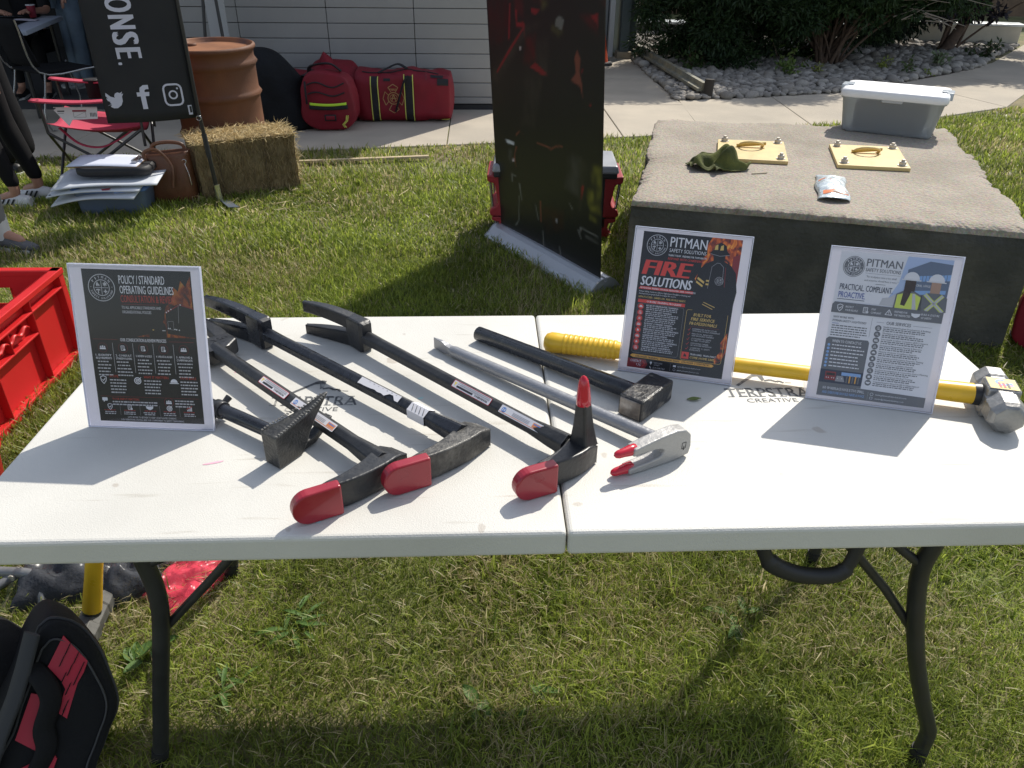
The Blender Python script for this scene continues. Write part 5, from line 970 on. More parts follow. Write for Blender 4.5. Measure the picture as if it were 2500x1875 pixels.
# ================================================================== roll-up banner
ART = [('redglow', [(-0.002, 1.204), (0.202, 1.213), (0.209, 1.091), (0.124, 1.016), (-0.001, 0.995)]), ('darkband', [(-0.009, 1.084), (0.182, 1.086), (0.18, 1.049), (-0.006, 1.033)]), ('rim', [(0.218, 1.198), (0.228, 1.195), (0.207, 1.039), (0.193, 1.038)]), ('red', [(0.271, 1.25), (0.332, 1.25), (0.344, 1.196), (0.335, 1.145), (0.294, 1.151), (0.271, 1.177)]), ('rim', [(0.268, 1.177), (0.285, 1.171), (0.282, 1.118), (0.341, 1.125), (0.354, 1.113), (0.345, 1.062), (0.333, 1.101), (0.275, 1.1)]), ('red', [(0.413, 1.239), (0.508, 1.234), (0.504, 1.218), (0.412, 1.22)]), ('rim', [(0.413, 1.191), (0.486, 1.185), (0.451, 1.165), (0.414, 1.17)]), ('olive', [(0.508, 1.229), (0.555, 1.215), (0.506, 1.192)]), ('olive', [(0.593, 1.129), (0.668, 1.114), (0.647, 1.096), (0.586, 1.119)]), ('grey', [(0.649, 1.175), (0.689, 1.162), (0.668, 1.117), (0.614, 1.133), (0.621, 1.161)]), ('brown', [(0.336, 1.102), (0.361, 1.113), (0.491, 1.134), (0.359, 1.07), (0.173, 0.914), (0.064, 0.811), (0.011, 0.841), (0.119, 0.937)]), ('rim', [(0.333, 1.1), (0.339, 1.094), (0.067, 0.865), (0.064, 0.874), (0.191, 0.989)]), ('red', [(0.358, 1.055), (0.4, 1.071), (0.441, 1.08), (0.439, 1.001), (0.452, 0.984), (0.388, 0.942), (0.333, 0.946), (0.357, 1.019)]), ('brown', [(0.461, 1.052), (0.55, 1.066), (0.546, 0.916), (0.504, 0.913), (0.437, 0.959)]), ('rim', [(0.388, 0.934), (0.437, 0.959), (0.546, 0.919), (0.491, 0.912), (0.463, 0.918)]), ('brown', [(0.353, 0.932), (0.477, 0.911), (0.482, 0.862), (0.412, 0.658), (0.285, 0.644), (0.333, 0.779)]), ('rust', [(0.74, 0.92), (0.782, 0.956), (0.769, 1.016), (0.79, 1.05), (0.817, 1.018), (0.809, 0.964), (0.83, 0.915), (0.836, 0.859), (0.816, 0.905)]), ('rim', [(0.887, 1.191), (0.935, 1.204), (0.945, 1.205), (0.945, 1.153), (0.935, 1.169)]), ('red', [(0.819, 1.187), (0.887, 1.191), (0.935, 1.169), (0.941, 1.126)]), ('red', [(0.982, 1.25), (0.999, 1.25), (0.999, 1.24)]), ('dot', [(0.295, 1.011), (0.309, 1.013), (0.31, 1.004), (0.298, 1.002)]), ('rim', [(0.891, 0.843), (0.902, 0.844), (0.902, 0.834), (0.891, 0.834)]), ('rim', [(0.827, 0.975), (0.841, 0.977), (0.823, 0.958)]), ('white', [(0.118, 0.539), (0.152, 0.546), (0.208, 0.542), (0.207, 0.53), (0.145, 0.527)]), ('rust', [(0.224, 0.529), (0.235, 0.525), (0.21, 0.48), (0.218, 0.416), (0.198, 0.46)]), ('rust', [(0.227, 0.589), (0.261, 0.611), (0.306, 0.605), (0.267, 0.607), (0.232, 0.581)]), ('rust', [(0.429, 0.588), (0.519, 0.59), (0.564, 0.585), (0.61, 0.607), (0.666, 0.616), (0.666, 0.61), (0.61, 0.6), (0.564, 0.576), (0.508, 0.583), (0.434, 0.583)]), ('dot', [(0.181, 0.452), (0.201, 0.455), (0.201, 0.444), (0.183, 0.44)]), ('grey', [(0.165, 0.375), (0.216, 0.371), (0.216, 0.365), (0.18, 0.367), (0.178, 0.329), (0.166, 0.327)]), ('leather', [(0.716, 0.575), (0.756, 0.593), (0.824, 0.59), (0.818, 0.523), (0.81, 0.405), (0.685, 0.419), (0.709, 0.509)]), ('brown', [(0.824, 0.582), (0.904, 0.586), (0.915, 0.572), (0.88, 0.489), (0.845, 0.442), (0.821, 0.343), (0.81, 0.341), (0.817, 0.438), (0.812, 0.523)]), ('yellow', [(0.926, 0.578), (0.989, 0.58), (0.992, 0.493), (0.903, 0.497), (0.909, 0.534)]), ('yellow', [(0.891, 0.459), (0.992, 0.482), (0.992, 0.441), (0.891, 0.396), (0.885, 0.427)]), ('yellow', [(0.902, 0.382), (0.992, 0.421), (0.994, 0.369), (0.914, 0.368)]), ('yellow', [(0.908, 0.338), (0.96, 0.333), (0.96, 0.32), (0.907, 0.325)]), ('rim', [(0.828, 0.456), (0.84, 0.473), (0.851, 0.464), (0.845, 0.442), (0.828, 0.397)]), ('grey', [(0.814, 0.26), (0.843, 0.262), (0.971, 0.255), (0.977, 0.248), (0.837, 0.255), (0.82, 0.226)]), ('grey', [(0.866, 0.229), (0.971, 0.226), (0.971, 0.221), (0.866, 0.221)]), ('white', [(0.594, 0.24), (0.609, 0.242), (0.611, 0.221), (0.595, 0.221)]), ('grey', [(0.794, 0.238), (0.808, 0.24), (0.831, 0.202), (0.825, 0.2)]), ('grey', [(0.234, 0.265), (0.239, 0.266), (0.229, 0.128), (0.202, 0.093), (0.179, 0.084), (0.221, 0.126)]), ('grey', [(0.166, 0.054), (0.223, 0.05), (0.22, 0.043), (0.171, 0.05)]), ('rust', [(0.446, 0.292), (0.458, 0.294), (0.46, 0.181), (0.448, 0.179)]), ('grey', [(0.399, 0.261), (0.407, 0.257), (0.431, 0.187), (0.423, 0.182)]), ('grey', [(0.187, 0.018), (0.232, 0.008), (0.23, 0.004), (0.184, 0.011)]), ('grey', [(0.625, 0.097), (0.633, 0.099), (0.652, 0.015), (0.643, 0.013)]), ('maroon', [(0.463, 0.272), (0.671, 0.297), (0.668, 0.199), (0.504, 0.134), (0.466, 0.194)]), ('hose', [(0.16, 0.491), (0.171, 0.492), (0.163, 0.437), (0.152, 0.453)]), ('grey', [(0.718, 0.354), (0.729, 0.35), (0.758, 0.328), (0.746, 0.327)]), ('grey', [(0.237, 0.336), (0.254, 0.334), (0.267, 0.248), (0.261, 0.247)]), ('grey', [(0.464, 0.137), (0.472, 0.138), (0.483, 0.017), (0.475, 0.015)])]
t = thing('rollup_banner', 'tall dark roll-up banner printed with a firefighter, on a silver base in the grass', 'banner', (.16, 2.95, 0))
B0 = Vector((-.085, 3.348, 0)); d = Vector((.4928, -.8701, 0)); bk = Vector((.8701, .4928, 0)); WB = .955
lean = (UPZ*math.cos(rad(3.6))-bk*math.sin(rad(3.6))).normalized(); nrm = d.cross(lean)
Mb = frame(B0+bk*.08+UPZ*.045-d*.003, d, lean, nrm)
M_ban = mat('banner_print_black', (.020, .020, .021), .36, var=.25, vscale=3, spec=.45)
BM = {'redglow': (.036, .007, .009), 'darkband': (.02, .012, .013), 'rim': (.20, .015, .02), 'red': (.085, .009, .012), 'olive': (.11, .10, .035), 'grey': (.13, .13, .12), 'brown': (.034, .030, .026), 'rust': (.17, .05, .035), 'dot': (.6, .5, .5), 'white': (.6, .62, .64), 'leather': (.055, .053, .05), 'yellow': (.20, .19, .03), 'maroon': (.032, .012, .011), 'hose': (.15, .15, .14)}
b = MB(); GU, GV = 110, 230; b.grid(lambda u, v: V3(WB*u, 2.0*v, -.006*math.sin(math.pi*u)), GU, GV, 0, True, Mb)
au = np.tile(np.arange(GU+1)/GU, GV+1); zv = np.repeat(np.arange(GV+1)/GV*2.0, GU+1)+.02   # printed picture, sampled on the sheet
colr = np.tile(np.array([[.0135, .0135, .0145]]), (len(au), 1))
nzv = np.array([nz((a_*9, z_*6, 1), 1, 1) for a_, z_ in zip(au, zv)])*.6+np.array([nz((a_*30, z_*16, 5), 1, 2) for a_, z_ in zip(au, zv)])*.7
def sdist(px, py, P_):
    n_ = len(P_); dmin = np.full(len(px), 9.); ins_ = np.zeros(len(px), bool)
    for i in range(n_):
        x0, y0 = P_[i]; x1, y1 = P_[(i+1) % n_]; ex_, ey_ = x1-x0, y1-y0; L2 = ex_*ex_+ey_*ey_+1e-12; t_ = np.clip(((px-x0)*ex_+(py-y0)*ey_)/L2, 0, 1); dmin = np.minimum(dmin, np.hypot(px-x0-t_*ex_, py-y0-t_*ey_))
        if y0 != y1: ins_ ^= ((y0 > py) != (y1 > py)) & (px < (x1-x0)*(py-y0)/(y1-y0)+x0)
    return np.where(ins_, dmin, -dmin)
for m, pts in ART:
    pw_ = [(a_*WB, z_) for a_, z_ in pts]; sharp = m in ('white', 'dot', 'grey', 'rim', 'rust'); s_ = .005 if sharp else .022
    al = np.clip(.5+sdist(au*WB, zv, pw_)/(2*s_), 0, 1); al = al*al*(3-2*al)*(1 if sharp else np.clip(.55+.75*nzv, .05, 1)); colr = colr*(1-al[:, None])+np.array(BM[m])*al[:, None]
M_ban = vcol_mat('banner_print', .36, 0, .45); pan = b.build('graphic_panel', M_ban, t, solid=.0008)
at = pan.data.color_attributes.new('col', 'FLOAT_COLOR', 'POINT'); at.data.foreach_set('color', np.concatenate([colr, np.ones((len(colr), 1))], 1).astype(np.float32).ravel())
# firefighter torso above the picture edge, kept plain
prof = [(-.115, .0), (-.112, .012), (-.085, .030), (-.055, .062), (-.03, .075), (-.012, .078), (-.012, .06), (.0, .06), (.0, .080), (.02, .080), (.05, .066), (.08, .034), (.11, .014), (.113, .0)]
M_base = mat('banner_base_silver', (.50, .52, .55), .38, metal=.55, var=.05)
oc = B0+bk*.098
b = MB(); b.loft([[oc+d*s_+bk*x+UPZ*z for x, z in prof] for s_ in (-.012, WB+.012)], 0, False); b.build('base_cassette', M_base, t, bevel=.002)
for s_ in (-.014, WB+.014):
    b = MB(); b.loft([[oc+d*(s_+e)+bk*x*1.01+UPZ*(z*1.02) for x, z in prof] for e in (-.004, .004)], 0, False); b.build('end_cap', mat('endcap_grey', (.30, .31, .32), .45), t, bevel=.002)
b = MB(); b.tube([B0+bk*.13+d*WB/2+UPZ*.05, B0+bk*.10+d*WB/2+lean*2.03], .009, 10); b.build('support_pole', M_leg, t)
b = MB(); b.box((WB/2, 2.01, 0), (WB+.01, .03, .014), 0, Mb); b.build('top_rail', M_base, t, bevel=.003)
# ---- red equipment case behind the banner
t = thing('equipment_case', 'red-ended equipment case with chrome rods standing behind the roll-up banner', 'equipment case', (.28, 3.62, 0))
M_rp = mat('red_moulded_plastic', (.33, .022, .03), .45, var=.08); M_bp = mat('black_moulded_plastic', (.02, .021, .024), .5, var=.15); M_chr = mat('chrome_rod', (.5, .5, .52), .2, metal=.9); M_cov = mat('grey_lid', (.30, .31, .33), .4, var=.06)
Mc = TR((.30, 3.50, 0), -.06)
b = MB(); b.box((0, .0, .215), (.60, .30, .33), 0, Mc); b.build('body', M_bp, t, bevel=.012)
b = MB(); b.box((0, 0, .395), (.70, .36, .045), 0, Mc, .97); b.build('lid', M_cov, t, bevel=.012); b = MB(); b.box((0, 0, .36), (.68, .34, .035), 0, Mc); b.build('lid_seal', M_bp, t, bevel=.008)
for sx in (-1, 1):
    b = MB(); b.prism([(.275, .12), (.355, .12), (.365, .14), (.355, .165), (.325, .18), (.315, .2), (.335, .305), (.375, .315), (.378, .355), (.275, .345)], -.155, .155, 0, Mc @ frame((0, 0, 0), (sx, 0, 0), (0, 0, 1), (0, 1, 0))); b.build('end_frame', M_rp, t, bevel=.008)
    for y in (-.13, .13):
        b = MB(); b.tube([(sx*.345, y, .15), (sx*.362, y, .33)], .008, 8, M=Mc); b.build('guard_rod', M_chr, t)
        b = MB(); b.prism([(.27, .0), (.315, .0), (.33, .03), (.305, .05), (.31, .085), (.35, .095), (.352, .115), (.27, .115)], y-.02, y+.02, 0, Mc @ frame((0, 0, 0), (sx, 0, 0), (0, 0, 1), (0, 1, 0))); b.build('foot_bracket', M_rp, t, bevel=.004)
        b = MB(); b.tube([(sx*.318, y, .02), (sx*.338, y, .105)], .006, 8, M=Mc); b.build('guard_rod', M_chr, t)
b = MB(); b.tube(smooth_path([(-.16, 0, .42), (-.14, 0, .45), (.14, 0, .45), (.16, 0, .42)], 4), .012, 8, M=Mc); b.build('carry_handle', M_cov, t)
# ---- traffic cone behind
t = thing('traffic_cone', 'orange traffic cone with a white band, mostly behind the roll-up banner by the door', 'traffic cone', (1.42, 9.95, 0))
M_cone = mat('cone_orange', (.50, .07, .025), .5, var=.08)
b = MB(); b.lathe([(.155, .035), (.15, .05), (.108, .30), (.03, .70), (.026, .71), (.001, .712)], 20, 0, True, TR((1.42, 9.95, 0))); b.build('cone', M_cone, t)
b = MB(); b.lathe([(.079, .475), (.060, .60)], 20, 0, True, TR((1.42, 9.95, 0)), False); b.lathe([(.081, .475), (.062, .60)], 20, 0, True, TR((1.42, 9.95, 0)), False); b.build('reflective_band', mat('band_white', (.7, .7, .7), .4), t)
b = MB(); b.prism(rrect(.38, .38, .06, 4, 1.42, 9.95), .012, .045); b.build('base', M_bp, t, bevel=.006)
# ================================================================== feather banner
t = thing('feather_banner', 'black hanging banner with large white letters and three social media icons, by the hay bale', 'banner', (-1.78, 3.96, 0))
FLp = Vector((-2.265, 3.802, 0)); fd = Vector((.9468, .3217, 0)); fn_ = Vector((.3217, -.9468, 0)); WF = .487
M_fab = mat('banner_fabric_black', (.017, .0175, .020), .75, var=.12, vscale=6, bump=.1, bscale=400); M_bw = mat('banner_fabric_white', (.62, .62, .72), .7, var=.05)
wav = lambda x, z: .012*math.sin(5*x+2.2*z+1)+.006*math.sin(11*x-3*z)
def fp(p): return FLp+fd*p.x+UPZ*p.y+fn_*(p.z+wav(p.x, p.y))
b = MB(); b.grid(lambda u, v: fp(V3(WF*u, .535+2.2*v-.006*math.sin(math.pi*u), 0)), 16, 40, 0, True); fab = b.build('fabric', M_fab, t, solid=.001)
P = Print(Matrix.Identity(4), .0012, fp)
RX = Matrix.Rotation(-math.pi/2, 4, 'Z')
def vletter(c, z0, z1, x0, x1): # reads downwards: letter width runs down the banner, its top faces right
    P.text(c, 0, z1-z0, 0, x1-x0, M_bw, 2, .055, 4, 0, Matrix.Translation((x0, z1, 0)) @ RX)
for c, z0, z1 in (('O', 1.11, 1.19), ('N', 1.025, 1.097), ('S', .945, 1.012), ('E', .874, .932), ('.', .842, .856)): vletter(c, z0, z1, .127, .262 if c != '.' else .145)
P.build('lettering', fab); P = Print(Matrix.Identity(4), .0012, fp)
# bird
bx, bz, s_ = .066, .662, .049
P.poly([(bx+s_*x, bz+s_*y) for x, y in ((-.95, -.62), (-.45, -.55), (-.62, -.75), (-.3, -.95), (.1, -.95), (.55, -.65), (.78, -.2), (.8, .3), (1.0, .62), (.78, .55), (.92, .85), (.65, .68), (.4, .78), (.12, .66), (.0, .42), (.02, .2), (-.4, .35), (-.85, .8), (-.92, .45), (-.72, .15), (-.9, .2), (-.78, -.1), (-.5, -.25), (-.62, -.28), (-.45, -.48))], M_bw, 2)
P.build('printed_icon', fab); P = Print(Matrix.Identity(4), .0012, fp)
# f and camera icon
fx, fz = .215, .667
P.poly([(fx-.012, fz-.065), (fx+.014, fz-.065), (fx+.014, fz+.005), (fx+.034, fz+.005), (fx+.038, fz+.027), (fx+.014, fz+.027), (fx+.014, fz+.036), (fx+.022, fz+.042), (fx+.038, fz+.042), (fx+.038, fz+.065), (fx+.012, fz+.065), (fx-.008, fz+.052), (fx-.012, fz+.036), (fx-.012, fz+.027), (fx-.030, fz+.027), (fx-.030, fz+.005), (fx-.012, fz+.005)], M_bw, 2)
P.build('printed_icon', fab); P = Print(Matrix.Identity(4), .0012, fp)
gx, gz = .378, .671
P.frame(gx-.048, gz-.057, gx+.048, gz+.057, .0105, M_bw, 2, .026); P.ring(gx, gz, .025, .0085, M_bw, 2, 24); P.disc(gx+.027, gz+.034, .0055, M_bw, 2, 10)
P.build('printed_icon', fab); P = Print(Matrix.Identity(4), .0012, fp)
P.rect(.444, .554, .466, .608, M_bw, 2); P.rect(.452, .566, .464, .602, M_bp, 3)
P.build('printed_tag', fab)
b = MB(); b.tube([(-1.768, 3.972, .0), (-1.795, 3.963, .6), (-1.796, 3.962, 1.3), (-1.798, 3.961, 2.9)], [.013, .011, .010, .008], 10); b.build('pole', mat('pole_carbon', (.02, .02, .021), .35), t)
b = MB(); b.tube([(-1.765, 3.973, .0), (-1.772, 3.971, .13)], .019, 12); f_ = b.build('ground_sleeve', mat('sleeve_chrome', (.55, .55, .42), .25, metal=.8), t)
b = MB(); b.tube([(-1.781, 3.967, .30), (-1.788, 3.965, .44)], .015, 10); b.build('joint_sleeve', M_bp, t)
b = MB(); b.loft([[V3(-1.75+dx*k, 3.95+dy*k, z+h) for dx, dy, h in ((0, 0, 0), (.02, .03, 0), (.02, .03, .006), (0, 0, .006))] for k, z in ((1, .02), (1.4, .022), (1.1, .016))], 0, False); b.add([(-1.76, 3.96, .03), (-1.66, 3.78, .045), (-1.60, 3.80, .04), (-1.72, 3.98, .03)], [(0, 1, 2, 3)], 0); b.build('ground_spike', mat('spike_steel', (.16, .19, .24), .4, metal=.5), t, solid=.004)
b = MB(); b.tube([(-1.795, 3.95, .545)]+[(-1.795+.014*math.sin(a), 3.95, .535+.014*math.cos(a)) for a in [2*math.pi*k/10 for k in range(11)]], .0022, 6); b.build('hook_ring', M_chr, t)
# ================================================================== drum, hay, bags along the wall
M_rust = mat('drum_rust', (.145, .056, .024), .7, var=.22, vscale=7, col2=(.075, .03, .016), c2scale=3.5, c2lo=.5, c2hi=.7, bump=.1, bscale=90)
t = thing('steel_drum', 'rusty orange-brown steel drum behind the hay bale', 'drum', (-1.94, 4.86, 0)); t.rotation_euler = (rad(2.2), 0, 0)
Md = wm(t); b = MB(); R_ = .288
pr = [(R_-.02, 0), (R_, .01), (R_, .03), (R_-.008, .04)]
for z in (.28, .53, .73): pr += [(R_-.008, z-.035), (R_-.002, z-.018), (R_+.010, z), (R_-.002, z+.018), (R_-.008, z+.035)]
pr += [(R_-.008, .80), (R_+.006, .812), (R_+.012, .824), (R_+.008, .837), (R_-.004, .842)]
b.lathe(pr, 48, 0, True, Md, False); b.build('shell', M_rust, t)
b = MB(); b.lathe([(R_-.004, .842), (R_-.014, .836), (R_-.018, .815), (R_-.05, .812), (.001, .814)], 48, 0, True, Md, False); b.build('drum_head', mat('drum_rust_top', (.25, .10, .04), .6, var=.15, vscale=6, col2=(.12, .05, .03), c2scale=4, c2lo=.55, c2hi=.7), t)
b = MB(); b.lathe([(.001, .002), (R_-.02, 0)], 32, 0, True, Md, False); b.build('drum_bottom', M_rust, t)
b = MB(); b.lathe([(.035, .814), (.035, .826), (.02, .828), (.001, .828)], 12, 0, True, Md @ TR((-.15, .1, 0))); b.build('bung', M_rust, t)
# hay bale: body with strings plus straw
M_hay = mat('hay_body', (.20, .15, .075), .95, var=.35, vscale=6, bump=1., bscale=60)
N, L, bb = nodes_of(M_hay); tc = [n for n in N if n.type == 'TEX_COORD'][0]; mp = N.new('ShaderNodeMapping'); mp.inputs['Scale'].default_value = (90, 90, 6); L.new(tc.outputs['Object'], mp.inputs[0]); n_ = N.new('ShaderNodeTexNoise'); n_.inputs['Scale'].default_value = 1; n_.inputs['Detail'].default_value = 5; L.new(mp.outputs[0], n_.inputs['Vector'])
hs = [n for n in N if n.type == 'HUE_SAT'][0]; mx = N.new('ShaderNodeMixRGB'); mx.blend_type = 'OVERLAY'; mx.inputs[0].default_value = .75; L.new(hs.outputs[0], mx.inputs[1]); L.new(n_.outputs[0], mx.inputs[2]); L.new(mx.outputs[0], bb.inputs['Base Color'])
bp = [n for n in N if n.type == 'BUMP'][0]; L.new(n_.outputs[0], bp.inputs['Height'])
h0, h1 = Vector((-1.885, 4.03, 0)), Vector((-1.335, 4.31, 0)); hd = (h1-h0).normalized(); hb = Vector((-hd.y, hd.x, 0)); HL = (h1-h0).length; HD, HH = .36, .365
t = thing('hay_bale', 'small yellow hay bale tied with string in front of the rusty drum', 'hay bale', (h0+h1)/2+hb*.18)
def hayf(p, n): 
    k = (p-h0).dot(hd); gr_ = .012*max(0, 1-min(abs(k-x) for x in (.13, .27, .42, .56))/.014); return p+n*(.010*nz(p, 9, 1)+.006*nz(p, 30, 2)-gr_)
b = MB()
b.grid(lambda u, v: hayf(h0+hd*HL*u+UPZ*HH*v, -hb), 70, 40); b.grid(lambda u, v: hayf(h0+hb*HD+hd*HL*(1-u)+UPZ*HH*v, hb), 40, 24)
b.grid(lambda u, v: hayf(h0+hd*HL+hb*HD*u+UPZ*HH*v, hd), 24, 24); b.grid(lambda u, v: hayf(h0+hb*HD*(1-u)+UPZ*HH*v, -hd), 24, 24); b.grid(lambda u, v: hayf(h0+UPZ*HH+hd*HL*u+hb*HD*v, UPZ), 60, 30)
b.build('bale_body', M_hay, t)
M_str = vcol_mat('straw', .8, .2)
def straws(fnpos, n, l0, l1, w, name, parent, c0=(.40, .30, .14), c1=(.72, .60, .36)):
    V_, F_, C_ = [], [], []
    for i in range(n):
        p, dr = fnpos(); L_ = random.uniform(l0, l1); dr = dr.normalized(); sd = dr.cross(Vector((random.gauss(0, 1), random.gauss(0, 1), random.gauss(0, 1)))).normalized()*w*random.uniform(.6, 1.2); m = p+dr*L_*.5+Vector((random.gauss(0, 1), random.gauss(0, 1), random.gauss(0, 1)))*L_*.07
        o_ = len(V_); V_ += [p-sd, p+sd, m+sd, m-sd, p+dr*L_]; F_ += [(o_, o_+1, o_+2, o_+3), (o_+3, o_+2, o_+4)]; k = random.random(); C_ += [tuple(c0[j]+(c1[j]-c0[j])*k for j in range(3))+(1,)]*5
    me = bpy.data.meshes.new(name); me.from_pydata([tuple(v) for v in V_], [], F_); me.materials.append(M_str); a = me.color_attributes.new('col', 'FLOAT_COLOR', 'POINT'); a.data.foreach_set('color', np.array(C_, dtype=np.float32).ravel())
    o = bpy.data.objects.new(name, me); COL.objects.link(o); o['kind'] = 'stuff'
    if parent: o.parent = parent; me.transform(wm(parent).inverted())
    return o
def on_top(): return h0+hd*HL*random.uniform(-.02, 1.02)+hb*HD*random.uniform(-.03, 1.03)+UPZ*(HH+random.uniform(-.01, .006)), Vector((random.gauss(0, 1), random.gauss(0, 1), random.gauss(.12, .22)))
def on_front(): return h0+hd*HL*random.random()+UPZ*random.uniform(.01, HH)-hb*.004, Vector((random.gauss(0, .35), random.gauss(0, .2)-.15, random.choice((-1, 1))*random.uniform(.4, 1)))
def on_side(): return h0+hd*(HL+.004)+hb*HD*random.random()+UPZ*random.uniform(.01, HH), Vector((random.uniform(.05, .7), random.gauss(0, .5), random.gauss(0, .8)))
straws(on_top, 2600, .03, .085, .0022, 'loose_straw', t, (.42, .31, .14), (.74, .60, .34)); straws(on_front, 1500, .03, .08, .0016, 'loose_straw', t, (.17, .12, .055), (.38, .29, .15)); straws(on_side, 500, .03, .09, .002, 'loose_straw', t)  # front straw is coloured darker to carry the shade on that face
for k in (.13, .42):
    b = MB(); e = .004; c = [h0+hd*k+x for x in (-hb*e, -hb*e+UPZ*(HH+e), hb*(HD+e)+UPZ*(HH+e), hb*(HD+e))]; b.tube(c, .0022, 6); b.build('twine', mat('twine', (.10, .07, .045), .9), t)
gl = straws(lambda: (Vector((random.gauss(-1.45, .35), random.gauss(4.1, .35), random.uniform(.02, .045))), Vector((random.gauss(0, 1), random.gauss(0, 1), random.gauss(0, .12)))), 260, .04, .12, .0022, 'scattered_straw', None); gl['label'] = 'loose straw scattered on the grass by the hay bale'
b = MB(); P0, P1 = Vector((-1.46, 4.915, .03)), Vector((-.515, 5.07, .028)); d = (P1-P0).normalized(); b.box((0, 0, 0), ((P1-P0).length, .035, .018), 0, frame((P0+P1)/2, d, Vector((-d.y, d.x, 0)), UPZ)); tag(b.build('wooden_stake', mat('bare_wood', (.50, .40, .26), .8, var=.2, vscale=20), bevel=.002), 'long pale wooden stake lying in the grass in front of the red bags', 'stake')
b = MB(); P0, P1 = Vector((-2.9, 5.0, .03)), Vector((-2.1, 4.92, .03)); d = (P1-P0).normalized(); b.box((0, 0, 0), ((P1-P0).length, .03, .016), 0, frame((P0+P1)/2, d, Vector((-d.y, d.x, 0)), UPZ)); tag(b.build('wooden_stake', MATS['bare_wood'], bevel=.002), 'pale wooden stake lying in the shaded grass under the red camping chair', 'stake')
# ---- red gear bags
M_bag = mat('bag_red_nylon', (.20, .009, .020), .6, var=.12, vscale=7, bump=.15, bscale=300, spec=.35); M_web = mat('webbing_black', (.012, .012, .015), .7, var=.2, vscale=40); M_lime = mat('reflective_lime', (.55, .85, .05), .35); M_ylw = mat('piping_yellow', (.60, .60, .12), .5); M_gold = mat('emblem_gold', (.42, .24, .10), .6)
def bagf(Lx, dy, hz, seed, sag=.03, e=.45):
    """closed soft box surface: t along the length 0..1, a angle round the section"""
    def f(t_, a, k=0.):
        c, s_ = math.cos(a), math.sin(a); y = dy/2*math.copysign(abs(c)**e, c); z = hz/2*math.copysign(abs(s_)**e, s_)
        q = abs(2*t_-1); r = (1-q**7)**.30 if q < 1 else 0; sh = .86+.14*r
        z = z*sh*(1-.10*max(0, s_)*math.sin(math.pi*t_*2.2+seed)); y *= sh
        p = V3(Lx*(t_-.5), y, z+hz/2)
        w = .030*nz(p, 4.0, seed)+.014*nz(p, 10, seed+3)+.010*abs(nz(V3(p.x*1.5, p.y*1.5, p.z*4), 5, seed+5)); n = V3(0, c, s_)
        p = p+n*(w+k); p.z = max(.008, p.z-sag*max(0, s_)*math.sin(math.pi*t_)); return p
    return f
def bag_body(f, M, nu=44, na=44):
    b = MB(); rings = []
    ts = [0, .004, .012, .03]+[.06+.88*i/nu for i in range(nu+1)]+[.97, .988, .996, 1]
    for t_ in ts: rings.append([f(t_, 2*math.pi*j/na) for j in range(na)])
    for (k, t_, i0) in ((0, 0, 0), (-1, 1, -1)): 
        r = rings[i0]; c = sum(r, Vector())/len(r); cap = [[c+(p-c)*q+V3((-1 if t_ == 0 else 1)*.03*(1-q*q), 0, 0) for p in r] for q in (.05, .35, .65, .88)]
        rings = (cap+rings) if t_ == 0 else (rings+cap[::-1])
    b.loft(rings, 0, True, True, M); return b
def band(f, M, t0, t1, a0, a1, k, n=30):
    b = MB(); b.grid(lambda u, v: f(t0+(t1-t0)*v, a0+(a1-a0)*u, k), n, 3, 0, True, M); return b
# long bag: length along the wall
t = thing('gear_bag', 'long red fire gear bag with a gold fire emblem lying by the siding wall', 'gear bag', (-.80, 6.53, .012), 0, group='red fire gear bags by the wall')
Mg = TR((-.80, 6.53, .012), -.02); f = bagf(.84, .40, .44, 1.0)
bag_body(f, Mg).build('bag_body', M_bag, t)
fr = math.pi   # front is -y: angle pi
band(f, Mg, .17, .255, 2.35, 4.3, .006).build('strap', M_web, t); band(f, Mg, .52, .62, 2.5, 4.35, .006).build('strap', M_web, t)
for x in (.17, .245, .52, .61): band(f, Mg, x, x+.010, 2.4, 4.3, .009).build('reflective_edge', M_ylw, t)
b = MB(); b.tube(smooth_path([f(.57, 2.5, .01), f(.52, 2.85, .02), f(.46, 3.15, .03), f(.42, 3.4, .018)], 5), .020, 8, flat=.35, M=Mg); b.build('strap_end', M_web, t)
band(f, Mg, .31, .38, 2.62, 2.78, .006).build('name_patch', M_web, t)
band(f, Mg, .745, .765, 1.2, 2.7, .005).build('end_seam', mat('bag_red_dark', (.16, .008, .016), .6), t); band(f, Mg, .87, .985, 2.55, 2.95, .007).build('strap', M_web, t); band(f, Mg, .80, .93, 2.2, 2.5, .006).build('strap', M_web, t); band(f, Mg, .90, .99, 4.05, 4.2, .007).build('reflective_edge', M_ylw, t)
b = MB(); b.tube(smooth_path([f(.25, 2.0, .01), f(.33, 1.75, .035), f(.45, 1.65, .045), f(.55, 1.9, .012)], 5), .016, 8, flat=.4, M=Mg); b.build('carry_handle', M_web, t)
b = MB(); b.tube([f(x, 1.85, .003) for x in [.08+.08*i for i in range(11)]], .006, 6, M=Mg); b.build('zip', M_web, t)
def emb(p):
    z_ = (p.y-.01)/.22; a = math.pi-math.asin(max(-.95, min(.95, math.copysign(abs(z_)**(1/.45), z_)))); return Mg @ f(.405+p.x/.84, a, .008+p.z)
P = Print(Matrix.Identity(4), .001, emb); q = .088
for k in range(4):
    a = math.pi/2*k; R2 = lambda r, da: (r*math.cos(a+da)*.95, r*math.sin(a+da)*1.25)
    P.line([R2(q*.55, -.42), R2(q*1.0, -.55), R2(q*1.12, 0), R2(q*1.0, .55), R2(q*.55, .42)], .006, M_gold, 2)
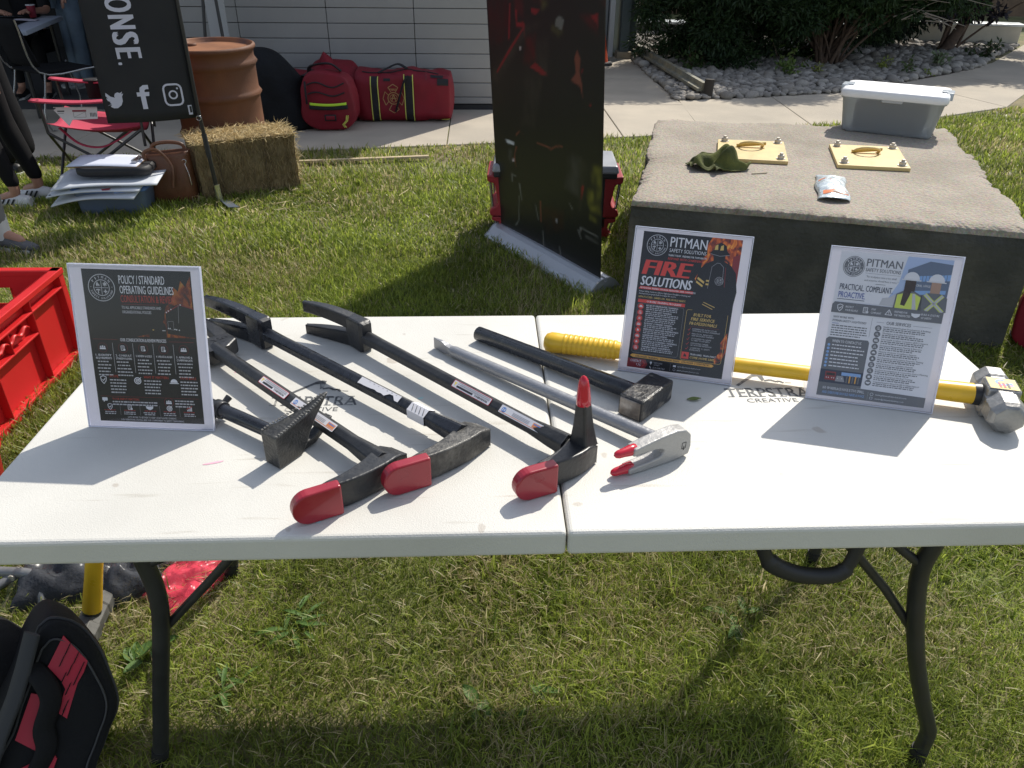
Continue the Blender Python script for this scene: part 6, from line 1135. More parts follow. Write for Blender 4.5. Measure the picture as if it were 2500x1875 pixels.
P.ring(0, 0, q*.62, .008, M_gold, 2, 20); P.ring(0, 0, q*.40, .005, M_gold, 2, 16); P.line([(-.02, -.03), (.0, .035), (.02, -.03)], .008, M_gold, 2); P.line([(-.025, 0), (.025, 0)], .008, M_gold, 2)
P.text('FIRE', -.030, .030, .066, .086, M_gold, 3, .03, 2); P.build('fire_emblem', t)
# upright bag seen end-on
t = thing('gear_bag', 'upright red fire gear bag with a lime reflective strip on its end', 'gear bag', (-1.42, 6.42, .012), 0, group='red fire gear bags by the wall')
Mg = TR((-1.42, 6.38, .012), math.pi/2+.04); f = bagf(.78, .46, .47, 4.0, .05, .55)
bag_body(f, Mg).build('bag_body', M_bag, t)
def endp(u, v, k): # on the front end cap (t=0): u across, v up
    y = -(u-.5)*.40; z = .03+.40*v; q = max(0, 1-(abs(2*u-1)**4+abs(2*v-1)**4)/2); return Mg @ V3(-.39-.032*q-k, y, z)
def endb(u0, u1, v0, v1, k, m, name, curve=0.):
    b = MB(); b.grid(lambda u, v: endp(u0+(u1-u0)*u, v0+(v1-v0)*v+curve*math.sin(math.pi*u), k), 16, 3); return b.build(name, m, t, solid=.004)
endb(.12, .92, .40, .49, .010, M_web, 'strap', -.02); endb(.14, .90, .485, .535, .014, M_lime, 'reflective_strip', -.025); endb(.42, .66, .16, .29, .010, M_web, 'label_frame'); endb(.45, .63, .185, .265, .014, M_bag, 'label_window')
endb(.06, .10, .5, .95, .012, M_web, 'strap'); 
for k in range(2):
    b = MB(); b.tube([endp(.82+.03*k, .02, .012), endp(.78+.03*k, .08, .012), endp(.86+.03*k, .16, .012), endp(.88+.03*k, .27, .012)], .005, 6); b.build('reflective_edge', M_ylw, t)
for k, (v0, a) in enumerate(((.70, .04), (.88, .05))):
    b = MB(); b.tube([endp(.12+.76*i/12, v0+a*math.sin(i/12*7), .006) for i in range(13)], .006, 6); b.build('zip', M_web, t)
b = MB(); b.tube(smooth_path([f(.12, 1.9, .01), f(.10, 1.6, .05), f(.16, 1.3, .045), f(.2, 1.1, .01)], 5), .022, 8, flat=.4, M=Mg); b.build('carry_handle', M_web, t)
b = MB(); b.tube(smooth_path([f(.10, .85, .01), f(.2, .7, .012), f(.4, .75, .012), f(.7, .9, .012)], 5), .022, 8, flat=.3, M=Mg); b.build('strap', M_web, t)
b = MB(); b.lathe([(.075, 0), (.06, .06), (.02, .11), (.004, .13)], 12, 0, True, TR((-1.50, 6.66, .44), .4, .2, -.2)); b.build('folded_flap', M_bag, t)
# third red bag glimpsed behind the dark bundle
t = thing('gear_bag', 'red fire gear bag mostly hidden between the dark bundle and the upright red bag', 'gear bag', (-1.78, 6.62, .012), 0, group='red fire gear bags by the wall')
Mg = TR((-1.80, 6.62, .012), .2); f = bagf(.5, .32, .40, 7.0); bag_body(f, Mg, 24, 28).build('bag_body', M_bag, t); band(f, Mg, .4, .5, .6, 2.6, .006).build('strap', M_web, t)
# dark covered bundle
b = MB()
def bun(p):
    z = p.z; k = 1+.22*nz(p, 2.6, 2)+.09*nz(p, 7, 5)+.03*nz(p, 16, 1)+.05*abs(math.sin(7*math.atan2(p.y, p.x)+3*z))*max(0, .5-z); q = V3(p.x*k*(1.22-.75*max(0, z)), p.y*k, max(0, z*(1+.1*nz(p, 2, 8)))); return q
b.sphere((0, 0, .20), (.42, .34, .42), 48, 30, 0, None, bun); o = b.build('covered_bundle', mat('cover_black', (.010, .011, .013), .85, var=.4, vscale=6, bump=.7, bscale=26, spec=.25)); o.location = (-2.0, 6.25, .012); tag(o, 'large bundle under a black cloth cover between the drum and the red bags', 'bundle')
# ---- A-frame sign behind the drum
t = thing('folding_easel', 'black metal easel with a white board behind the drum at the wall', 'easel', (-2.42, 6.5, 0))
b = MB(); b.tube([(-2.53, 6.35, 0), (-2.40, 6.55, 1.6)], .014, 8); b.build('leg', M_leg, t); b = MB(); b.tube([(-2.28, 6.35, 0), (-2.38, 6.55, 1.6)], .014, 8); b.build('leg', M_leg, t); b = MB(); b.tube([(-2.4, 6.85, 0), (-2.39, 6.58, 1.6)], .012, 8); b.build('leg', M_leg, t)
b = MB(); b.tube([(-2.52, 6.42, .55), (-2.30, 6.42, .55)], .011, 8); b.build('cross_bar', M_leg, t); b = MB(); b.box((-2.395, 6.60, 1.0), (.16, .02, .8)); b.build('board', mat('board_grey', (.42, .43, .44), .5), t, bevel=.003)
# ================================================================== camping chair, tote stack, handbag
M_cred = mat('chair_red_cloth', (.54, .055, .105), .75, var=.06, vscale=10, bump=.15, bscale=350, trans=.12); M_ctube = mat('chair_tube_grey', (.06, .06, .062), .35, metal=.4, var=.1)
t = thing('camping_chair', 'red folding camping chair with cup holder facing left behind the black hanging banner', 'camping chair', (-2.6, 4.5, 0))
cf, ch = (-2.81, 4.16), (-2.94, 4.70); cb, cbf = (-2.28, 4.26), (-2.42, 4.82)
def q3(p, z, g=0): c = Vector((-2.61, 4.485, 0)); v = Vector((*p, 0)); return c+(v-c)*(1+g)+UPZ*z
for a, b_, n_ in ((cf, ch, 0), (cb, cbf, 1), (cf, cb, 2), (ch, cbf, 3)):
    for u, w in ((a, b_), (b_, a)):
        b = MB(); b.tube([q3(u, .02, .10), q3(w, .40, .0)], .0095, 8); b.build('cross_leg', M_ctube, t)
for p in (cf, ch, cb, cbf):
    b = MB(); b.lathe([(.022, 0), (.022, .02), (.012, .035), (.001, .036)], 10, 0, True, TR(q3(p, 0, .10))); b.build('foot', M_bp, t)
for p, top in ((cf, .60), (ch, .62)):
    b = MB(); b.tube([q3(p, .40), q3(p, top, .03)], .0095, 8); b.build('arm_post', M_ctube, t)
for p in (cb, cbf):
    b = MB(); b.tube([q3(p, .30, .02), q3(p, .60, .08), q3(p, .92, .22)], .0095, 8); b.build('back_post', M_ctube, t)
def seatp(u, v): # u front->back, v near->far
    a = Vector((*cf, 0)).lerp(Vector((*cb, 0)), u); c = Vector((*ch, 0)).lerp(Vector((*cbf, 0)), u); p = a.lerp(c, v); return p+UPZ*(.425-.075*math.sin(math.pi*v)*(.6+.4*u)-.02*math.sin(math.pi*u)+.035*(1-u)**3+.004*nz((u*3, v*3, 1), 2, 3))
b = MB(); b.grid(seatp, 20, 20); b.build('seat', M_cred, t, solid=.004)
b = MB(); b.grid(lambda u, v: seatp(1-.02*u, v).lerp(q3(cb, .90, .2).lerp(q3(cbf, .90, .2), v), u)+Vector((.05*math.sin(math.pi*v)*math.sin(math.pi*u), 0, 0)), 16, 14); b.build('backrest', M_cred, t, solid=.004)
for (p, r_, z0, z1, cup) in ((cf, cb, .585, .60, 0), (ch, cbf, .625, .61, 1)):
    a = q3(p, z0, .03)+Vector((-.04, -.01, .012)); c = q3(r_, z1, .08); d_ = (c-a); sd = Vector((-d_.y, d_.x, 0)).normalized()
    b = MB(); b.grid(lambda u, v: a+d_*u+sd*(.085*(v-.5)*(1 if u > .04 else .7))+UPZ*(-.022*math.sin(math.pi*u)+.006*abs(v-.5)), 18, 5); arm = b.build('armrest', M_cred, t, solid=.010)
    if cup:
        k = a+d_*.42+UPZ*-.010; b = MB(); b.lathe([(.045, .006), (.050, .009), (.054, .004), (.05, 0)], 22, 0, True, TR(k), False); b.build('cup_ring', M_bp, arm)
        b = MB(); b.lathe([(.046, .0105), (.001, .0106)], 22, 0, True, TR(k), False); b.lathe([(.046, 0), (.044, -.11), (.001, -.112)], 18, 0, True, TR(k), False); b.build('cup_net', mat('net_black', (.010, .010, .012), .9), arm)
P = Print(frame(q3(cf, .49, .0)+Vector((.06, .012, .0)), Vector((.96, .16, -.02)).normalized(), Vector((.05, .12, .99)).normalized(), Vector((.12, -.99, .1))), .0006)
P.poly([(0, .045), (.075, -.05), (.10, -.012), (.245, -.008), (.25, .055), (.02, .06)], M_label, 1); P.rect(.02, .035, .06, .042, M_lblack, 2); P.rect(.02, .024, .055, .028, M_lgrey, 2); P.rect(.105, .035, .185, .045, mat('label_maroon', (.3, .03, .05), .5), 2); P.frame(.11, .002, .18, .034, .003, M_lgrey, 2); P.line([(.11, .002), (.18, .034)], .002, M_lgrey, 2)
for k in range(5): P.rect(.205+.008*k, .005, .209+.008*k, .028, M_lblack, 2)
P.rect(-.0, .058, .25, .062, M_label, 1); P.build('hang_tag', t)
b = MB(); b.tube(smooth_path([seatp(.1, .12)+UPZ*-.01, Vector((-2.66, 4.2, .33)), Vector((-2.55, 4.22, .30)), Vector((-2.45, 4.24, .33)), seatp(.9, .08)+UPZ*-.01], 5), .012, 6, flat=.25); b.build('strap', M_cred, t)
# tote with boards, case, clipboard
t = thing('storage_tote', 'blue translucent storage tote on the grass under a stack of white boards', 'storage tote', (-2.36, 3.9, 0))
Mt = frame(Vector((-2.355, 3.90, 0)), Vector((.996, .09, 0)), Vector((-.09, .996, 0)), UPZ)
b = MB(); b.loft([rr3(.36, .27, .03, .002), rr3(.38, .29, .035, .02), rr3(.41, .32, .04, .15)], 0, True, True, Mt); b.build('tub', mat('tote_blue', (.16, .21, .30), .3, trans=.3), t)
b = MB(); b.loft([rr3(.43, .34, .04, .150), rr3(.435, .345, .04, .168), rr3(.40, .31, .04, .174)], 0, True, True, Mt); b.build('lid', mat('tote_lid_blue', (.08, .17, .42), .35), t)
b = MB(); b.box((.08, -.177, .150), (.075, .016, .035), 0, Mt); b.build('latch', mat('latch_blue', (.16, .28, .6), .3), t, bevel=.005)
M_bd = mat('board_white', (.55, .58, .62), .6, var=.04)
for k, (lab_, x, y, z, rz, w, d_, bend, m) in enumerate((('white folded poster board, lowest of the stack on the tote', -2.40, 3.86, .180, -.10, .52, .36, .035, M_bd), ('white poster board with a red printed edge, middle of the stack on the tote', -2.41, 3.87, .197, .02, .54, .36, .02, M_bd), ('white poster board, topmost of the stack under the black case', -2.36, 3.90, .214, .10, .60, .38, .012, M_bd))):
    Mx = TR((x, y, z), rz); b = MB(); b.grid(lambda u, v: Mx @ V3(w*(u-.5), d_*(v-.5), -bend*(1-u)**2*2*(1 if v < .5 else .4)+.006*math.sin(5*u+3*v)-bend*1.1*(1-v)**3), 14, 10); o = b.build('poster_board', m, None, solid=.007); tag(o, lab_, 'poster board', 'poster boards stacked on the tote')
    if k == 1: 
        P = Print(Matrix.Identity(4), .001, lambda p: Mx @ V3(p.x, p.y, .0045+p.z-bend*(1-(p.x/w+.5))**2*2-bend*1.1*(1-(p.y/d_+.5))**3)); P.rect(-.24, -.175, .10, -.15, mat('print_maroon', (.35, .05, .07), .5), 1); P.disc(-.25, -.16, .012, K_navy, 1); P.build('printed_edge', o)
o = MB(); o.loft([rr3(.40, .24, .06, 0), rr3(.43, .27, .07, .012), rr3(.43, .27, .07, .038), rr3(.40, .24, .06, .05)], 0, True, True, TR((-2.33, 3.93, .226), .08)); tag(o.build('soft_case', mat('case_black', (.012, .012, .014), .6, var=.2)), 'black soft zip case on the white boards under the clipboard', 'case')
t = thing('clipboard', 'clipboard with white sheets on top of the black case', 'clipboard', (-2.36, 3.95, .28))
Mx = TR((-2.375, 3.94, .282), .02, .05); b = MB(); b.box((0, 0, 0), (.40, .23, .004), 0, Mx); b.build('board', mat('clip_brown', (.2, .12, .06), .6), t); b = MB(); b.grid(lambda u, v: Mx @ V3(.41*(u-.52), .225*(v-.5), .004+.004*math.sin(4*u)), 8, 4); b.build('paper', mat('sheet_white', (.62, .65, .76), .6), t, solid=.003)
b = MB(); b.box((.165, 0, .014), (.03, .11, .012), 0, Mx); b.tube([Mx @ V3(.15, -.05, .02), Mx @ V3(.19, 0, .045), Mx @ V3(.15, .05, .02)], .003, 6); b.build('clip', M_chr, t)
# handbag
M_lea = mat('leather_brown', (.13, .05, .022), .42, var=.25, vscale=9, bump=.2, bscale=140)
t = thing('leather_handbag', 'brown leather tote handbag on the grass left of the hay bale', 'handbag', (-2.06, 4.06, 0))
Mh = frame(Vector((-2.065, 4.05, 0)), Vector((.985, .17, 0)), Vector((-.17, .985, 0)), UPZ)
def hr(w, d_, z): return [V3(x*(1+.04*nz((x*8, y*8, z*6), 1, 3)), y*(1+.12*nz((x*8, y*8, z*6), 1, 5)), z+.008*math.sin(9*x)) for x, y in rrect(w, d_, min(w, d_)*.45, 6)]
b = MB(); b.loft([hr(.27, .13, .004), hr(.29, .15, .03), hr(.285, .15, .12), hr(.275, .13, .22), hr(.27, .10, .29), hr(.275, .09, .315), hr(.262, .075, .314), hr(.255, .08, .24)], 0, True, True, Mh); b.build('bag_body', M_lea, t)
for y, zt, dx in ((-.055, .335, -.02), (.05, .36, .01)):
    b = MB(); b.tube(smooth_path([V3(-.10+dx, y, .26), V3(-.10+dx, y*1.1, zt-.01), V3(-.02+dx, y-.03, zt+.01), V3(.05+dx, y-.045, .25), V3(.035+dx, y-.06, .12)] if y < 0 else [V3(-.09, y, .27), V3(-.09, y, zt-.02), V3(0, y, zt), V3(.09, y, zt-.02), V3(.09, y, .27)], 6), .011, 8, flat=.35, M=Mh); b.build('handle', mat('strap_leather', (.17, .075, .04), .4, var=.15), t)
b = MB(); b.tube([V3(.10+.012*math.cos(a), -.055, .262+.014*math.sin(a)) for a in [2*math.pi*i/10 for i in range(11)]], .0028, 6, M=Mh); b.tube([V3(.10, -.056, .25), V3(.115, -.065, .19), V3(.12, -.07, .12)], .003, 6, M=Mh); b.build('buckle', M_chr, t)
# ================================================================== people at the left, their table and chairs
def skin(name, pts, edges, m, parent, sub=2):
    """one continuous surface grown over a skeleton; pts: key -> (world point, radius or (rx, ry))"""
    keys = list(pts); me = bpy.data.meshes.new(name); inv = wm(parent).inverted()
    me.from_pydata([tuple(inv @ Vector(pts[k][0])) for k in keys], [(keys.index(a), keys.index(b_)) for a, b_ in edges], []); me.materials.append(m)
    o = bpy.data.objects.new(name, me); COL.objects.link(o); o.parent = parent
    md = o.modifiers.new('skin', 'SKIN'); md.use_smooth_shade = True; md.branch_smoothing = .4
    if not me.skin_vertices: 
        return o
    for i, k in enumerate(keys):
        r = pts[k][1]; me.skin_vertices[0].data[i].radius = r if isinstance(r, tuple) else (r, r); me.skin_vertices[0].data[i].use_root = (i == 0)
    sd = o.modifiers.new('sub', 'SUBSURF'); sd.levels = sub; sd.render_levels = sub
    return o
M_skin = mat('skin', (.42, .22, .15), .5, var=.06, vscale=20)
def person(label, loc, az, pose, top, bottom, shoe, hair, flare=0., stripes=False, long_hair=False, sock=None, leg_r=1.):
    """stands at loc, facing direction az (radians, 0 = +x); pose overrides joints (forward, left, up)"""
    J = dict(pel=(0, 0, .95), sp=(0, 0, 1.10), ch=(.01, 0, 1.30), nb=(.0, 0, 1.45), nk=(.01, 0, 1.52), hd=(.03, 0, 1.62), tp=(.02, 0, 1.72),
             hL=(0, .09, .90), hR=(0, -.09, .90), kL=(.03, .10, .50), kR=(.03, -.10, .50), aL=(-.02, .10, .09), aR=(-.02, -.10, .09),
             sL=(0, .17, 1.42), sR=(0, -.17, 1.42), eL=(-.03, .23, 1.14), eR=(-.03, -.23, 1.14), wL=(.10, .22, .92), wR=(.10, -.22, .92))
    J.update(pose); R = TR(loc, az); W_ = lambda k: R @ Vector(J[k]); t = thing('person', label, 'person', loc, az)
    P = {k: (W_(k), r) for k, r in dict(pel=(.13, .10), sp=(.12, .09), ch=(.14, .10), nb=.075, nk=.05, hd=(.075, .092), tp=(.055, .07), hL=.085, hR=.085, kL=.052, kR=.052, aL=.034, aR=.034, sL=.058, sR=.058, eL=.038, eR=.038, wL=.026, wR=.026).items()}
    E_l = [('pel', 'sp'), ('sp', 'ch'), ('ch', 'nb'), ('nb', 'nk'), ('nk', 'hd'), ('hd', 'tp'), ('pel', 'hL'), ('pel', 'hR'), ('hL', 'kL'), ('hR', 'kR'), ('kL', 'aL'), ('kR', 'aR'), ('nb', 'sL'), ('nb', 'sR'), ('sL', 'eL'), ('sR', 'eR'), ('eL', 'wL'), ('eR', 'wR')]
    for s_ in 'LR':
        a = Vector(J['a'+s_]); sg = 1 if s_ == 'L' else -1
        P['f'+s_] = (R @ (a+Vector((.13, sg*.015, -.045))), (.032, .022)); E_l.append(('a'+s_, 'f'+s_))
        w = Vector(J['w'+s_]); d_ = (w-Vector(J['e'+s_])).normalized(); sd = d_.cross(Vector((0, 0, 1))); sd = sd.normalized() if sd.length > .2 else Vector((0, 1, 0)); P['p'+s_] = (R @ (w+d_*.07), (.034, .016)); E_l.append(('w'+s_, 'p'+s_))
        dn = d_.cross(sd).normalized(); dn = dn if dn.z < 0 else -dn
        for i, (off, ln) in enumerate(((-.027, .062), (-.009, .074), (.009, .070), (.026, .055))):
            b0 = w+d_*.085+sd*off; P[f'q{i}{s_}'] = (R @ (b0+d_*ln*.5+dn*.006), .0085); P[f'r{i}{s_}'] = (R @ (b0+d_*ln*.9+dn*.022), .0068); E_l += [('p'+s_, f'q{i}{s_}'), (f'q{i}{s_}', f'r{i}{s_}')]
        P['t0'+s_] = (R @ (w+d_*.06-sd*.042+dn*.008), .0095); P['t1'+s_] = (R @ (w+d_*.095-sd*.052+dn*.014), .0075); E_l += [('p'+s_, 't0'+s_), ('t0'+s_, 't1'+s_)]
    body = skin('body', P, E_l, M_skin, t)
    # face and hair
    h = Vector(J['hd']); b = MB()
    for sg in (-1, 1): b.sphere(h+Vector((.077, sg*.032, .015)), .011, 8, 6, 0, R)
    b.build('eyes', mat('eye_dark', (.05, .03, .02), .2), t)
    b = MB(); b.sphere(h+Vector((.093, 0, -.018)), (.018, .012, .020), 8, 6, 0, R); b.build('nose', M_skin, t)
    b = MB(); b.sphere(h+Vector((.080, 0, -.058)), (.010, .024, .007), 8, 6, 0, R); b.build('mouth', mat('lips', (.35, .12, .10), .5), t)
    for sg in (-1, 1): b = MB(); b.sphere(h+Vector((0, sg*.078, -.005)), (.02, .009, .03), 8, 6, 0, R); b.build('ear', M_skin, t)
    b = MB(); b.sphere(h+Vector((-.018, 0, .055)), (.098, .09, .095), 16, 10, 0, R, lambda p: p+Vector((0, 0, 0)))
    if long_hair: b.sphere(h+Vector((-.07, 0, -.10)), (.045, .075, .20), 14, 10, 0, R)
    b.build('hair', hair, t)
    # clothes
    g = .012; P2 = {k: (W_(k), tuple(x+g for x in P[k][1]) if isinstance(P[k][1], tuple) else P[k][1]+g) for k in ('sp', 'ch', 'nb', 'sL', 'sR', 'eL', 'eR', 'pel')}
    skin('shirt', P2, [('sp', 'pel'), ('sp', 'ch'), ('ch', 'nb'), ('nb', 'sL'), ('nb', 'sR'), ('sL', 'eL'), ('sR', 'eR')], top, t)
    P3 = {'pel': (W_('pel'), (.14*leg_r, .115*leg_r))}; E3 = []
    for s_ in 'LR':
        k_, a_ = Vector(J['k'+s_]), Vector(J['a'+s_]); P3['h'+s_] = (W_('h'+s_), .098*leg_r); P3['k'+s_] = (R @ k_, (.062+.45*flare)*leg_r); P3['c'+s_] = (R @ (k_.lerp(a_, .35)), (.060+.7*flare)*leg_r); P3['a'+s_] = (R @ (a_+Vector((0, 0, .03 if not flare else -.03))), (.042+flare)*leg_r); E3 += [('pel', 'h'+s_), ('h'+s_, 'k'+s_), ('k'+s_, 'c'+s_), ('c'+s_, 'a'+s_)]
    skin('trousers', P3, E3, bottom, t)
    for s_ in 'LR':
        a = Vector(J['a'+s_]); z0 = a.z-.09; sg = 1 if s_ == 'L' else -1
        def sh(x, w, hgt, zb=0): return [R @ Vector((a.x+x, a.y+sg*.012*(x/.2)+w*math.cos(q), max(z0+.002, z0+zb+hgt*(.5+.5*math.sin(q))))) for q in [2*math.pi*i/14 for i in range(14)]]
        b = MB(); b.loft([sh(-.075, .022, .055, .01), sh(-.065, .034, .078), sh(-.02, .038, .085), sh(.03, .038, .085), sh(.09, .043, .066), sh(.145, .044, .052), sh(.185, .034, .045), sh(.205, .015, .03, .008)], 0, True, True); so = b.build('shoe', shoe, t)
        b = MB(); b.prism([(a.x-.078, a.y-.036), (a.x+.08, a.y-.046), (a.x+.17, a.y-.036), (a.x+.205, a.y), (a.x+.17, a.y+.04), (a.x+.08, a.y+.044), (a.x-.078, a.y+.036)], z0+.001, z0+.022, 0, R); b.build('sole', mat('sole_white', (.6, .6, .58), .6), so, bevel=.004)
        if stripes:
            for sd_ in (-1, 1):
                for k in range(3): b = MB(); x = a.x-.005+.03*k; b.add([R @ Vector((x+.012*e+f_, a.y+sd_*(.0415+.002*k), z)) for (e, f_, z) in ((0, .03, z0+.026), (1, .03, z0+.026), (1, 0, z0+.066), (0, 0, z0+.066))], [(0, 1, 2, 3)]); b.build('stripe', mat('stripe_black', (.015, .015, .02), .6), so, solid=.003)
        if sock: b = MB(); b.tube([R @ (a+Vector((0, 0, -.03))), R @ (a+Vector((0, 0, .10)))], .045, 12); b.build('sock', sock, so)
    return t
M_blkcl = mat('cloth_black', (.009, .009, .0105), .85, spec=.2, var=.25, vscale=8, bump=.15, bscale=60); M_leg_ = mat('leggings_black', (.008, .0078, .009), .8, spec=.2, var=.2, vscale=6); M_jean = mat('denim_light', (.16, .22, .29), .85, var=.15, vscale=10, bump=.25, bscale=40); M_wshoe = mat('shoe_white', (.60, .60, .60), .5, var=.05); M_gshoe = mat('shoe_grey', (.10, .10, .105), .7, var=.2, vscale=30); M_brown_h = mat('hair_brown', (.06, .035, .02), .6, var=.2, vscale=40)
person('person in tight black leggings and white striped sneakers at the left edge', (-2.99, 3.98, 0), math.pi-.12, dict(aL=(-.02, .055, .09), aR=(-.05, -.13, .09), kL=(.075, .06, .50), kR=(.06, -.12, .50), hL=(.10, .07, .90), hR=(.10, -.09, .90), pel=(.11, 0, .95), sp=(.11, 0, 1.1)), M_blkcl, M_leg_, M_wshoe, M_brown_h, 0, True, True)
person('person in wide black flared trousers standing behind the one in leggings', (-3.46, 4.80, 0), math.pi-.3, dict(aL=(-.08, .10, .09), aR=(-.02, -.10, .09), kL=(.02, .10, .50), hL=(.08, .09, .90), hR=(.08, -.09, .90), pel=(.08, 0, .95)), M_blkcl, M_blkcl, mat('shoe_black', (.015, .015, .015), .5), M_brown_h, .055)
person('person in light blue jeans and pale shoes standing in the open bay', (-4.36, 8.15, .014), -2.3, dict(aL=(.02, .06, .09), aR=(.05, -.06, .09), kL=(.02, .075, .50), kR=(.04, -.075, .50)), M_blkcl, M_jean, mat('shoe_pale', (.36, .37, .38), .6), M_brown_h, .016, leg_r=1.12)
person('person at the far left edge with a dark grey shoe and white sock', (-2.74, 3.08, 0), -.35, dict(aL=(.0, .13, .09), aR=(-.06, -.11, .09)), M_blkcl, mat('shorts_grey', (.2, .2, .2), .8), M_gshoe, M_brown_h, 0, False, False, mat('sock_white', (.6, .6, .58), .8))
# table in the bay with black cloth and papers, cup, box
t = thing('display_table', 'white-topped table in the open bay covered with papers and dark cloth', 'table', (-4.75, 6.95, .014))
Mt = TR((-4.72, 6.95, 0), .22)
b = MB(); b.box((0, 0, .725), (1.25, 1.35, .04), 0, Mt); b.build('tabletop', mat('bay_table_top', (.45, .50, .58), .4), t, bevel=.006)
for sx in (-1, 1):
    for sy in (-1, 1): b = MB(); b.tube([Mt @ V3(sx*.52, sy*.58, .014), Mt @ V3(sx*.52, sy*.58, .705)], .018, 8); b.build('leg', M_leg, t)
b = MB(); b.grid(lambda u, v: Mt @ V3(-.5+.95*u, -.68+1.3*v, .749+.003*math.sin(7*u)), 8, 8); o = b.build('table_cloth', M_blkcl, solid=.002); tag(o, 'dark cloth lying on the white table in the bay', 'tablecloth')
b = MB(); b.grid(lambda u, v: Mt @ V3(.10+.36*u, -.46+.20*v, .756+.10*(1-u)**3), 10, 4); tag(b.build('brochure', mat('brochure_white', (.55, .52, .58), .5), solid=.002), 'open pale brochure with a curled cover on the bay table', 'brochure')
b = MB(); b.grid(lambda u, v: Mt @ V3(.30+.22*u, .10+.16*v, .756+.004*math.sin(5*u)), 6, 4); tag(b.build('leaflet', MATS['brochure_white'], solid=.0015), 'small pale leaflet on the bay table near the cup', 'leaflet')
b = MB(); b.lathe([(.028, 0), (.030, .002), (.040, .105)], 16, 0, True, Mt @ TR((.42, .45, .752))); c_ = thing('paper_cup', 'dark red paper cup with a white rim on the bay table', 'cup', Mt @ V3(.42, .45, .752)); b.build('cup', mat('cup_red', (.22, .02, .035), .5), c_); b = MB(); b.lathe([(.042, .104), (.043, .110), (.040, .113), (.001, .108)], 16, 0, True, Mt @ TR((.42, .45, .752))); b.build('lid', mat('cup_lid', (.55, .55, .57), .4), c_)
t = thing('cardboard_box', 'brown cardboard box on the bay table at the top left corner', 'box', Mt @ V3(.20, -.55, .752)); b = MB(); b.box((.12, -.52, .87), (.30, .22, .22), 0, Mt); b.build('carton', mat('cardboard', (.20, .14, .09), .85, var=.1), t, bevel=.003); P = Print(Mt @ frame((.12, -.631, .87), (1, 0, 0), (0, 0, 1), (0, -1, 0)), .0008); P.rect(.04, -.045, .13, -.02, M_lblack, 1); P.build('printed_mark', t)
person('person in dark clothes seated at the bay table with one hand on it', (-4.70, 7.95, .014), -1.35, dict(pel=(0, 0, .50), sp=(.02, 0, .66), ch=(.06, 0, .88), nb=(.07, 0, 1.02), nk=(.09, 0, 1.09), hd=(.13, 0, 1.19), tp=(.13, 0, 1.29), hL=(.03, .09, .48), hR=(.03, -.09, .48), kL=(.42, .12, .48), kR=(.42, -.12, .48), aL=(.42, .12, .09), aR=(.42, -.12, .09), sL=(.07, .17, .99), sR=(.07, -.17, .99), eL=(.28, .26, .78), eR=(.25, -.26, .78), wL=(.50, .16, .79), wR=(.46, -.10, .78)), M_blkcl, M_blkcl, MATS['shoe_black'], M_brown_h)
# dark metal chairs
def wire_chair(label, loc, rz):
    t = thing('stacking_chair', label, 'chair', loc, rz, 'black chairs with chrome frames'); M = wm(t); s_ = .24
    b = MB(); b.grid(lambda u, v: M @ V3(-.23+.46*u, -.22+.44*v, .45-.02*math.sin(math.pi*u)*math.sin(math.pi*v)), 8, 8); b.build('seat', M_blkcl, t, solid=.02)
    b = MB(); b.grid(lambda u, v: M @ V3(-.23+.46*u, .22+.10*v+.03*math.sin(math.pi*u), .50+.36*v), 8, 6); b.build('backrest', M_blkcl, t, solid=.015)
    for sx in (-1, 1): b = MB(); b.tube(smooth_path([V3(sx*s_, .32, .86), V3(sx*s_, .24, .46), V3(sx*s_, -.21, .45), V3(sx*s_*1.08, -.25, .42), V3(sx*s_*1.12, -.27, .01), V3(sx*s_*1.12, .28, .01), V3(sx*s_, .20, .45)], 5), .008, 8, M=M); b.build('leg_frame', mat('chair_chrome', (.35, .35, .35), .25, metal=.8), t)
wire_chair('black chair with a thin chrome frame in front of the bay table', (-3.78, 6.35, .014), 2.5)
wire_chair('black chair with a chrome frame cut by the left picture edge', (-4.15, 5.55, .014), 2.2)
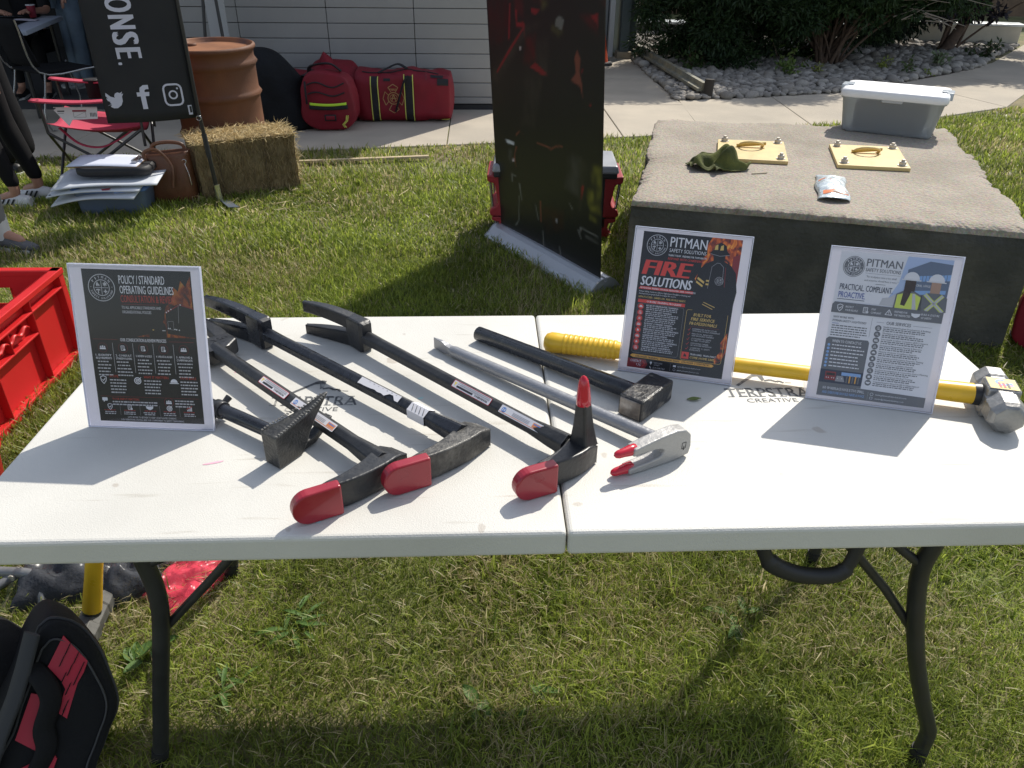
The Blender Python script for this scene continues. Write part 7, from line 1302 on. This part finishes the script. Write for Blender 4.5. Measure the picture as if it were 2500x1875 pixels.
# ================================================================== red crate and things on the grass by the table
M_crate = mat('crate_red', (.60, .020, .022), .42, var=.04, vscale=6, spec=.4, trans=.06)
t = thing('plastic_crate', 'large red ribbed plastic crate on the grass left of the table', 'crate', (-2.05, 1.6, 0))
X1, X0, Y1, Y0, H = -1.755, -2.36, 2.0, 1.10, .37; ins = .030
b = MB(); b.box(((X0+X1)/2, (Y0+Y1)/2, .02), (X1-X0-.02, Y1-Y0-.02, .012)); b.build('floor', M_crate, t)
def wall(name, a, c, hole=False):
    a, c = Vector((*a, 0)), Vector((*c, 0)); d = (c-a).normalized(); n = Vector((d.y, -d.x, 0)); Lw = (c-a).length; F = frame(a, d, UPZ, n)  # n points outwards
    b = MB()
    if hole:
        for x0, x1, z0, z1 in ((0, Lw, .0, .235), (0, Lw, .305, H), (0, Lw*.32, .235, .305), (Lw*.68, Lw, .235, .305)): b.prism([(x0, z0), (x1, z0), (x1, z1), (x0, z1)], -ins-.004, -ins, 0, F)
    else: b.prism([(0, .0), (Lw, .0), (Lw, H), (0, H)], -ins-.004, -ins, 0, F)
    w = b.build(name, M_crate, t)
    def rail(x0, x1, z0, z1, d0=-ins+.0002, d1=0., nm='rib'): b = MB(); b.prism([(x0, z0), (x1, z0), (x1, z1), (x0, z1)], d0, d1, 0, F); b.build(nm, M_crate, w, bevel=.003)
    rail(-.002, Lw+.002, H-.022, H, -ins-.006, .004, 'rim'); rail(0, Lw, H-.072, H-.064); rail(0, Lw, .002, .03)
    ribs = [0, .262, .555, Lw-.005] if Lw > .7 else [0, Lw*.33, Lw*.66, Lw-.005]
    if Lw > .7: ribs = [Lw-r-.005 if r else Lw-.005 for r in (0, .262, .555)]+[0]
    for r in ribs: rail(r, r+.005, .030, H-.022)
    if Lw > .7:
        rail(0, ribs[1], .215, .223)
        b = MB(); zz = [(x, .262+.010*math.sin(2*math.pi*x/.07)) for x in [ribs[2]-.27+.0135*i for i in range(40)] if 0 <= x <= ribs[1]]
        b.loft([[F @ V3(x, z+dz, q) for dz, q in ((-.004, -ins), (-.004, -.004), (.004, -.004), (.004, -ins))] for x, z in zz], 0, True); b.build('wavy_rib', M_crate, w)
        rail(ribs[2]+.12, ribs[2]+.125, .222, H-.066)
wall('side_wall', (X1, Y0), (X1, Y1)) if False else wall('side_wall', (X1, Y0), (X1, Y1))
wall('end_wall', (X1, Y1), (X0, Y1), True); wall('side_wall', (X0, Y1), (X0, Y0)); wall('end_wall', (X0, Y0), (X1, Y0), True)
b = MB(); b.sphere((-2.15, 1.62, .10), (.16, .30, .10), 18, 10, 0, None, lambda p: p+Vector((.02*nz(p, 9, 1), .02*nz(p, 9, 2), .03*nz(p, 8, 4)))); tag(b.build('folded_coat', mat('coat_navy', (.02, .025, .045), .8, var=.3)), 'dark navy folded coat inside the red crate', 'coat')
t = thing('red_tub', 'round red tub with a black lining at the left edge before the red crate', 'tub', (-1.595, .845, 0))
Mq = TR((-1.595, .845, 0)); b = MB(); b.lathe([(.115, .002), (.125, .01), (.155, .27), (.165, .285), (.160, .30), (.148, .295)], 28, 0, True, Mq, False); b.lathe([(.001, .004), (.115, .002)], 20, 0, True, Mq, False); b.build('tub', M_crate, t); b = MB(); b.lathe([(.147, .294), (.138, .27), (.13, .15), (.001, .13)], 28, 0, True, Mq, False); b.build('lining', mat('lining_black', (.012, .012, .013), .95, bump=.5, bscale=90), t)
# black backpack with red printed panels
M_pack = mat('pack_black', (.009, .0092, .010), .8, spec=.25, var=.25, vscale=9, bump=.2, bscale=150); M_pred = mat('pack_red', (.42, .012, .035), .6, var=.1, vscale=12)
t = thing('tool_backpack', 'black tool backpack with red panels in the shade at the bottom left corner', 'backpack', (-1.12, .20, 0))
bo, bn, bx, by = Vector((-.949, .245, .30)), Vector((.303, -.808, .505)), Vector((.936, .351, 0)), Vector((-.177, .473, .863)); Fb = frame(bo, bx, by, bn)
OUT = [tuple(p.xy) for p in smooth_path([Vector((*q, 0)) for q in ((-.062, .012), (-.036, .024), (0, -.002), (.030, -.056), (.052, -.146), (.043, -.199), (.019, -.238), (-.012, -.290), (-.045, -.330), (-.150, -.335), (-.195, -.300), (-.200, -.236), (-.162, -.173), (-.119, -.097), (-.062, .012))], 4)][:-1]
oc_ = Vector((sum(p[0] for p in OUT)/len(OUT), sum(p[1] for p in OUT)/len(OUT)))
def pring(sc, dep): 
    r = []
    for p in OUT:
        q = oc_+(Vector(p)-oc_)*sc; w = Fb @ V3(q.x, q.y, 0)+Vector((-.56, .78, 0))*dep; w += Vector((nz(w, 14, 3), nz(w, 14, 6), nz(w, 14, 9)))*.007; w.z -= dep*1.5*max(0, w.z); w.z = max(.004, w.z); r.append(w)
    return r
b = MB(); b.loft([pring(.05, -.003), pring(.5, -.004), pring(.86, -.002), pring(.96, .004), pring(1.0, .016), pring(1.02, .06), pring(1.0, .14), pring(.95, .21), pring(.86, .25), pring(.6, .265)], 0, True); b.build('pack_body', M_pack, t)
b = MB(); b.sphere((-1.26, .30, .10), (.17, .11, .125), 24, 14, 0, None, lambda p: Vector((p.x+.02*nz(p, 7, 1), p.y+.02*nz(p, 7, 2), max(.004, p.z*1.05+.025*nz(p, 9, 4))))); b.build('main_compartment', M_pack, t)
pip = pring(1.015, .022); b = MB(); b.tube(pip+[pip[0]], .0035, 6); b.build('piping', mat('piping_grey', (.03, .03, .032), .6), t)
for sc_ in (.80,):
    zp = [p+(Fb.to_3x3() @ Vector((0, 0, .003))) for p in pring(sc_, -.003)]; b = MB(); b.tube(zp+[zp[0]], .0022, 6); b.build('zip', mat('zip_grey', (.035, .035, .037), .5), t)
def panel(pts, m, nm, k):
    P = Print(Fb, .001); P.poly([tuple(p) for p in pts], m, k); o = P.build(nm, t); so = o.modifiers.new('solid', 'SOLIDIFY'); so.thickness = .003; return o
panel([(-.020, -.011), (.012, -.074), (.001, -.094), (-.013, -.111), (-.030, -.145), (-.044, -.174), (-.060, -.154), (-.046, -.135), (-.036, -.116), (-.040, -.098), (-.057, -.063)], M_pred, 'red_panel', 8)
panel([(-.094, -.105), (-.062, -.124), (-.074, -.16), (-.102, -.224), (-.137, -.186)], M_pred, 'red_panel', 8); panel([(-.147, -.245), (-.117, -.239), (-.08, -.23), (-.075, -.246), (-.089, -.271), (-.112, -.32), (-.14, -.31)], M_pred, 'red_panel', 8)
for i, (x, y) in enumerate(((-.012, -.030), (-.001, -.052), (.004, -.075), (-.026, -.050), (-.016, -.072), (-.009, -.094), (-.030, -.085), (-.026, -.108), (-.036, -.140), (-.045, -.155))): panel([(x, y), (x+.003, y+.002), (x-.010, y-.018), (x-.013, y-.019)], M_pack, 'slit', 10)
b = MB(); b.tube([Fb @ V3(x, y, .012) for x, y in ((-.070, .010), (-.098, -.055), (-.122, -.105), (-.160, -.170), (-.19, -.23))], .020, 8, flat=.35); b.build('shoulder_strap', mat('strap_dark_grey', (.028, .029, .031), .7, var=.2), t)
b = MB(); b.tube(smooth_path([Fb @ V3(x, y, z) for x, y, z in ((-.085, -.055, .006), (-.066, -.085, .02), (-.060, -.125, .022), (-.082, -.175, .02), (-.085, -.215, .018), (-.115, -.262, .012))], 5), .020, 8, flat=.4); b.build('strap', M_pack, t)
# second sledgehammer leaning on the table edge
t = thing('sledgehammer', 'yellow-handled sledgehammer standing head down in the grass under the left table end', 'sledgehammer', (-1.08, .505, 0), group='sledgehammers with yellow handles')
p1, p0 = Vector((-1.083, .507, .075)), Vector((-.995, .525, .40)); hd_ = sledge(t, p0, p1, Vector((-1.091, .505, .040)), Vector((.10, -.97, .05)).normalized(), False)
hd_.data = hd_.data.copy(); hd_.data.materials[0] = mat('dirty_steel', (.10, .098, .09), .6, metal=.3, var=.3, vscale=40)
# garments in clear plastic bags
M_wrap = thin_clear('clear_plastic_film', (.98, .985, .99), .26, 1.45, .45)
def crumple(cx, cy, rx, ry, h, rz, seed, k=1.): 
    M = TR((cx, cy, 0), rz)
    def f(u, v):
        x, y = (2*u-1), (2*v-1); e = max(0, 1-abs(x)**3)*max(0, 1-abs(y)**3); z = .006+h*e**.5*(.75+.45*nz((x*1.6, y*1.6, seed), 1.3, seed))+.007*nz((x*3, y*3, 1), 1.2, seed+2)*e
        return M @ V3(rx*x*(1+.10*nz((y*2, 1, seed), 1, 1)), ry*y*(1+.10*nz((x*2, 5, seed), 1, 1)), max(.005, z*k+.012*abs(nz((x*4, y*4, 3), 1.2, seed))*(k-1)*8))
    return f
M_gar = mat('garment_charcoal', (.035, .038, .046), .85, var=.3, vscale=12, bump=.3, bscale=80); M_garr = mat('garment_red', (.62, .035, .07), .8, var=.08, vscale=12, bump=.2, bscale=120); M_garw = mat('garment_white', (.60, .58, .58), .8, var=.08, vscale=14)
for (nm, lab_, a, m) in (('bagged_garment', 'dark folded garment in a clear plastic bag left of the yellow sledge handle', (-1.235, .69, .12, .10, .085, .2, 1), M_gar), ('bagged_garment', 'dark folded garment in a clear plastic bag right of the yellow sledge handle', (-1.075, .690, .075, .10, .075, .5, 2), M_gar), ('bagged_garment', 'bright red folded shirt in clear plastic on the grass behind the left table leg', (-.918, .668, .105, .078, .028, .98, 3), M_garr), ('bagged_garment', 'white folded garment partly under the bagged red shirt', (-1.0, .80, .09, .075, .05, .1, 4), M_garw)):
    t = thing(nm, lab_, 'bagged garment', (a[0], a[1], 0), 0, 'garments in clear plastic bags')
    b = MB(); b.grid(crumple(*a), 24, 20); b.build('garment', m, t)
    a2 = (a[0], a[1], a[2]*1.16, a[3]*1.16, a[4]*1.05, a[5], a[6]); b = MB(); b.grid(crumple(*a2, 1.12), 40, 34); b.build('plastic_film', M_wrap, t)
t = thing('tube_frame', 'grey bent tube frame lying on the grass at the left edge under the table', 'tube frame', (-1.35, .65, 0)); M_gt = mat('tube_grey', (.20, .205, .21), .45, metal=.2, var=.2, vscale=20)
b = MB(); b.tube(smooth_path([(-1.75, .69, .055), (-1.45, .665, .058), (-1.32, .655, .056), (-1.285, .640, .050), (-1.265, .610, .030), (-1.255, .585, .006)], 6), .0135, 12); b.build('tube', M_gt, t)
b = MB(); b.tube([(-1.352, .658, .048), (-1.41, .60, .03), (-1.52, .50, .012)], .0125, 10); b.build('brace_tube', M_gt, t); b = MB(); b.tube([(-1.352, .640, .052), (-1.352, .675, .052)], .009, 8); b.build('rivet', M_bolt, t)
# red bag at the right of the block
t = thing('gear_bag', 'red bag with a grey reflective strip on the grass right of the concrete block', 'gear bag', (2.45, 2.1, 0)); Mg = TR((2.44, 2.10, .004), .9); f = bagf(.62, .34, .30, 9.0)
bag_body(f, Mg, 28, 30).build('bag_body', M_bag, t); band(f, Mg, .06, .14, .3, 5.9, .006).build('reflective_strip', mat('strip_grey', (.33, .36, .33), .4, var=.1), t)
# ================================================================== shrubs, tree and small plants
def leaf_cloud(name, m, parent, centres, n, L0, L1, wr, c0, c1, droop=.3, seed=1):
    """many small leaf-shaped faces spread through clumps; centres: (x, y, z, radius)"""
    g = np.random.default_rng(seed); C4 = np.array(centres); k = g.choice(len(C4), n, p=(C4[:, 3]**2)/np.sum(C4[:, 3]**2)); d = g.normal(size=(n, 3)); d /= np.linalg.norm(d, axis=1)[:, None]; r = g.random(n)**.45
    p = C4[k, :3]+d*(C4[k, 3]*r)[:, None]*np.array([1, 1, .72]); keep = p[:, 2] > .03; p, d, k = p[keep], d[keep], k[keep]; n = len(p)
    ax = d*.7+g.normal(size=(n, 3))*.55; ax[:, 2] -= droop; ax /= np.linalg.norm(ax, axis=1)[:, None]; sd = np.cross(ax, g.normal(size=(n, 3))); sd /= np.linalg.norm(sd, axis=1)[:, None]; L_ = g.uniform(L0, L1, n)[:, None]
    V = np.empty((n, 4, 3)); V[:, 0] = p; V[:, 1] = p+ax*L_*.45+sd*L_*wr/2; V[:, 2] = p+ax*L_; V[:, 3] = p+ax*L_*.45-sd*L_*wr/2
    tt = np.clip(g.random(n)*.7+.3*g.random(len(C4))[k], 0, 1)[:, None]; c = (1-tt)*np.array(c0)+tt*np.array(c1); c = np.repeat(np.concatenate([c, np.ones((n, 1))], 1)[:, None], 4, 1)
    me = bpy.data.meshes.new(name); me.vertices.add(n*4); me.vertices.foreach_set('co', V.astype(np.float32).ravel()); me.loops.add(n*4); me.loops.foreach_set('vertex_index', np.arange(n*4, dtype=np.int32)); me.polygons.add(n); me.polygons.foreach_set('loop_start', (np.arange(n)*4).astype(np.int32)); me.polygons.foreach_set('loop_total', np.full(n, 4, np.int32)); me.update(calc_edges=True)
    a = me.color_attributes.new('col', 'FLOAT_COLOR', 'POINT'); a.data.foreach_set('color', c.astype(np.float32).ravel()); me.materials.append(m); me.transform(wm(parent).inverted()); o = bpy.data.objects.new(name, me); COL.objects.link(o); o.parent = parent; return o
M_fol = vcol_mat('foliage', .55, .22, .35); M_bark = mat('bark', (.10, .065, .045), .9, var=.3, vscale=20, bump=.6, bscale=40)
def clumps(rng, cx, cy, rx, ry, z0, z1, n, r0, r1, shape=.5):
    out = []
    while len(out) < n:
        a = rng.uniform(0, 6.283); q = math.sqrt(rng.random()); z = rng.uniform(z0, z1); w = math.sin(math.pi*min(1, max(.0, (z-z0)/(z1-z0)*.75+.25)))**shape; out.append((cx+rx*q*w*math.cos(a), cy+ry*q*w*math.sin(a), z, rng.uniform(r0, r1)))
    return out
def shrub(name, label, cat, base, stems, cl, n, L0, L1, wr, c0, c1, seed, droop=.3):
    t = thing(name, label, cat, (*base, .01)); rng = random.Random(seed)
    for i in range(stems):
        c = rng.choice(cl); a = rng.uniform(0, 6.28); p0 = Vector((base[0]+.12*math.cos(a), base[1]+.12*math.sin(a), 0)); p2 = Vector(c[:3]); p1 = p0.lerp(p2, .45)+Vector((rng.gauss(0, .1), rng.gauss(0, .1), .25))
        b = MB(); pts = bez(p0, p1, p2, 8); r = rng.uniform(.014, .032); b.tube(pts, [r*(1-.075*k) for k in range(9)], 6); b.build('stem', M_bark, t)
    leaf_cloud('crown', M_fol, t, cl, n, L0, L1, wr, c0, c1, droop, seed); return t
rg = random.Random(5)
cl = clumps(rg, 2.95, 10.15, 1.15, .95, .9, 3.3, 60, .24, .42)+clumps(rg, 2.95, 9.95, .95, .75, .12, 1.1, 90, .16, .30, .2)+clumps(rg, 3.55, 9.65, .95, .5, .55, 1.3, 60, .16, .30, .2)
shrub('evergreen_shrub', 'tall dark evergreen shrub reaching the stones, left one behind the concrete block', 'shrub', (2.8, 10.15), 8, cl, 90000, .05, .10, .26, (.010, .026, .010), (.036, .068, .020), 5)
cl = clumps(rg, 4.75, 10.15, 1.5, 1.0, 1.0, 3.4, 70, .24, .42)+clumps(rg, 4.8, 9.75, 1.35, .6, .62, 1.3, 110, .15, .28, .15)+clumps(rg, 4.5, 10.6, 1.1, .3, .1, .9, 40, .18, .3, .2)
t = shrub('evergreen_shrub', 'broad dark evergreen shrub on many bare stems, right of the left shrub', 'shrub', (4.45, 9.85), 34, cl, 90000, .05, .10, .26, (.012, .030, .011), (.046, .085, .022), 6)
for i in range(14):
    p0 = Vector((5.15+rg.uniform(-.2, .3), 9.35+rg.uniform(-.1, .2), .68+rg.uniform(-.1, .25))); d = Vector((rg.uniform(.5, 1), rg.uniform(-.5, .1), rg.uniform(-.35, .3))); b = MB(); b.tube([p0, p0+d*.3+UPZ*rg.uniform(-.05, .05), p0+d*rg.uniform(.5, .8)], [.009, .006, .003], 5)
    q = p0+d*.3; b.build('bare_twig', mat('twig_grey', (.26, .22, .18), .85), t)
cl = clumps(rg, 6.0, 11.9, 1.2, .8, .1, 3.0, 90, .22, .42)
shrub('evergreen_shrub', 'dark shrub at the back between the broad evergreen and the purple tree', 'shrub', (6.0, 11.9), 8, cl, 55000, .05, .11, .28, (.010, .022, .014), (.030, .052, .026), 7)
cl = clumps(rg, 7.6, 11.6, 1.7, 1.0, .95, 3.6, 90, .25, .45)+clumps(rg, 6.9, 11.2, .8, .5, .55, 1.6, 22, .16, .3)
t = shrub('purple_leaf_tree', 'dark purple-leaved small tree with a leaning trunk at the top right', 'tree', (6.85, 11.3), 6, cl, 50000, .06, .12, .46, (.010, .009, .014), (.035, .026, .036), 8)
b = MB(); b.tube(bez((6.75, 11.2, 0), (7.0, 11.35, .35), (7.5, 11.5, 1.2), 8), [.09, .085, .08, .075, .07, .065, .06, .055, .05], 10); b.build('trunk', M_bark, t)
def plant(label, x, y, h, n, lw, seed, c0=(.05, .10, .02), c1=(.16, .22, .05), grp='small plants among the stones', spread=.5):
    t = thing('small_plant', label, 'plant', (x, y, .02), 0, grp); rng = random.Random(seed); cl = []
    for i in range(max(3, n//18)):
        d = Vector((rng.gauss(0, spread), rng.gauss(0, spread), 1)).normalized(); p = Vector((x, y, .0)); b = MB(); q = p+d*h*rng.uniform(.6, 1); b.tube([p, p.lerp(q, .5)+Vector((rng.gauss(0, .02), 0, 0)), q], [.005, .004, .0025], 5); b.build('stem', M_bark, t)
        for k in range(4): e = p.lerp(q, .35+.2*k); cl.append((e.x, e.y, e.z, h*.17))
    leaf_cloud('foliage', M_fol, t, cl, n, lw, lw*1.7, .5, c0, c1, .1, seed); return t
plant('leafy plant with light leaves standing in front of the tall left shrub', 3.75, 9.35, .42, 90, .045, 11); plant('low broad-leaved plant in the stones beside the grey rail', 2.55, 9.45, .34, 160, .05, 12, (.02, .05, .015), (.10, .15, .04)); plant('low sunlit plant among the stones between the two big shrubs', 3.62, 8.95, .22, 120, .04, 13)
plant('small yellow-green plant right of the many-stemmed shrub', 5.0, 9.35, .2, 90, .035, 14, (.12, .16, .03), (.30, .33, .08)); plant('small green weed in the sunlit stones behind the storage bin', 5.35, 8.98, .12, 40, .03, 15, (.12, .18, .03), (.25, .30, .06)); plant('yellow-green low plant left of the many-stemmed shrub', 4.05, 9.15, .16, 70, .035, 16, (.14, .17, .03), (.34, .36, .1))
plant('dark low plant at the far right end of the stones', 6.95, 10.55, .30, 130, .05, 17, (.02, .035, .015), (.06, .09, .03)); plant('pale grassy plant among the shaded stones to the right', 5.85, 9.65, .24, 130, .05, 18, (.10, .14, .07), (.22, .28, .15)); plant('upright dark weed in the sunlit stones', 5.15, 9.0, .32, 70, .04, 19, (.03, .06, .02), (.09, .13, .04))
